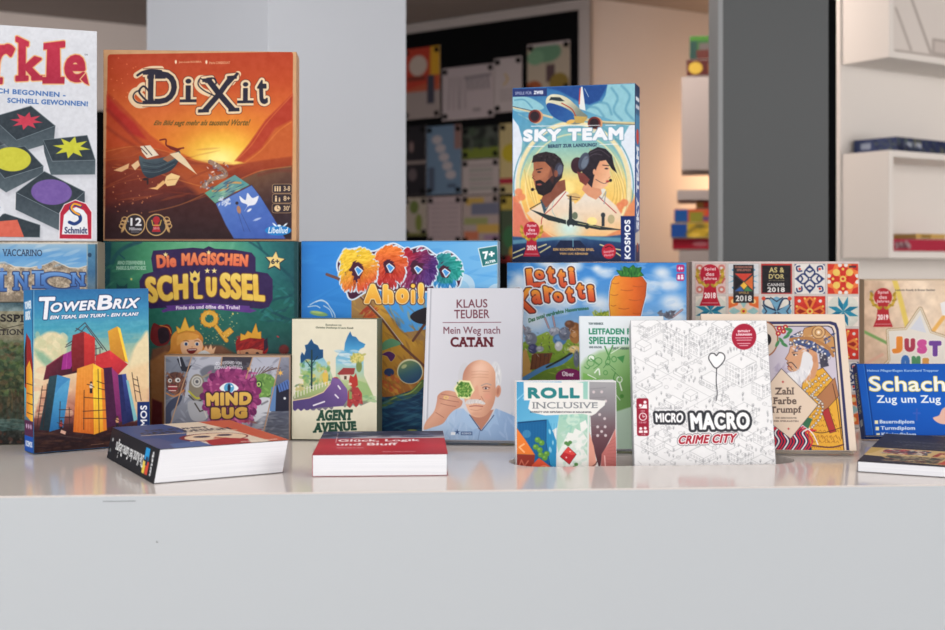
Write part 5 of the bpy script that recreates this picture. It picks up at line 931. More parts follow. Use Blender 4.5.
# ---- white box with a line drawn city --------------------------------------------------
def art_city_game():
    A = Art(628, 315, 782, 474, (228, 229, 231), S=4, seed=11)
    q = A.rnd; g = (168, 170, 174); g2 = (136, 138, 144)
    ex, ey = (.88, .46), (.88, -.46)
    def L(p, w=.4, c=g, a=.9): A.line(p, w, c, a, soft=.25)
    def iso(x, y, a, b, h, win=True):
        P = [(x, y), (x+a*ex[0], y+a*ex[1]), (x+a*ex[0]+b*ey[0], y+a*ex[1]+b*ey[1]), (x+b*ey[0], y+b*ey[1])]
        U = [(p[0], p[1]-h) for p in P]
        A.poly([P[0], P[1], P[2], U[2], U[3], U[0]], (230, 231, 233))
        L(U+[U[0]]); L([P[0], U[0]]); L([P[1], U[1]]); L([P[2], U[2]]); L([P[0], P[1], P[2]])
        if win:
            n = int(a/3.2)
            for i in range(n):
                for j in range(int(h/4)):
                    t = (i+.35)*3.2; bx, by = x+t*ex[0], y+t*ex[1]-2-j*4
                    L([(bx, by), (bx+1.3*ex[0], by+1.3*ex[1]), (bx+1.3*ex[0], by+1.3*ex[1]-1.9), (bx, by-1.9), (bx, by)], .35)
            n = int(b/3.2)
            for i in range(n):
                for j in range(int(h/4)):
                    t = (i+.35)*3.2; bx, by = P[1][0]+t*ey[0], P[1][1]+t*ey[1]-2-j*4
                    L([(bx, by), (bx+1.3*ey[0], by+1.3*ey[1]), (bx+1.3*ey[0], by+1.3*ey[1]-1.9), (bx, by-1.9), (bx, by)], .35)
    for k in range(9):
        L([(628, 330+22*k), (628+150*.88, 330+22*k+150*.46)], .4, g, .7) if k % 2 else None
        L([(628, 350+22*k), (628+150*.88, 350+22*k-150*.46)], .4, g, .7) if k % 2 == 0 else None
    for x, y, a, b, h in ((640, 333, 10, 14, 9), (664, 345, 24, 16, 20), (690, 352, 12, 30, 22), (726, 340, 14, 16, 16), (750, 352, 14, 14, 14), (636, 385, 14, 16, 3), (700, 382, 18, 14, 6), (726, 378, 18, 16, 18), (752, 392, 12, 12, 12), (638, 420, 10, 12, 8), (664, 404, 12, 10, 6), (734, 414, 14, 12, 8), (640, 446, 14, 14, 6), (664, 446, 10, 12, 5), (690, 456, 16, 14, 6), (728, 458, 16, 14, 8), (754, 440, 12, 12, 9), (752, 464, 12, 12, 6), (646, 362, 14, 12, 4), (674, 372, 10, 12, 3), (636, 346, 10, 8, 4), (712, 330, 12, 10, 6), (760, 366, 10, 10, 8), (714, 400, 10, 8, 4), (654, 436, 10, 10, 4), (706, 446, 8, 8, 4), (740, 436, 8, 8, 4), (684, 396, 8, 8, 5)):
        iso(x, y, a, b, h, h > 5)
    for _ in range(480):
        x, y = q.uniform(633, 776), q.uniform(322, 466); k = q.random()
        if k < .5:
            A.ell(x, y, .7, .7, g2, .8, ring=.3); L([(x, y+.7), (x, y+2.6)], .5, g2); L([(x-.9, y+1.4), (x+.9, y+1.2)], .3, g2)
        elif k < .7:
            L([(x, y), (x+2.6, y+1.3), (x+4.4, y+.3), (x+1.8, y-1), (x, y), (x, y+1.5), (x+2.6, y+2.8), (x+4.4, y+1.8), (x+4.4, y+.3)], .35)
        elif k < .85: A.ell(x, y, q.uniform(1.2, 2.2), q.uniform(1, 1.8), g, .8, ring=.35)
        else: L([(x, y), (x+q.uniform(-4, 4), y+q.uniform(-2, 2)), (x+q.uniform(-4, 4), y+q.uniform(-3, 3))], .35)
    A.text('Johannes Sich', [(654, 405), (682, 404.6), (682, 408), (654, 408.4)], (150, 152, 158), .05, part='designer_name')
    # heart balloon on a string
    bk = (52, 54, 60)
    A.line([(717, 367), (716.6, 380), (717.6, 392), (716.4, 399)], .9, bk, curve=True)
    hp = [(716.4, 366.5), (711.4, 361), (709.6, 357), (711, 353.6), (714, 353.2), (716.8, 355.4), (719.6, 352.6), (723, 353.4), (724.6, 356.8), (722.4, 361.6)]
    A.poly(hp, (236, 237, 239), curve=True, out=[(1, bk)], part='title')
    ou = [(2.5, bk)]
    A.text('MICRO', [(655, 411.4), (684, 411), (683, 421), (655.6, 420.6)], (240, 241, 243), .55, out=ou); A.text('MACRO', [(690, 411), (750, 410.4), (750.5, 427.4), (691.4, 428.4)], (240, 241, 243), 1.1, out=ou)
    A.text('CRIME CITY', [(679, 434), (737, 431.6), (736.6, 441), (678.4, 443)], (168, 34, 54), .55, out=[(1.6, (70, 60, 66)), (1.1, (238, 238, 240))], shear=1.6, part='subtitle')
    A.rect(636, 396.4, 648.4, 434.6, (150, 34, 56), rad=2.2, part='player_badge')
    for x, y, r_ in ((640, 403.6, 1.5), (644.8, 400.4, 1.6), (640, 427, 1.5), (644.6, 426.6, 1.5)): A.ell(x, y, r_, r_, (240, 230, 232), part='player_badge')
    A.poly([(638, 406.4), (641.6, 405), (643, 402.6), (646.6, 402.6), (646.8, 406.8)], (240, 230, 232)); A.rect(638, 429, 642, 431.4, (240, 230, 232)); A.rect(643, 429, 646.8, 431.4, (240, 230, 232)); A.ell(642.4, 415, 3.6, 3.6, (240, 230, 232), ring=.9); A.line([(642.4, 413), (642.4, 415.4), (644.4, 414.6)], .7, (240, 230, 232))
    A.text('10+', (640.6, 408.4, 644.6, 410), (240, 230, 232)); A.text("15-45'", (639, 420, 646, 421.6), (240, 230, 232)); A.text('1-4', (641, 432.2, 644.4, 433.8), (240, 230, 232))
    A.ell(743.6, 337, 12, 12.4, (164, 36, 60), part='award_seal')
    for t, w, y in (('ENTHÄLT', 6, 330.4), ('LÖSUNGEN', 7.6, 333.6)): A.text(t, (743.6-w, y, 743.6+w, y+2.3), (240, 226, 230), .25, part='award_seal')
    for w, y in ((8, 338), (7, 340.2), (6, 343.4), (4, 345.4)): A.line([(743.6-w, y), (743.6+w, y)], .7, (226, 180, 190), part='award_seal')
    A.noise(4, .012, seed=5)
    return A

# ---- card book with turbaned man --------------------------------------------------------
def art_cards_book():
    A = Art(698, 310, 862, 458, (222, 206, 190), S=4)
    A.poly([(712, 322.4), (829, 322.4), (834.6, 324), (837, 330), (850, 452), (712, 456)], (52, 54, 92)); A.poly([(714, 325), (827.6, 325), (832.6, 326.6), (834.6, 331), (847, 452), (714, 456)], (222, 206, 190)); A.poly([(715, 326.6), (827, 326.6), (830.6, 328), (832.6, 332), (845, 452), (715, 456)], (44, 40, 52)); A.poly([(716, 327.4), (826.6, 327.4), (830, 329), (831.8, 332.6), (844.2, 452), (716, 456)], ('g', (0, 327), (0, 452), (192, 186, 200), (198, 190, 204), (188, 180, 196)))
    A.dabs(40, (776, 366, 786, 382), [(170, 160, 184)], (2, 5), (.6, 1.2), (0, 180), .5)
    # framed number, flowers
    A.ell(764, 339.5, 14, 17.5, (150, 90, 60)); A.ell(764, 339.5, 12.8, 16.3, (206, 190, 176)); A.ell(766, 340, 5, 6, (34, 32, 38))
    for x, y in ((779, 329), (783, 332), (778, 334), (785, 328)): A.ell(x, y, 2.6, 2.4, (176, 44, 54)); A.ell(x, y, .9, .9, (236, 220, 160))
    for p in ((786, 337, -30), (781, 341, 50), (788, 330, 10), (777, 344, -60), (784, 345, 30), (789, 333, -40)): A.ell(p[0], p[1], 3.6, 1.5, (70, 130, 84), rot=p[2])
    # body and patterned sash
    dk = (60, 40, 36)
    A.poly([(802, 384), (808, 374), (822, 368), (832, 380), (838, 400), (844.2, 452), (800, 452), (796, 436), (806, 430), (800, 410)], (222, 166, 62), out=[(.5, dk)], soft=.35)
    for j in range(14):
        for i in range(10):
            x, y = 802+i*4.4+(j % 2)*2.2, 376+j*5.6
            if x < 822+(y-380)*.3 and x > 800+(y < 392)*8: A.line([(x-1.2, y+.8), (x+.8, y-1), (x+1.8, y+1)], .55, (156, 100, 40), .9)
    A.poly([(816, 398), (834, 378), (838, 396), (824, 412)], (178, 122, 84), .95, out=[(.4, dk)]); A.poly([(822, 412), (828, 408), (836, 432), (830, 434)], (170, 56, 56), out=[(.4, dk)]); A.line([(806, 430), (822, 434), (842, 428)], .7, dk, curve=True); A.line([(832, 384), (836, 400), (842, 440)], .6, dk)
    for k in range(12): A.line([(806+k*3, 436+((k*7) % 5)), (808+k*3, 440+((k*7) % 5))], .6, (156, 100, 40))
    A.line([(796, 452), (806, 447), (830, 449), (844, 446)], 1.4, (96, 60, 60), curve=True)
    A.poly([(766, 452), (768, 432), (780, 424), (796, 424), (808, 436), (812, 452)], (40, 42, 74))
    for k in range(15): x = 766+k*3.1; A.line([(x+6, 424+abs(k-6)*.9), (x-1, 434), (x+3, 443), (x-2, 452)], 1.5, (206, 48, 66) if k % 3 else (232, 226, 226), curve=True)
    A.line([(800, 424), (812, 434), (818, 446)], 1.2, (232, 226, 226), curve=True)
    # pearls
    for pth in ([(824, 374), (812, 384), (804, 392), (818, 400), (816, 414), (806, 424)], [(828, 378), (818, 388), (812, 396), (822, 404), (820, 418), (812, 428)]):
        for x, y in smooth(pth, 4, closed=False): A.ell(x, y, 1.35, 1.35, (90, 80, 80)); A.ell(x, y, 1, 1, (222, 214, 204))
    A.poly([(804, 416), (812, 420), (808, 430), (800, 424)], (60, 110, 80))
    # head
    A.poly([(794, 350), (806, 346), (816, 352), (818, 366), (814, 378), (804, 382), (798, 378), (802, 370)], (206, 152, 116))
    A.poly([(790, 347), (800, 344), (806, 350), (806, 364), (798, 372), (790, 371), (787.5, 369), (788, 365), (786.4, 363), (788, 361), (785, 359), (788.6, 353)], (208, 158, 124), out=[(.45, (110, 70, 56))])
    A.poly([(803, 352), (811, 356), (812, 366), (806, 378), (796, 386), (789, 384), (786.6, 374), (792, 372), (799, 368)], (222, 222, 226), soft=.4, curve=True); A.dabs(50, (790, 366, 810, 384), [(240, 240, 242), (190, 190, 200)], (1, 3), (.25, .5), (50, 100), .7)
    A.line([(787, 363.6), (791, 362.6), (796, 368)], 1, (90, 70, 66), curve=True); A.line([(787.4, 364.4), (792, 370)], .8, (90, 70, 66)); A.line([(791.6, 352.6), (797, 351.6)], .7, (70, 50, 46), curve=True); A.ell(794.4, 355, 2, 1, (234, 228, 220)); A.ell(793.6, 355, .9, .9, (40, 30, 34)); A.line([(792, 354), (797, 354.4)], .5, (60, 40, 40)); A.ell(814, 359, 2.4, 3.8, (198, 142, 108)); A.line([(787, 366.4), (791, 367)], .7, (150, 70, 66))
    # turban
    A.poly([(789, 345), (790, 337), (800, 332), (812, 336), (824, 343), (833, 352), (826, 358), (812, 350), (800, 345)], (72, 88, 132), out=[(.4, (40, 40, 60))]); A.poly([(800, 336), (804, 329), (814, 326.8), (824, 330), (832, 338), (834, 352), (826, 350), (812, 342)], (190, 142, 92), out=[(.4, dk)])
    A.dabs(70, (790, 334, 832, 352), [(222, 218, 224), (96, 112, 160), (50, 62, 108), (200, 160, 110)], (1, 2.4), (.6, 1.1), (0, 180), .8); A.line([(790, 340), (808, 339), (826, 347), (832, 356)], 3, (172, 122, 78), curve=True); A.ell(817.5, 333, 6.4, 6.2, (206, 166, 118)); A.ell(817.5, 333, 6.4, 6.2, (120, 80, 56), ring=.7); A.ell(817.5, 333, 3.4, 3.2, (120, 80, 56), ring=.6); A.ell(817.5, 333, 1.4, 1.4, (236, 220, 200))
    for x, y in ((790, 343), (794, 341), (798, 340), (796, 345), (802, 342.6), (808, 344), (813, 347), (819, 350), (824, 354), (828, 358), (801, 333), (797, 335)): A.ell(x, y, 1.5, 1.4, (80, 80, 92)); A.ell(x, y, 1.1, 1, (232, 230, 232))
    A.poly([(818, 352), (826, 356), (828, 366), (820, 368)], (72, 70, 84)); A.dabs(20, (818, 354, 828, 366), [(206, 204, 206), (60, 60, 80)], (.6, 1.4), (.5, .8))
    # label
    A.poly([(781, 369), (817.5, 405), (790, 440), (750, 408)], (224, 204, 184), out=[(.5, (70, 60, 64))], part='title')
    tx = (96, 80, 74)
    A.text('Zahl', [(775, 387.8), (793, 387.6), (793, 394.8), (775, 395)], tx, .28, serif=.08); A.text('Farbe', [(773, 397.6), (796, 397.2), (796, 404.6), (773, 404.8)], tx, .28, serif=.08); A.text('Trumpf', [(769.5, 407), (801, 406.2), (801, 415.4), (769.5, 415.6)], tx, .28, serif=.08)
    A.text('DIE GESCHICHTE', (775, 418, 796, 419.6), tx, .05, part='subtitle'); A.text('DER SPIELKARTEN', (773, 421.2, 798, 422.8), tx, .05, part='subtitle')
    A.star(782.4, 382, 1.4, .7, 4, (186, 50, 56)); A.star(788, 430, 1.4, .7, 4, (186, 50, 56))
    A.line([(857.6, 452), (843, 316)], 1.6, (236, 224, 212), .8)
    return A

# ---- tile pattern box ---------------------------------------------------------------------
def art_mosaic_game():
    A = Art(687, 258, 862, 434, (206, 198, 192), S=3)
    A.rect(687, 258, 862, 434, (206, 196, 192))
    wt, nv, rd, og, tl, ye = (218, 214, 210), (44, 58, 104), (196, 52, 44), (222, 124, 60), (40, 130, 160), (226, 190, 96)
    def tile(cx, cy, k):
        h = 15.6; bx = (cx-h, cy-h, cx+h, cy+h)
        bg = {0: (212, 180, 176), 1: (206, 208, 212), 2: wt, 3: (222, 116, 66), 4: (224, 196, 180), 5: (216, 212, 204), 6: rd, 7: (206, 206, 196)}[k]
        A.rect(*bx, bg)
        for a in range(4):
            r0 = R(90*a)
            def P(u, v): return (cx+u*math.cos(r0)-v*math.sin(r0), cy+u*math.sin(r0)+v*math.cos(r0))
            if k == 0:
                A.poly([P(0, 0), P(5, 12), P(0, 15), P(-5, 12)], (186, 96, 88)); A.ell(*P(11, 11), 3.6, 3.6, (196, 120, 110)); A.ell(*P(11, 11), 1.5, 1.5, wt)
            elif k == 1:
                A.poly([P(0, 0), P(15, 4), P(8, 0), P(15, -4)], (110, 170, 196)); A.poly([P(0, 0), P(12, 9), P(9, 12)], (80, 140, 176))
            elif k == 2:
                A.line([P(1, 1), P(6, 5), P(10, 3), P(12, -1), P(9, -3), P(7, 0)], 1.5, nv, curve=True); A.line([P(1, 1), P(5, 6), P(3, 10), P(-1, 12), P(-3, 9), P(0, 7)], 1.5, nv, curve=True); A.line([P(8, 8), P(12, 8), P(13, 12), P(10, 13)], 1.5, nv, curve=True); A.poly([P(13, 15), P(15, 13), P(15, 15)], nv); A.poly([P(12, -2), P(15, 0), P(12, 2)], nv); A.ell(*P(10, 10), 1.2, 1.2, rd)
            elif k == 3:
                A.poly([P(0, 0), P(6, 10), P(0, 14), P(-6, 10)], rd); A.ell(*P(6.5, 6.5), 3.6, 3.6, ye); A.poly([P(15, 15), P(8, 15), P(10, 10), P(15, 8)], rd); A.ell(*P(14, 3), 2, 2, wt); A.ell(*P(14, -3), 2, 2, wt); A.ell(*P(10, 0), 1.4, 1.4, ye)
            elif k == 4:
                A.poly([P(15, 15), P(3, 15), P(6, 6), P(15, 3)], (222, 110, 60)); A.ell(*P(10, 10), 2.4, 2.4, (240, 206, 140)); A.poly([P(0, 3), P(4, 10), P(0, 15), P(-4, 10)], (150, 190, 190))
            elif k == 5:
                A.line([P(1, 1), P(12, 6), P(12, 12), P(6, 12), P(1, 1)], 1.6, (40, 56, 84), curve=True); A.poly([P(0, 0), P(7, 12), P(0, 15), P(-7, 12)], (110, 160, 190)); A.line([P(-6, 14), P(0, 10), P(6, 14)], 1.2, (60, 60, 76)); A.ell(*P(13, 13), 2, 2, (206, 80, 60))
            elif k == 6:
                A.poly([P(0, 0), P(6, 11), P(0, 15), P(-6, 11)], og); A.poly([P(0, 4), P(2.6, 10), P(0, 13), P(-2.6, 10)], (150, 40, 36)); A.ell(*P(10.5, 10.5), 4, 4, (206, 60, 46)); A.ell(*P(10.5, 10.5), 1.6, 1.6, wt); A.ell(*P(13, 5), 1.2, 1.2, ye); A.ell(*P(5, 13), 1.2, 1.2, ye)
            elif k == 7:
                A.poly([P(0, 0), P(6.5, 4.8), P(15, 4.8), P(7, 0)], tl); A.poly([P(0, 0), P(4.8, 6.5), P(4.8, 15), P(0, 7)], (30, 112, 144)); A.line([P(15, 5), P(15, 15), P(5, 15)], .5, (226, 222, 214)); A.poly([P(15, 9), P(9, 15), P(15, 15)], (226, 216, 206))
        if k in (3, 6, 4): A.ell(cx, cy, 3.2, 3.2, ye); A.ell(cx, cy, 1.4, 1.4, rd)
        if k == 2: A.ell(cx, cy, 2, 2, nv); A.ell(cx, cy, .9, .9, wt)
        A.line([(bx[0], bx[1]), (bx[2], bx[1]), (bx[2], bx[3]), (bx[0], bx[3]), (bx[0], bx[1])], .6, (176, 166, 162), .9)
    grid = [[0, 1, 6, 2, 3], [7, 4, 5, 6, 7], [2, 3, 0, 5, 6], [5, 1, 6, 4, 2], [3, 0, 7, 2, 4]]
    for j in range(5):
        for i in range(5): tile(709.6+i*33.1, 279.4+j*33.1, grid[j][i])
    A.rect(687, 258, 862, 262.8, (212, 190, 188), soft=.5); A.rect(857, 262, 862, 432, (206, 192, 190), .7, soft=.5)
    award(A, 709, 264.6, 42.5, '2018', (176, 30, 52))
    A.rect(732.4, 265, 753, 304, (46, 44, 48), part='award_plate'); A.text('ÖSTERREICHISCHER', (734, 266, 751.6, 268.4), (206, 130, 110), .1, part='award_plate'); A.text('SPIELEPREIS', (736, 269.4, 750, 271.6), (206, 130, 110), .1, part='award_plate')
    A.rect(733.6, 274, 752, 294, (60, 56, 60)); A.poly([(734, 274), (751.6, 274), (743, 282)], (206, 70, 56)); A.poly([(734, 276), (742, 283), (734, 291)], (36, 34, 40)); A.poly([(752, 276), (744, 283), (752, 291)], (214, 110, 60)); A.poly([(743, 282.6), (746.6, 286.4), (743, 290.4), (739.4, 286.4)], (236, 186, 70)); A.poly([(734, 292), (740, 287), (743, 292)], (56, 96, 160)); A.poly([(752, 292), (746, 287), (743, 292)], (70, 130, 84))
    A.text('SPIELE', (738, 292.6, 748, 294.8), (190, 150, 90), .1, part='award_plate'); A.text('2018', (734.8, 296.4, 751, 302.4), (226, 224, 222), .35, part='award_plate')
    A.rect(760.6, 265, 790.6, 294.4, (150, 50, 56), part='award_seal'); A.rect(761.4, 265.8, 789.8, 293.6, (36, 34, 38), part='award_seal'); gd = (206, 190, 130)
    A.text('AS &', (768.4, 267.6, 783.4, 273), gd, .25, part='award_seal'); A.text("D'OR", (768, 274.4, 783.4, 279.4), gd, .25, part='award_seal'); A.text('JEU DE L ANNEE', (768, 280.6, 783.6, 281.8), (170, 160, 130), part='award_seal'); A.text('CANNES', (766.6, 283.8, 783.6, 287), (226, 224, 222), .15, part='award_seal'); A.text('2018', (766.6, 288, 784, 293), (226, 224, 222), .35, part='award_seal')
    A.rect(848, 266, 855, 268, (80, 50, 56)); A.noise(3, .04, seed=8)
    return A

# ---- peach box with colourful letters ------------------------------------------------------
def art_words_game():
    A = Art(860, 276, 985, 418, (218, 196, 172), S=3)
    A.rect(860, 276, 985, 418, ('g', (864, 0), (980, 0), (212, 182, 156), (224, 204, 182), (222, 196, 166))); A.noise(9, .12, seed=4, tint=(1, 1, .9))
    A.line([(894, 280), (900, 300), (907, 328)], 5, (222, 196, 84), .8, soft=.8); A.line([(864, 333), (888, 345)], 3, (120, 160, 96), soft=.7); A.line([(930, 336), (945, 316), (960, 300)], 4, (226, 174, 96), soft=.7); A.line([(866, 365), (882, 356)], 3, (214, 170, 150), soft=.7)
    A.text('Ludovic Roudy & Bruno Sautter', (895, 289.6, 935, 292), (90, 84, 80), .1, part='designer_name'); A.ell(871, 292.4, 1.8, 1.4, (150, 140, 130)); A.poly([(940, 304), (950, 300), (950, 318), (942, 316)], (226, 224, 224))
    tn, pw = (176, 150, 116), (222, 218, 210)
    pts = [(906, 331), (920, 310), (930, 334), (948, 340), (978, 334), (962, 356), (972, 384), (946, 376), (921, 396), (905, 376), (880, 386), (884, 368), (890, 362), (888, 332)]
    A.poly(pts, pw, out=[(2.6, tn), (1.6, (230, 226, 214)), (.8, (190, 166, 130))], part='title'); A.poly([(910, 330), (920, 316), (926, 334)], (206, 210, 220), part='title'); A.line([(888, 364), (884, 382)], 1, tn)
    for t, x0, y0, x1, y1, c in (('J', 891.5, 337.5, 902.4, 355, (226, 140, 60)), ('U', 904, 339.5, 915, 353.5, (168, 64, 84)), ('S', 916.6, 340.5, 927, 355.4, (200, 84, 150)), ('T', 928.5, 342, 941.4, 358, (110, 70, 150)), ('O', 900.5, 356.4, 909.6, 372, (60, 110, 180)), ('N', 911.2, 357.4, 920.4, 372, (80, 140, 100)), ('E', 922, 359.4, 929, 372, (206, 150, 80))):
        A.text(t, (x0, y0, x1, y1), c, 2.1, out=[(.8, (238, 234, 228))])
    award(A, 882.6, 288.5, 39.5, '2019', (176, 46, 54))
    A.line([(864, 280.4), (980, 280.4)], 1.4, (196, 176, 152))
    return A

# ---- blue chess book -----------------------------------------------------------------------------
def art_chess_book():
    A = Art(854, 360, 982, 442, (18, 84, 178), S=4)
    A.rect(854, 360, 982, 442, ('g', (0, 366), (0, 440), (22, 84, 176), (22, 92, 190), (18, 82, 178)))
    A.line([(866.6, 366), (876, 437)], 1.2, (12, 50, 118), .8, soft=.6); A.line([(865.6, 366), (875, 437)], .5, (60, 130, 214), .8)
    A.text('Helmut Pfleger/Eugen Kurz/Gerd Treppner', (869, 371.4, 939, 374.2), (206, 222, 240), .08, part='author_name')
    A.text('Schach', [(870.6, 378.2), (945, 378.2), (946, 393), (871.6, 393)], (238, 240, 236), .32, out=[(.6, (222, 200, 70))])
    A.text('Zug um Zug', [(878, 397), (941, 397), (942, 407), (879, 407)], (234, 240, 246), .3, part='subtitle')
    for j, t in enumerate(('Bauerndiplom', 'Turmdiplom', 'Königsdiplom')):
        y = 421.6+j*6.4
        A.rect(876.6+j*.9, y+.6, 880+j*.9, y+4.2, (236, 230, 190)); A.text(t, (881.6+j*.9, y, 881.6+j*.9+34, y+4.8), (232, 238, 246), .2, part='subtitle')
    A.poly([(934, 420), (940, 417), (944, 410), (956, 406), (970, 412), (970, 424), (944, 426)], (224, 180, 164), curve=True); A.line([(915, 415), (921, 415)], 2, (60, 96, 190), .7); A.line([(918, 411), (918, 422)], 2, (60, 90, 180), .7)
    return A
def art_chess_spine():
    A = Art(0, 0, 14, 110, (14, 46, 104), S=4)
    A.text('SCHACH ZUG UM ZUG', [(11, 12), (11, 74), (4, 74), (4, 12)], (190, 186, 130), .2); A.rect(3, 84, 11, 94, (150, 160, 170)); A.line([(0, 0), (0, 110)], 1.6, (60, 110, 190)); A.line([(14, 0), (14, 110)], 1.6, (40, 96, 190))
    return A

# ---- covers of the books lying flat ---------------------------------------------------------------
def art_thick_cover():
    A = Art(0, 0, 150, 200, (222, 206, 186), S=2)
    A.rect(0, 0, 70, 200, (66, 82, 130)); A.poly([(22, 0), (62, 0), (74, 60), (52, 130), (40, 200), (150, 200), (150, 0)], (222, 206, 186)); A.poly([(108, 0), (150, 0), (150, 200), (128, 200), (122, 100)], (196, 92, 66))
    A.rect(0, 150, 150, 200, (216, 198, 178), .0) ; A.poly([(0, 120), (22, 118), (34, 200), (0, 200)], (84, 90, 130))
    A.text('GAME DESIGN', [(14, 64), (124, 64), (124, 84), (14, 84)], (56, 52, 66), .8, serif=.1); A.text('DIE KUNST', (26, 44, 104, 58), (56, 52, 66), 1); A.rect(10, 88, 128, 92, (196, 176, 150))
    A.ell(82, 138, 40, 34, (120, 40, 50)); A.ell(84, 138, 36, 30, (226, 200, 172)); A.ell(70, 130, 10, 8, (70, 60, 80)); A.ell(98, 128, 9, 8, (70, 60, 80)); A.poly([(84, 136), (96, 152), (76, 152)], (190, 120, 96)); A.poly([(64, 160), (92, 150), (112, 168), (104, 200), (58, 200)], (168, 50, 54)); A.poly([(20, 168), (56, 160), (60, 200), (16, 200)], (90, 110, 160))
    A.text('Jesse Schell', (96, 184, 140, 192), (240, 230, 220), .4, part='author_name')
    return A
def art_thick_spine():
    A = Art(0, 0, 200, 39, (34, 36, 42), S=3)
    A.ell(12, 14, 4, 2.4, (150, 156, 160)); A.ell(9, 28, 3.4, 2.4, (110, 116, 120)); A.line([(44, 30), (44, 32)], 2, (190, 190, 190))
    A.text('Die Kunst des Game Designs', [(150, 29), (30, 29), (30, 9), (150, 9)], (226, 230, 232), .35)
    A.rect(152, 4, 168, 18, (40, 150, 214), part='publisher_logo'); A.rect(150, 20, 160, 34, (226, 200, 80), part='publisher_logo'); A.rect(161, 19, 172, 34, (210, 76, 56), part='publisher_logo'); A.rect(158, 14, 166, 24, (40, 50, 80), part='publisher_logo')
    A.text('mitp', [(186, 33), (186, 5), (178, 5), (178, 33)], (220, 224, 228), .8, part='publisher_logo')
    return A
def art_red_cover():
    A = Art(0, 0, 160, 214, (190, 42, 62), S=2)
    A.rect(0, 0, 160, 214, ('g', (0, 60), (0, 214), (172, 34, 54), (196, 44, 62), (178, 34, 54))); A.rect(0, 0, 160, 70, (48, 58, 84)); A.poly([(0, 56), (40, 40), (90, 52), (160, 34), (160, 76), (0, 76)], (96, 104, 130)); A.poly([(40, 62), (80, 48), (120, 66), (160, 56), (160, 74), (40, 76)], (176, 170, 180)); A.rect(0, 72, 160, 214, ('g', (0, 72), (0, 214), (168, 34, 54), (192, 42, 60), (170, 32, 52)))
    A.line([(20, 20), (22, 110)], 1, (226, 190, 190)); A.dabs(50, (0, 4, 160, 60), [(70, 84, 120), (30, 34, 54), (150, 150, 170)], (4, 14), (2, 6), (-20, 20), .5)
    A.text('Glück, Logik', (24, 80, 128, 108), (244, 232, 236), .8); A.text('und Bluff', (24, 114, 100, 138), (244, 232, 236), .8)
    A.text('Mathematik im Spiel', (26, 154, 58, 162), (230, 190, 196), .2, part='subtitle'); A.text('Methoden, Ergebnisse und Grenzen', (82, 190, 122, 197), (230, 190, 196), .2, part='author_name')
    A.line([(28, 168), (60, 168)], 1, (222, 150, 160))
    return A
def art_dark_cover():
    A = Art(0, 0, 300, 330, (50, 48, 54), S=2)
    for y, x0, x1 in ((88, 34, 172), (98, 30, 168), (122, 52, 186), (134, 48, 182), (150, 34, 196), (160, 70, 180)):
        x = x0
        while x < x1:
            w_ = A.rnd.uniform(3, 9); A.line([(x, y), (x+w_, y-A.rnd.uniform(-3, 3))], 1.8 if y < 140 else 1., (128, 130, 126)); x += w_+3
    A.poly([(0, 176), (210, 180), (210, 330), (0, 300)], (206, 178, 120)); A.poly([(0, 176), (24, 176), (10, 240), (0, 250)], (190, 160, 90)); A.poly([(0, 262), (30, 268), (60, 330), (0, 330)], (48, 46, 54))
    A.poly([(30, 186), (104, 186), (92, 236), (22, 236)], (190, 170, 146)); A.dabs(240, (28, 188, 98, 234), [(84, 96, 110), (180, 60, 60), (226, 216, 196), (110, 90, 80), (60, 60, 70)], (2, 7), (2, 5), (0, 180), .8)
    A.poly([(116, 196), (210, 196), (210, 242), (106, 242)], (158, 60, 46)); A.poly([(120, 216), (210, 222), (210, 236), (116, 238)], (226, 190, 130)); A.line([(122, 206), (190, 208)], 4, (206, 160, 90)); A.dabs(60, (120, 198, 205, 236), [(200, 120, 80), (230, 200, 150), (120, 40, 34)], (4, 10), (1.5, 3), (-10, 10), .6)
    A.poly([(36, 250), (130, 250), (118, 312), (50, 304)], (74, 84, 64)); A.dabs(340, (38, 252, 124, 308), [(206, 186, 140), (60, 76, 60), (170, 150, 120), (110, 60, 50), (40, 44, 50)], (2, 8), (1.5, 4), (-20, 20), .8)
    A.poly([(134, 258), (150, 254), (140, 316), (122, 314)], (190, 80, 60)); A.poly([(156, 252), (210, 256), (210, 316), (146, 316)], (176, 120, 90)); A.dabs(90, (156, 256, 208, 314), [(216, 180, 140), (120, 60, 46), (226, 206, 160)], (4, 10), (2, 4), (-20, 20), .7)
    A.rect(206, 180, 300, 318, (186, 130, 90)); A.dabs(200, (206, 184, 298, 312), [(216, 180, 140), (120, 60, 46), (226, 206, 160), (74, 84, 64)], (4, 12), (2, 5), (-20, 20), .8)
    A.poly([(0, 318), (300, 320), (300, 330), (0, 330)], (44, 42, 48))
    return A
# ================================================================== the place
WHITE = mat('white_laminate', (214, 207, 203), .12, spec=.5, bump=.02, bscale=9)
FRONT = mat('white_lacquer', (197, 203, 208), .5, bump=.03, bscale=300)
WALLP = mat('wall_paint', (214, 202, 196), .85, var=.02)
COLW = mat('column_paint', (200, 206, 215), .8, var=.015)
DARKG = mat('dark_grey_panel', (76, 79, 81), .6, var=.02)
BLACK = mat('black_board', (7, 8, 10), .95, spec=.08)
SHELF = mat('shelf_white', (228, 222, 216), .45)
CEIL = mat('ceiling_paint', (150, 140, 136), .9)
FLOOR = mat('floor_stone', (150, 146, 142), .5, var=.05)

def quad_mesh(pts):
    b = bmesh.new(); b.faces.new([b.verts.new(p) for p in pts]); return b

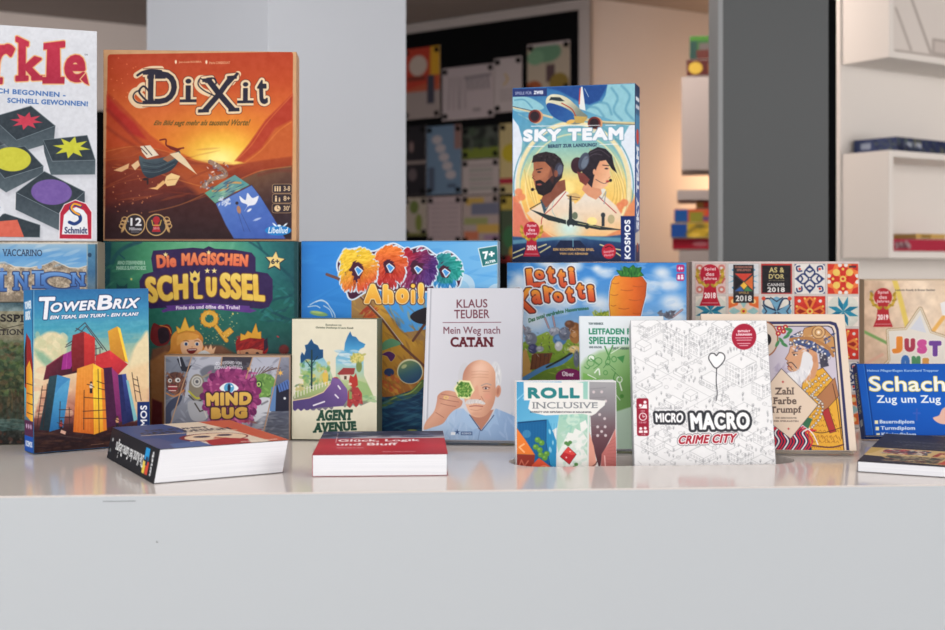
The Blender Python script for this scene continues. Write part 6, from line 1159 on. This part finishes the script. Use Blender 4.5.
struct('floor', cub(-6, -5, -.1, 7, 9, 0), FLOOR)
struct('ceiling', cub(-6, -5, 2.55, 7, 9, 2.65), CEIL)
def wall_seg(name, a, b, m=WALLP, z0=0, z1=2.55, th=.1):
    """upright wall from a to b, its visible side to the right of the line seen from a"""
    a, b = Vector((*a, 0)), Vector((*b, 0)); d = b-a; L = d.length
    M = Matrix.Translation(a) @ Matrix.Rotation(math.atan2(d.y, d.x), 4, 'Z')
    return struct(name, cub(0, 0, z0, L, th, z1), m, M)
wall_seg('wall_left', (-4.2, 5.0), (-1.0, 6.99))
wall_seg('wall_back', (-1.0, 6.99), (.55, 5.85))
wall_seg('wall_right', (.55, 5.85), (5.2, 8.65))
struct('wall_east', cub(5.2, -5, 0, 5.3, 9, 2.55), WALLP)
struct('wall_west', cub(-6, -5, 0, -5.9, 5.0, 2.55), WALLP)

# ---- white pillar: one corner towards the counter
M = Matrix.Translation((-.474, 2.9, 0)) @ Matrix.Rotation(R(45), 4, 'Z')
struct('wall_pillar', cub(0, 0, 0, .43, .54, 2.55, .003), COLW, M)
# ---- dark grey screen wall with its lamplit narrow end painted in a paler grey
struct('wall_screen', cub(.601, 3.0, 0, .8545, 3.12, 2.55, .002), DARKG)
struct('trim_1', cub(.8545, 3.03, 0, .882, 3.09, 2.55), BLACK)
struct('lit_end_strip', cub(.5895, 3.0, 0, .601, 3.12, 2.55), mat('lit_end_grey', (138, 141, 143), .6))

# ---- pinboard with posters on the back wall
A0, B0 = Vector((-1.0, 6.99, 0)), Vector((.55, 5.85, 0)); dv = (B0-A0).normalized()
BM = Matrix.Translation(A0) @ Matrix.Rotation(math.atan2(dv.y, dv.x), 4, 'Z')
def board_uv(x, y):
    """place on the board behind the picture point x, y"""
    r = (x-472.5)/1250.; n = Vector((-dv.y, dv.x, 0)); P0 = A0-n*.03
    t = (n.dot(P0))/(n.x*r+n.y)
    P = Vector((r*t, t, 1.30-(y-265)*t/1250)); return (P-A0).dot(dv), P.z
pb = thing('pinboard', 'large black pinboard in a grey frame behind the white pillar', 'pinboard', (0, 0, 0)); pb.matrix_world = BM
u1, _ = board_uv(579, 100)
obj('board', cub(.05, -.028, .6, u1, -.008, 2.495), BLACK, pb)
fm = mat('pinboard_frame', (150, 142, 140), .6); fb = bmesh.new()
cub(0, -.034, 2.495, u1+.06, -.004, 2.54, .003, fb); cub(u1, -.034, .55, u1+.06, -.004, 2.495, .003, fb); cub(0, -.034, .55, u1, -.004, .6, .003, fb)
obj('frame', fb, fm, pb)
MAG = mat('magnet_black', (12, 12, 14), .8, spec=.1)
def poster(x0, y0, x1, y1, name, label, paint):
    ua, za = board_uv(x0, y0); ub, _ = board_uv(x1, y0); _, zb = board_uv(x0, y1)
    W, H = ub-ua, za-zb
    t = thing('poster', label, 'poster', (0, 0, 0), group='posters on the pinboard')
    t.matrix_world = BM @ Matrix.Translation(((ua+ub)/2, -.030, zb))
    A = Art(0, 0, 40, 40*H/W, '#cbbfbc', S=1.5); paint(A, 40, 40*H/W); A.a *= .84
    obj('sheet', cub(-W/2, -.0012, 0, W/2, 0, H), mat('poster_paper', (190, 180, 178), .7), t)
    printed(t, A, [(0, 0), (40, 0), (40, 40*H/W), (0, 40*H/W)], (-W/2, -.0015, H), (W, 0, 0), (0, 0, -H), dens=1.4, m=PG)
    for sx in (-1, 1):
        for z in (H-.02, .02):
            b = bmesh.new(); bmesh.ops.create_cone(b, cap_ends=True, segments=14, radius1=.014, radius2=.012, depth=.008, matrix=Matrix.Translation((sx*(W/2-.02), -.006, z)) @ Matrix.Rotation(R(90), 4, 'X')); obj('magnet', b, MAG, t)
def pa(A, w, h):
    A.rect(0, 0, w, h, ('g', (0, 0), (0, h), (190, 110, 40), (176, 76, 50), (150, 130, 126))); A.poly([(0, 0), (30, 0), (26, h*.5), (0, h*.6)], (176, 60, 44)); A.ell(16, h*.25, 10, 9, (186, 170, 160)); A.rect(30, 0, w, h*.4, (200, 150, 40)); A.rect(0, h*.62, w, h, (150, 138, 136)); A.rect(26, h*.4, 34, h*.8, (60, 60, 74)); A.rect(4, h*.4, 24, h*.46, (110, 50, 40))
def pb_(A, w, h):
    A.rect(0, 0, w, h, (172, 160, 164)); [A.line([(6+3*k, h*.2), (5+3*k+(k % 3), h*.8)], .8, (120, 112, 118), .8) for k in range(5)]; [A.line([(20+3*k, h*.22), (21+3*k, h*.45)], 1, (96, 92, 100)) for k in range(6)]; A.line([(18, h*.22), (38, h*.2)], 1, (96, 92, 100)); A.rect(24, h*.82, 30, h*.86, (110, 104, 110))
def pc(A, w, h):
    A.rect(0, 0, w, h, (176, 166, 168)); A.line([(16, h*.3), (20, h*.4), (14, h*.5)], 2, (180, 150, 90)); [A.line([(8, h*(.6+.06*k)), (32, h*(.6+.06*k))], 1, (130, 124, 128)) for k in range(4)]
def pd(A, w, h):
    A.rect(0, 0, w, h, (168, 156, 140)); A.ell(18, h*.2, 14, 8, (96, 134, 108)); A.ell(8, h*.28, 8, 6, (110, 150, 120)); A.rect(18, h*.45, 26, h*.8, (84, 66, 70)); A.ell(30, h*.84, 9, 8, (130, 110, 50)); A.ell(6, h*.9, 8, 6, (150, 80, 50)); A.rect(0, 0, w, h*.06, (176, 164, 166))
def pe(A, w, h):
    A.rect(0, 0, w, h, (34, 32, 38)); A.ell(14, h*.3, 4, 8, (120, 100, 100)); A.rect(0, h*.5, w, h*.55, (130, 118, 116)); A.ell(16, h*.7, 8, 9, (90, 80, 84))
def pf(A, w, h):
    A.rect(0, 0, w, h, (98, 122, 148)); [A.ell(12+4*k, h*(.2+.13*k), 6, 4, (166, 160, 166)) for k in range(5)]; A.rect(2, h*.6, 9, h*.95, (70, 80, 100)); A.rect(32, 0, w, h*.35, (130, 100, 96)); A.rect(24, h*.86, 34, h*.9, (60, 70, 90))
def pg(A, w, h):
    A.rect(0, 0, w, h, (44, 50, 46)); A.rect(0, h*.66, w, h, (104, 118, 44)); A.dabs(30, (2, 2, 38, h*.6), [(84, 90, 84), (30, 34, 32), (60, 74, 60)], (2, 6), (2, 4), (0, 180), .6)
def ph(A, w, h):
    A.rect(0, 0, w, h, (168, 158, 158)); [A.line([(8, h*(.18+.13*k)), (33, h*(.18+.13*k))], 1.4, (120, 130, 122) if k % 2 else (140, 132, 134)) for k in range(6)]
def pi_(A, w, h):
    A.rect(0, 0, w, h, (184, 168, 120)); A.ell(20, h*.42, 16, 14, (176, 160, 40)); A.rect(0, h*.78, w, h*.86, (160, 40, 60)); [A.line([(8+8*k, 2), (8+8*k, h*.3)], 2, (150, 140, 110)) for k in range(4)]
def pj(A, w, h):
    A.rect(0, 0, w, h, (160, 150, 140)); A.ell(18, h*.25, 8, 9, (96, 110, 60)); A.ell(26, h*.66, 6, 12, (110, 120, 60)); A.rect(0, h*.92, w, h, (110, 110, 60))
def pk_(A, w, h):
    A.rect(0, 0, w, h, (168, 152, 156)); A.line([(20, 3), (20, h-2)], .8, (140, 126, 130)); [A.line([(4, h*(.15+.1*k)), (17, h*(.15+.1*k))], 1, (134, 122, 128)) for k in range(8)]; [A.line([(23, h*(.15+.1*k)), (36, h*(.15+.1*k))], 1, (134, 122, 128)) for k in range(8)]
def pl(A, w, h):
    A.rect(0, 0, w, h, (164, 150, 148)); A.rect(4, 2, 24, h*.2, (180, 150, 80)); A.rect(10, h*.16, w, h*.4, (104, 108, 130)); A.rect(2, h*.46, 28, h*.6, (140, 146, 96)); A.rect(16, h*.6, w, h*.78, (190, 156, 80)); A.rect(2, h*.74, 18, h*.92, (186, 110, 84)); A.rect(24, h*.82, w, h*.92, (150, 120, 150))
def pm(A, w, h):
    A.rect(0, 0, w, h, (70, 84, 66)); A.rect(0, 0, w, h*.2, (176, 156, 70)); A.ell(18, h*.62, 14, 18, (60, 110, 74)); A.ell(28, h*.84, 12, 10, (196, 150, 60)); A.rect(0, h*.9, 20, h, (140, 40, 44))
for a in ((404, 50, 440, 120, 'orange and red poster on the pinboard beside the white pillar', pa),
          (442.5, 69, 494, 121, 'pale sketch poster in the top row of the pinboard', pb_),
          (494.6, 59, 522, 113, 'narrow white poster in the top row of the pinboard', pc),
          (527.5, 45, 570, 94, 'green and beige poster high up on the pinboard by its right edge', pd),
          (404, 127, 426, 196, 'black poster on the pinboard under the orange poster', pe),
          (427, 127, 461.5, 195, 'light blue poster with white clouds on the pinboard', pf),
          (462.5, 128, 499, 159.4, 'dark landscape poster with a bright green strip on the pinboard', pg),
          (462.5, 160.4, 499, 195, 'white text sheet pinned directly under the dark green landscape poster', ph),
          (500, 124, 522, 194, 'yellow poster with a red stripe beside the blue pilot box', pi_),
          (404, 198, 427, 236, 'small beige poster with olive leaves near the pillar', pj),
          (428, 197, 461.5, 244, 'plain two column text poster in the bottom row of the pinboard', pk_),
          (462.5, 196, 499, 244, 'poster with coloured text bars in the bottom row of the pinboard', pl),
          (501, 197, 522, 262, 'green and yellow poster in the lowest row behind the blue pilot box', pm)):
    poster(*a[:4], 'poster', *a[4:])

struct('gap_backing', cub(-2.2, 6.0, 0, -1.2, 6.06, 2.04), BLACK)  # black panel added behind the left boxes so the gap reads dark
# ---- shelf cubes on the right, set on a tall white panel
Q = Matrix.Translation((1.30, 3.9, 0)) @ Matrix.Rotation(R(33), 4, 'Z')
struct('wall_shelf_panel', cub(-.005, .188, 0, 2.2, .23, 2.55), SHELF, Q)
def cube_shelf(label, M, w, d, z0, z1, th=.02, group='shelf cubes on the right panel'):
    t = thing('wall_shelf', label, 'shelf', (0, 0, 0), group=group); t.matrix_world = M @ Matrix.Translation((0, 0, z0))
    h = z1-z0
    obj('side_panel', cub(0, 0, 0, th, d, h, .001), SHELF, t); obj('side_panel', cub(w-th, 0, 0, w, d, h, .001), SHELF, t)
    obj('top_panel', cub(th, 0, h-th, w-th, d, h, .001), SHELF, t); obj('bottom_panel', cub(th, 0, 0, w-th, d, th, .001), SHELF, t)
    obj('back_panel', cub(th, d-.008, th, w-th, d, h-th), SHELF, t)
    return t
cube_shelf('upper open white shelf cube at the right edge, holding a line drawing', Q, 1.0, .187, 1.949, 2.33)
cube_shelf('lower open white shelf cube holding a red box, dark blue box on top', Q, 1.0, .187, 1.322, 1.659)
A = Art(0, 0, 60, 40, (216, 208, 202), S=3); A.line([(4, 4), (16, 32)], .7, (150, 140, 134)); A.line([(2, 18), (8, 32)], .7, (160, 150, 144)); A.line([(2, 33), (58, 33)], .7, (160, 150, 144)); A.rect(17, 27, 26, 32, (200, 190, 184)); A.line([(17, 27), (26, 27), (26, 32), (17, 32), (17, 27)], .6, (150, 140, 134)); A.rect(36, 0, 60, 33, (196, 190, 206)); A.line([(40, 0), (40, 32)], .8, (150, 140, 170))
t = thing('drawing_board', 'white sheet with thin drawn lines standing in the upper shelf cube', 'drawing', (0, 0, 0)); t.matrix_world = Q @ Matrix.Translation((.16, .012, 1.9695))
obj('sheet', cub(-.138, 0, 0, .60, .006, .30), SHELF, t); printed(t, A, [(0, 0), (60, 0), (60, 33.6), (0, 33.6)], (-.138, -.0003, .30), (.738, 0, 0), (0, 0, -.30), dens=3, m=PG)
def plain_box(label, M, w, d, h, c, paint=None, side=None, cat='board game', group=None):
    t = thing('game_box', label, cat, (0, 0, 0), group=group); t.matrix_world = M
    obj('lid', cub(0, 0, h*.12, w, d, h, .0015), mat('box_%d_%d_%d' % c, c, .5), t)
    obj('base_tray', cub(.002, .002, 0, w-.002, d-.002, h*.13), mat('box_tray', (190, 186, 180), .6), t)
    if paint:
        A = Art(0, 0, 60, 60*h/w, c, S=2); paint(A, 60, 60*h/w)
        printed(t, A, [(0, 0), (60, 0), (60, 60*h/w), (0, 60*h/w)], (.002, -.0003, h-.002), (w-.004, 0, 0), (0, 0, -(h-.004)), dens=1.5, main='side_print')
    if side:
        A = Art(0, 0, 40, 40*h/d, side, S=2); A.rect(6, 3, 16, 40*h/d-3, (150, 160, 180)); A.dabs(20, (20, 2, 38, 40*h/d-1), [(90, 100, 90), (40, 50, 80)], (1, 4), (.6, 1.4), (0, 60), .6)
        printed(t, A, [(0, 0), (40, 0), (40, 40*h/d), (0, 40*h/d)], (-.0003, d-.002, h-.002), (0, -(d-.004), 0), (0, 0, -(h-.004)), dens=1.5, main='end_print')
    return t
def navy(A, w, h):
    A.rect(0, 0, w, h, (44, 52, 84)); A.rect(5, h*.3, 19, h*.66, (170, 176, 190)); A.dabs(50, (0, 0, w, h), [(84, 96, 90), (30, 36, 60), (110, 110, 80)], (1, 4), (.5, 1.2), (0, 90), .6)
plain_box('dark blue game box lying on top of the lower shelf cube', Q @ Matrix.Translation((.055, .015, 1.6595)) @ Matrix.Rotation(R(4), 4, 'Z'), .42, .16, .046, (44, 52, 84), navy, (58, 68, 104))
def redp(A, w, h): A.rect(0, 0, w, h, (170, 44, 66)); A.rect(1, h*.2, 12, h*.8, (104, 60, 70)); A.dabs(8, (1, h*.2, 12, h*.8), [(170, 150, 150)], (1, 2), (.5, 1))
plain_box('red flat box lying inside the lower shelf cube', Q @ Matrix.Translation((.03, .01, 1.3425)), .40, .16, .04, (170, 44, 66), redp)
def gold(A, w, h): A.rect(0, 0, w, h, (196, 160, 90)); A.rect(10, 0, 30, h, (150, 120, 60))
plain_box('small golden box on the red box in the lower shelf cube', Q @ Matrix.Translation((.155, .02, 1.3828)), .15, .12, .018, (196, 160, 90), gold)

# ---- shelf cubes in the distance, in front of the warm wall
def at(x, y, Y): return (x-472.5)*Y/1250, 1.30-(y-265)*Y/1250
Y5 = 4.7
x0, z1 = at(681.5, 77, Y5); x1, z0 = at(735, 170, Y5)
struct('wall_partition', cub(at(728, 0, Y5)[0]+.03, Y5-.05, 0, at(728, 0, Y5)[0]+.09, 4.98, 2.55), SHELF)
GS = mat('shelf_grey', (160, 152, 150), .6)
def back_shelf(label, xa, ya, xb, yb, Yd, d=.3):
    xl, zt = at(xa, ya, Yd); xr, zb = at(xb, yb, Yd); h = zt-zb; th = .018
    t = thing('wall_shelf', label, 'shelf', (xl, Yd, zb), -10, group='grey shelves before the warm wall'); w = xr-xl
    if h > .1:
        obj('front_panel', cub(0, 0, 0, w, th, h, .001), GS, t); obj('side_panel', cub(0, th, 0, th, d, h), GS, t); obj('top_panel', cub(th, th, h-th, w, d, h), GS, t); obj('bottom_panel', cub(th, th, 0, w, d, th), GS, t)
    else: obj('shelf_board', cub(0, 0, 0, w, d, h, .001), GS, t); obj('bracket', cub(w*.7, .05, -.03, w*.7+.01, d-.02, 0), GS, t)
    return xl, zt, w
back_shelf('closed grey shelf cube hanging before the warm wall', 681.5, 77, 731, 170, Y5)
back_shelf('thin grey shelf board above the stack of bright game boxes', 677, 190, 731, 200, Y5)
back_shelf('grey low cabinet under the stack of bright game boxes', 679, 250.4, 731, 330, Y5)
def far_box(label, xa, ya, xb, yb, c, paint=None, d=.26, dy=0, group='game boxes on the distant shelves'):
    xl, zt = at(xa, ya, Y5+dy); xr, zb = at(xb, yb, Y5+dy)
    plain_box(label, Matrix.Translation((xl, Y5+dy, zb+.0005)) @ Matrix.Rotation(R(-10), 4, 'Z'), xr-xl, d, zt-zb-.001, c, paint, group=group)
def gr1(A, w, h): A.rect(0, 0, w, h, (46, 84, 50)); A.rect(0, 0, w, h*.18, (62, 112, 44)); A.rect(14, h*.3, w, h*.6, (90, 84, 84)); A.rect(10, h*.6, w, h, (84, 44, 40)); A.rect(0, h*.2, 10, h, (36, 64, 60))
def gr2(A, w, h): A.rect(0, 0, w, h, (74, 34, 34)); A.ell(12, h*.5, 10, h*.4, (176, 150, 60)); A.rect(30, h*.2, w, h*.8, (140, 100, 50))
far_box('dark red and gold game box lying on the grey cube under the green box', 686.5, 60, 729, 76.5, (84, 44, 40), gr2, dy=.01)
far_box('green game box on top of the red and gold box on the grey cube', 689.5, 36, 729, 60, (46, 84, 50), gr1, dy=.02)
def s1(A, w, h): A.rect(0, 0, w, h, (170, 50, 40)); A.rect(0, 0, 12, h, (150, 110, 50))
def s2(A, w, h): A.rect(0, 0, w, h, (190, 90, 50)); A.rect(0, 0, 14, h, (30, 80, 150)); A.rect(16, h*.2, 30, h, (130, 130, 50)); A.rect(30, h*.55, w, h*.9, (90, 70, 120)); A.rect(34, 0, w, h*.5, (200, 56, 44))
def s3(A, w, h): A.rect(0, 0, w, h, (190, 160, 50)); A.rect(0, 0, 16, h, (30, 74, 150)); A.dabs(24, (18, 1, w, h), [(150, 120, 40), (220, 190, 80), (110, 100, 50)], (3, 7), (1, 2), (-40, 10), .8)
def s4(A, w, h): A.rect(0, 0, w, h, (156, 26, 46)); A.ell(28, h*.5, 8, h*.24, (190, 110, 120))
far_box('red boxed game lowest in the stack before the warm wall', 672.5, 238.4, 731, 249.8, (156, 26, 46), s4, dy=.01)
far_box('yellow game box with a blue end in the stack before the warm wall', 670.5, 223, 731, 238.4, (190, 160, 50), s3, dy=.0)
far_box('orange game box with a blue end in the stack before the warm wall', 674, 209, 731, 223, (190, 90, 50), s2, dy=.015)
far_box('small red game box topmost in the stack before the warm wall', 696, 201.5, 731, 209, (170, 50, 40), s1, dy=.03)

# ================================================================== the counter
cn = thing('display_counter', 'long white display counter with a glossy top holding the games and books', 'counter', (0, 1.3865, 0), 4.0)
SLOT = (.046, .412, .172, .243)      # x0 x1 (world), y0 y1 along local depth
def counter_top():
    b = bmesh.new(); W0, W1, D, th = -1.9, 1.9, .93, .02
    # rounded slot outline, local coordinates
    sx0, sx1, sy0, sy1 = .06, .428, .155, .238; r = (sy1-sy0)/2; cy = (sy0+sy1)/2; n = 12
    slot = [(sx1-r+r*math.cos(R(-90+180*k/n)), cy+r*math.sin(R(-90+180*k/n))) for k in range(n+1)]+[(sx0+r+r*math.cos(R(90+180*k/n)), cy+r*math.sin(R(90+180*k/n))) for k in range(n+1)]
    outer = [(W0, 0), (W1, 0), (W1, D), (W0, D)]
    vo = [b.verts.new((x, y, T)) for x, y in outer]; vs = [b.verts.new((x, y, T)) for x, y in slot]; eds = []
    for L in (vo, vs):
        for i in range(len(L)): eds.append(b.edges.new((L[i], L[(i+1) % len(L)])))
    bmesh.ops.triangle_fill(b, use_beauty=True, edges=eds)
    for f in b.faces:
        if f.normal.z < 0: f.normal_flip()
    bl = [b.verts.new((v.co.x, v.co.y, T-.022)) for v in vs]
    for i in range(len(vs)):
        j = (i+1) % len(vs); b.faces.new((vs[j], vs[i], bl[i], bl[j]))
    b.faces.new(bl)
    vb = [b.verts.new((v.co.x, v.co.y, T-.03)) for v in vo]
    for i in range(4):
        j = (i+1) % 4; b.faces.new((vo[i], vb[i], vb[j], vo[j]))
    b.faces.new(vb[::-1])
    bmesh.ops.recalc_face_normals(b, faces=b.faces[:])
    fe = [e for e in b.edges if abs(e.verts[0].co.y) < 1e-5 and abs(e.verts[1].co.y) < 1e-5 and e.verts[0].co.z > T-.001 and e.verts[1].co.z > T-.001]
    bmesh.ops.bevel(b, geom=fe, offset=.0016, segments=3, affect='EDGES', profile=.5)
    return b
obj('counter_top', counter_top(), WHITE, cn)
obj('front_panel', cub(-1.9, -.0022, .08, 1.9, -.0002, T-.0016, .0005), FRONT, cn)
obj('side_panel', cub(-1.9, .02, .08, -1.88, .92, T-.03), FRONT, cn); obj('side_panel', cub(1.88, .02, .08, 1.9, .92, T-.03), FRONT, cn)
obj('plinth', cub(-1.85, .06, 0, 1.85, .88, .08), mat('plinth_grey', (90, 90, 92), .6), cn)
obj('back_panel', cub(-1.88, .90, .08, 1.88, .92, T-.03), FRONT, cn)
obj('scratch_mark', cub(-.402, -.0026, T-.0068, -.367, -.0021, T-.0062), mat('scratch', (120, 124, 128), .7), cn)
obj('stain_spot', cub(-.345, -.0026, T-.052, -.3435, -.0021, T-.0505), mat('scratch', (120, 124, 128), .7), cn)

# ================================================================== games and books
G = {}
# left stack
game_box('game_box', 'olive forest box on the counter at the left edge under the stone grey box', 'board game', -.806, 1.706, T+.0005, 10, 0, .284, .198, .07, art_forest_game(), [(-120, 303), (97, 303), (97, 448), (-120, 452)], '#6d6a55')
game_box('game_box', 'stone grey box with blue letters lying flat under the white tile box', 'board game', -.807, 1.703, T+.199, 10, 0, .286, .084, .10, art_stone_game(), [(-120, 240), (99, 240), (99, 303), (-120, 303)], '#8d8478')
game_box('game_box', 'white box printed with black wooden tiles, highest on the left stack', 'board game', -.783, 1.672, T+.2835, 22, 0, .270, .298, .06, art_tiles_game(), [(-112, 14), (94, 33), (99, 239), (-104, 240)], '#c9ccd4')
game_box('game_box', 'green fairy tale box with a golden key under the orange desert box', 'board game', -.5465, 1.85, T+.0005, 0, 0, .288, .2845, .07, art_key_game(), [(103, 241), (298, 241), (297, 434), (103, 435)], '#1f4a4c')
game_box('game_box', 'orange desert box with a ship and a blue card, standing on the green box', 'board game', -.5485, 1.857, T+.286, 4, 0, .285, .284, .07, art_desert_game(), [(101, 50), (296, 55), (298, 241), (104, 241)], '#b98d66')
t = game_box('game_box', 'blue box with towers of coloured blocks, turned at the left end', 'board game', -.578, 1.646, T+.0015, 35, 1.5, .1585, .216, .047, art_blocks_game(), [(33, 290), (150, 291), (150, 447), (35, 455)], '#2a6aa0')
printed(t, art_blocks_spine(), [(0, 0), (20, 0), (20, 166), (0, 166)], (-.1585/2-.0003, .047*.86, .2154), (0, -.047*.86+.0004, 0), (0, 0, -.2148), dens=3, main='side_print')
game_box('game_box', 'small grey box with a purple tentacled eye behind the thick flat book', 'board game', -.439, 1.778, T+.0005, 0, 1, .180, .121, .045, art_monster_game(), [(165, 357), (291, 356), (291, 441), (165, 440)], '#8c7360')
game_box('game_box', 'bright blue box with feathered rainbow letters behind the grey memoir', 'board game', -.255, 1.86, T+.0005, -4, 0, .2935, .2855, .07, art_bird_game(), [(301, 241), (499, 241), (498, 435), (302, 435)], '#7b95a6')
t = game_box('game_box', 'cream box showing a blue dog head and a fox on a road', 'board game', -.258, 1.781, T+.0015, -4, 1, .123, .172, .058, art_spy_game(), [(292, 321), (378, 320), (378, 440), (292, 441)], '#6b735c', '#3c5a48')
book('book', 'grey hardcover book with a moustached man holding a green hexagon', 'book', -.0705, 1.732, T+.0075, -5, 17, .1375, .219, .022, art_memoir(), [(428, 289), (524, 291), (520, 443), (422, 442)], '#b9bbc4')
# middle
game_box('game_box', 'sky blue box with an orange carrot under the blue pilot box', 'board game', .0525, 1.913, T+.0005, -13, 0, .272, .2535, .07, art_carrot_game(), [(507, 262), (686, 262), (686, 435), (508, 435)], '#6b5a54', '#6a4c44')
t = game_box('game_box', 'blue box with two pilots and aeroplanes standing on the carrot box', 'board game', .0615, 1.928, T+.255, -16, 0, .190, .268, .05, art_pilots_game(), [(512, 88), (635, 86), (634, 260), (512, 261)], '#3a5a90')
printed(t, art_pilots_side(), [(0, 0), (30, 0), (30, 178), (0, 178)], (.190/2+.0003, .0004, .2674), (0, .05*.86, 0), (0, 0, -.2668), dens=2.4, main='side_print')
game_box('game_box', 'box patterned with square ornamental tiles at the right of the carrot box', 'board game', .3385, 1.93, T+.0005, -4, 0, .254, .255, .07, art_mosaic_game(), [(691, 262), (858, 262), (857, 430), (691, 430)], '#bdb0ac')
book('book', 'slim white and green guide book behind the dice book', 'book', .1445, 1.657, T+.006, -2, 20, .1155, .185, .014, art_guide_book(), [(581, 320), (666, 320), (668, 456), (580, 456)], '#c3ccd2', hard=False)
t = book('book', 'small softcover book with coloured dice standing in the counter slot', 'book', .056, 1.592, T-.0205, 4, 1.7, .129, .122, .02, art_dice_book(), [(517, 380), (616, 381), (617, 474), (515, 474)], '#e2e4e6', hard=False)
game_box('game_box', 'white box with a fine line drawn city and a heart balloon', 'board game', .2055, 1.588, T-.0065, -3, 20, .1785, .1955, .036, art_city_game(), [(632, 320), (765, 322), (777, 466), (633, 466)], '#a9abb0')
book('book', 'beige book with a turbaned man behind the white city box', 'book', .3075, 1.640, T+.0080, -4, 22, .193, .189, .02, art_cards_book(), [(702, 315), (842, 316), (857, 452), (704, 452)], '#cdbcaa')
# right end
game_box('game_box', 'pale peach box with a paper star and colourful letters, at the right edge', 'board game', .6735, 2.15, T+.0005, 0, 0, .20, .225, .06, art_words_game(), [(864, 280), (980, 280), (980, 412), (864, 412)], '#b99f84')
t = book('book', 'blue chess book leaning at the right edge behind the dark flat book', 'book', .5565, 1.770, T+.0085, 0, 23, .176, .107, .02, art_chess_book(), [(859, 366), (977, 366), (990, 437), (868, 437)], '#12418c', hard=True)
printed(t, art_chess_spine(), [(0, 0), (14, 0), (14, 110), (0, 110)], (-.088-.0003, .0198, .1065), (0, -.0194, 0), (0, 0, -.106), dens=3, main='spine_print')
def strip(A, w, h): A.rect(0, 0, w, h, (120, 124, 130)); A.rect(0, h*.35, w, h*.5, (176, 100, 120)); A.rect(0, h*.55, w, h*.75, (206, 184, 60))
plain_box('grey box with a yellow and a pink band half hidden beside the peach box', Matrix.Translation((.675, 2.23, T+.0005)), .06, .05, .20, (120, 124, 130), strip)

# books lying flat -------------------------------------------------------------
def flat_book(label, X, Y, yaw, W, D, h, art, quad, side, spine=None, shear=0, spine_quad=None):
    t = thing('book', label, 'book', (X, Y, T+.0005), yaw); th = .0012
    def sh(b):
        for v in b.verts: v.co.x += shear*v.co.z
        return b
    b = bmesh.new(); th = .0005; cub(0, 0, h-th, W, D, h, 0, b); cub(0, 0, 0, W, D, th, 0, b); cub(0, 0, 0, th*1.4, D, h, 0, b); obj('book_cover', sh(b), mat('cloth_'+side, side, .4), t)
    pbm = cub(th*1.4, .0001, th*.6, W-.0014, D-.0012, h-th)
    obj('page_block', sh(pbm), PAGES, t)
    printed(t, art, quad, (shear*h, D, h+.0003), (W, 0, 0), (0, -D, 0), dens=1.6)
    if spine: printed(t, spine, spine_quad, (shear*h-.0004, D, h), (0, -D, 0), (-shear*h, 0, -h), dens=2.4, main='spine_print')
    return t
flat_book('thick book lying flat at the left with a black spine and white page edges', -.364, 1.426, 29.5, .157, .222, .0385, art_thick_cover(), [(0, 0), (150, 0), (150, 200), (0, 200)], '#24262c', art_thick_spine(), .19, [(0, 0), (200, 0), (200, 39), (0, 39)])
flat_book('red and dark blue paperback lying flat before the cream box', -.189, 1.474, 3, .160, .205, .0255, art_red_cover(), [(0, 0), (160, 0), (160, 214), (0, 214)], '#a02c40')
flat_book('black paperback with food pictures lying flat at the right edge', .465, 1.510, -25, .22, .272, .0125, art_dark_cover(), [(0, 0), (300, 0), (300, 330), (0, 330)], '#36343a')

for o in C.objects:
    if o.get('category') == 'board game' and not o.get('group'): o['group'] = 'board games on display'
    if o.get('category') == 'book': o['group'] = 'books on the counter'
# ================================================================== light and camera
w = bpy.data.worlds.new('World'); bpy.context.scene.world = w; w.use_nodes = True
bg = w.node_tree.nodes['Background']; bg.inputs[0].default_value = (*lin(col((222, 230, 240))), 1); bg.inputs[1].default_value = .55
def area(name, loc, tgt, sx, sy, power, c):
    l = bpy.data.lights.new(name, 'AREA'); l.shape = 'RECTANGLE'; l.size = sx; l.size_y = sy; l.energy = power; l.color = c
    o = bpy.data.objects.new(name, l); C.objects.link(o); o.location = loc
    d = Vector(tgt)-Vector(loc); o.rotation_euler = d.to_track_quat('-Z', 'Y').to_euler(); return o
area('overhead_fill', (-.2, .9, 2.5), (-.2, .9, 0), 3.2, 2.4, 30, (1, .97, .94))  # added fill from above, brightens the counter top and flat covers
area('window_light', (-1.2, -4.8, 1.6), (0, 1.8, 1.2), 6.5, 1.9, 165, (1, .985, .97))
area('window_light', (5.0, .9, 1.6), (.8, 3.9, 1.4), 3.2, 1.8, 190, (1, .97, .94))
area('window_light', (-5.4, -.7, 1.6), (-.6, 3.0, 1.4), 2.6, 1.8, 118, (1, .975, .955))
l = bpy.data.lights.new('wall_lamp', 'POINT'); l.energy = 11; l.color = (1, .62, .34); l.shadow_soft_size = .12
o = bpy.data.objects.new('wall_lamp', l); C.objects.link(o); o.location = (1.42, 6.0, 1.75)
area('overhead_fill', (-1.2, 4.6, 2.5), (-1.2, 4.6, 0), 1.6, .5, 11, (1, .86, .76))  # unseen fill added to lift the left background
area('overhead_fill', (.4, 4.3, 2.5), (.5, 4.6, 0), 1.0, .4, 20, (1, .84, .74))  # extra fill with no fixture, brightens the wall behind the shelves
cam = bpy.data.cameras.new('camera'); co = bpy.data.objects.new('camera', cam); C.objects.link(co)
co.location = (0, 0, 1.30); co.rotation_euler = (R(90), 0, 0)
cam.sensor_width = 36; cam.lens = 1250/945*36; cam.shift_y = -50/945
cam.dof.use_dof = True; cam.dof.focus_distance = 1.74; cam.dof.aperture_fstop = 5.4
sc_ = bpy.context.scene; sc_.camera = co
sc_.view_settings.view_transform = 'Standard'; sc_.view_settings.look = 'None'; sc_.view_settings.gamma = 1; sc_.view_settings.exposure = 0
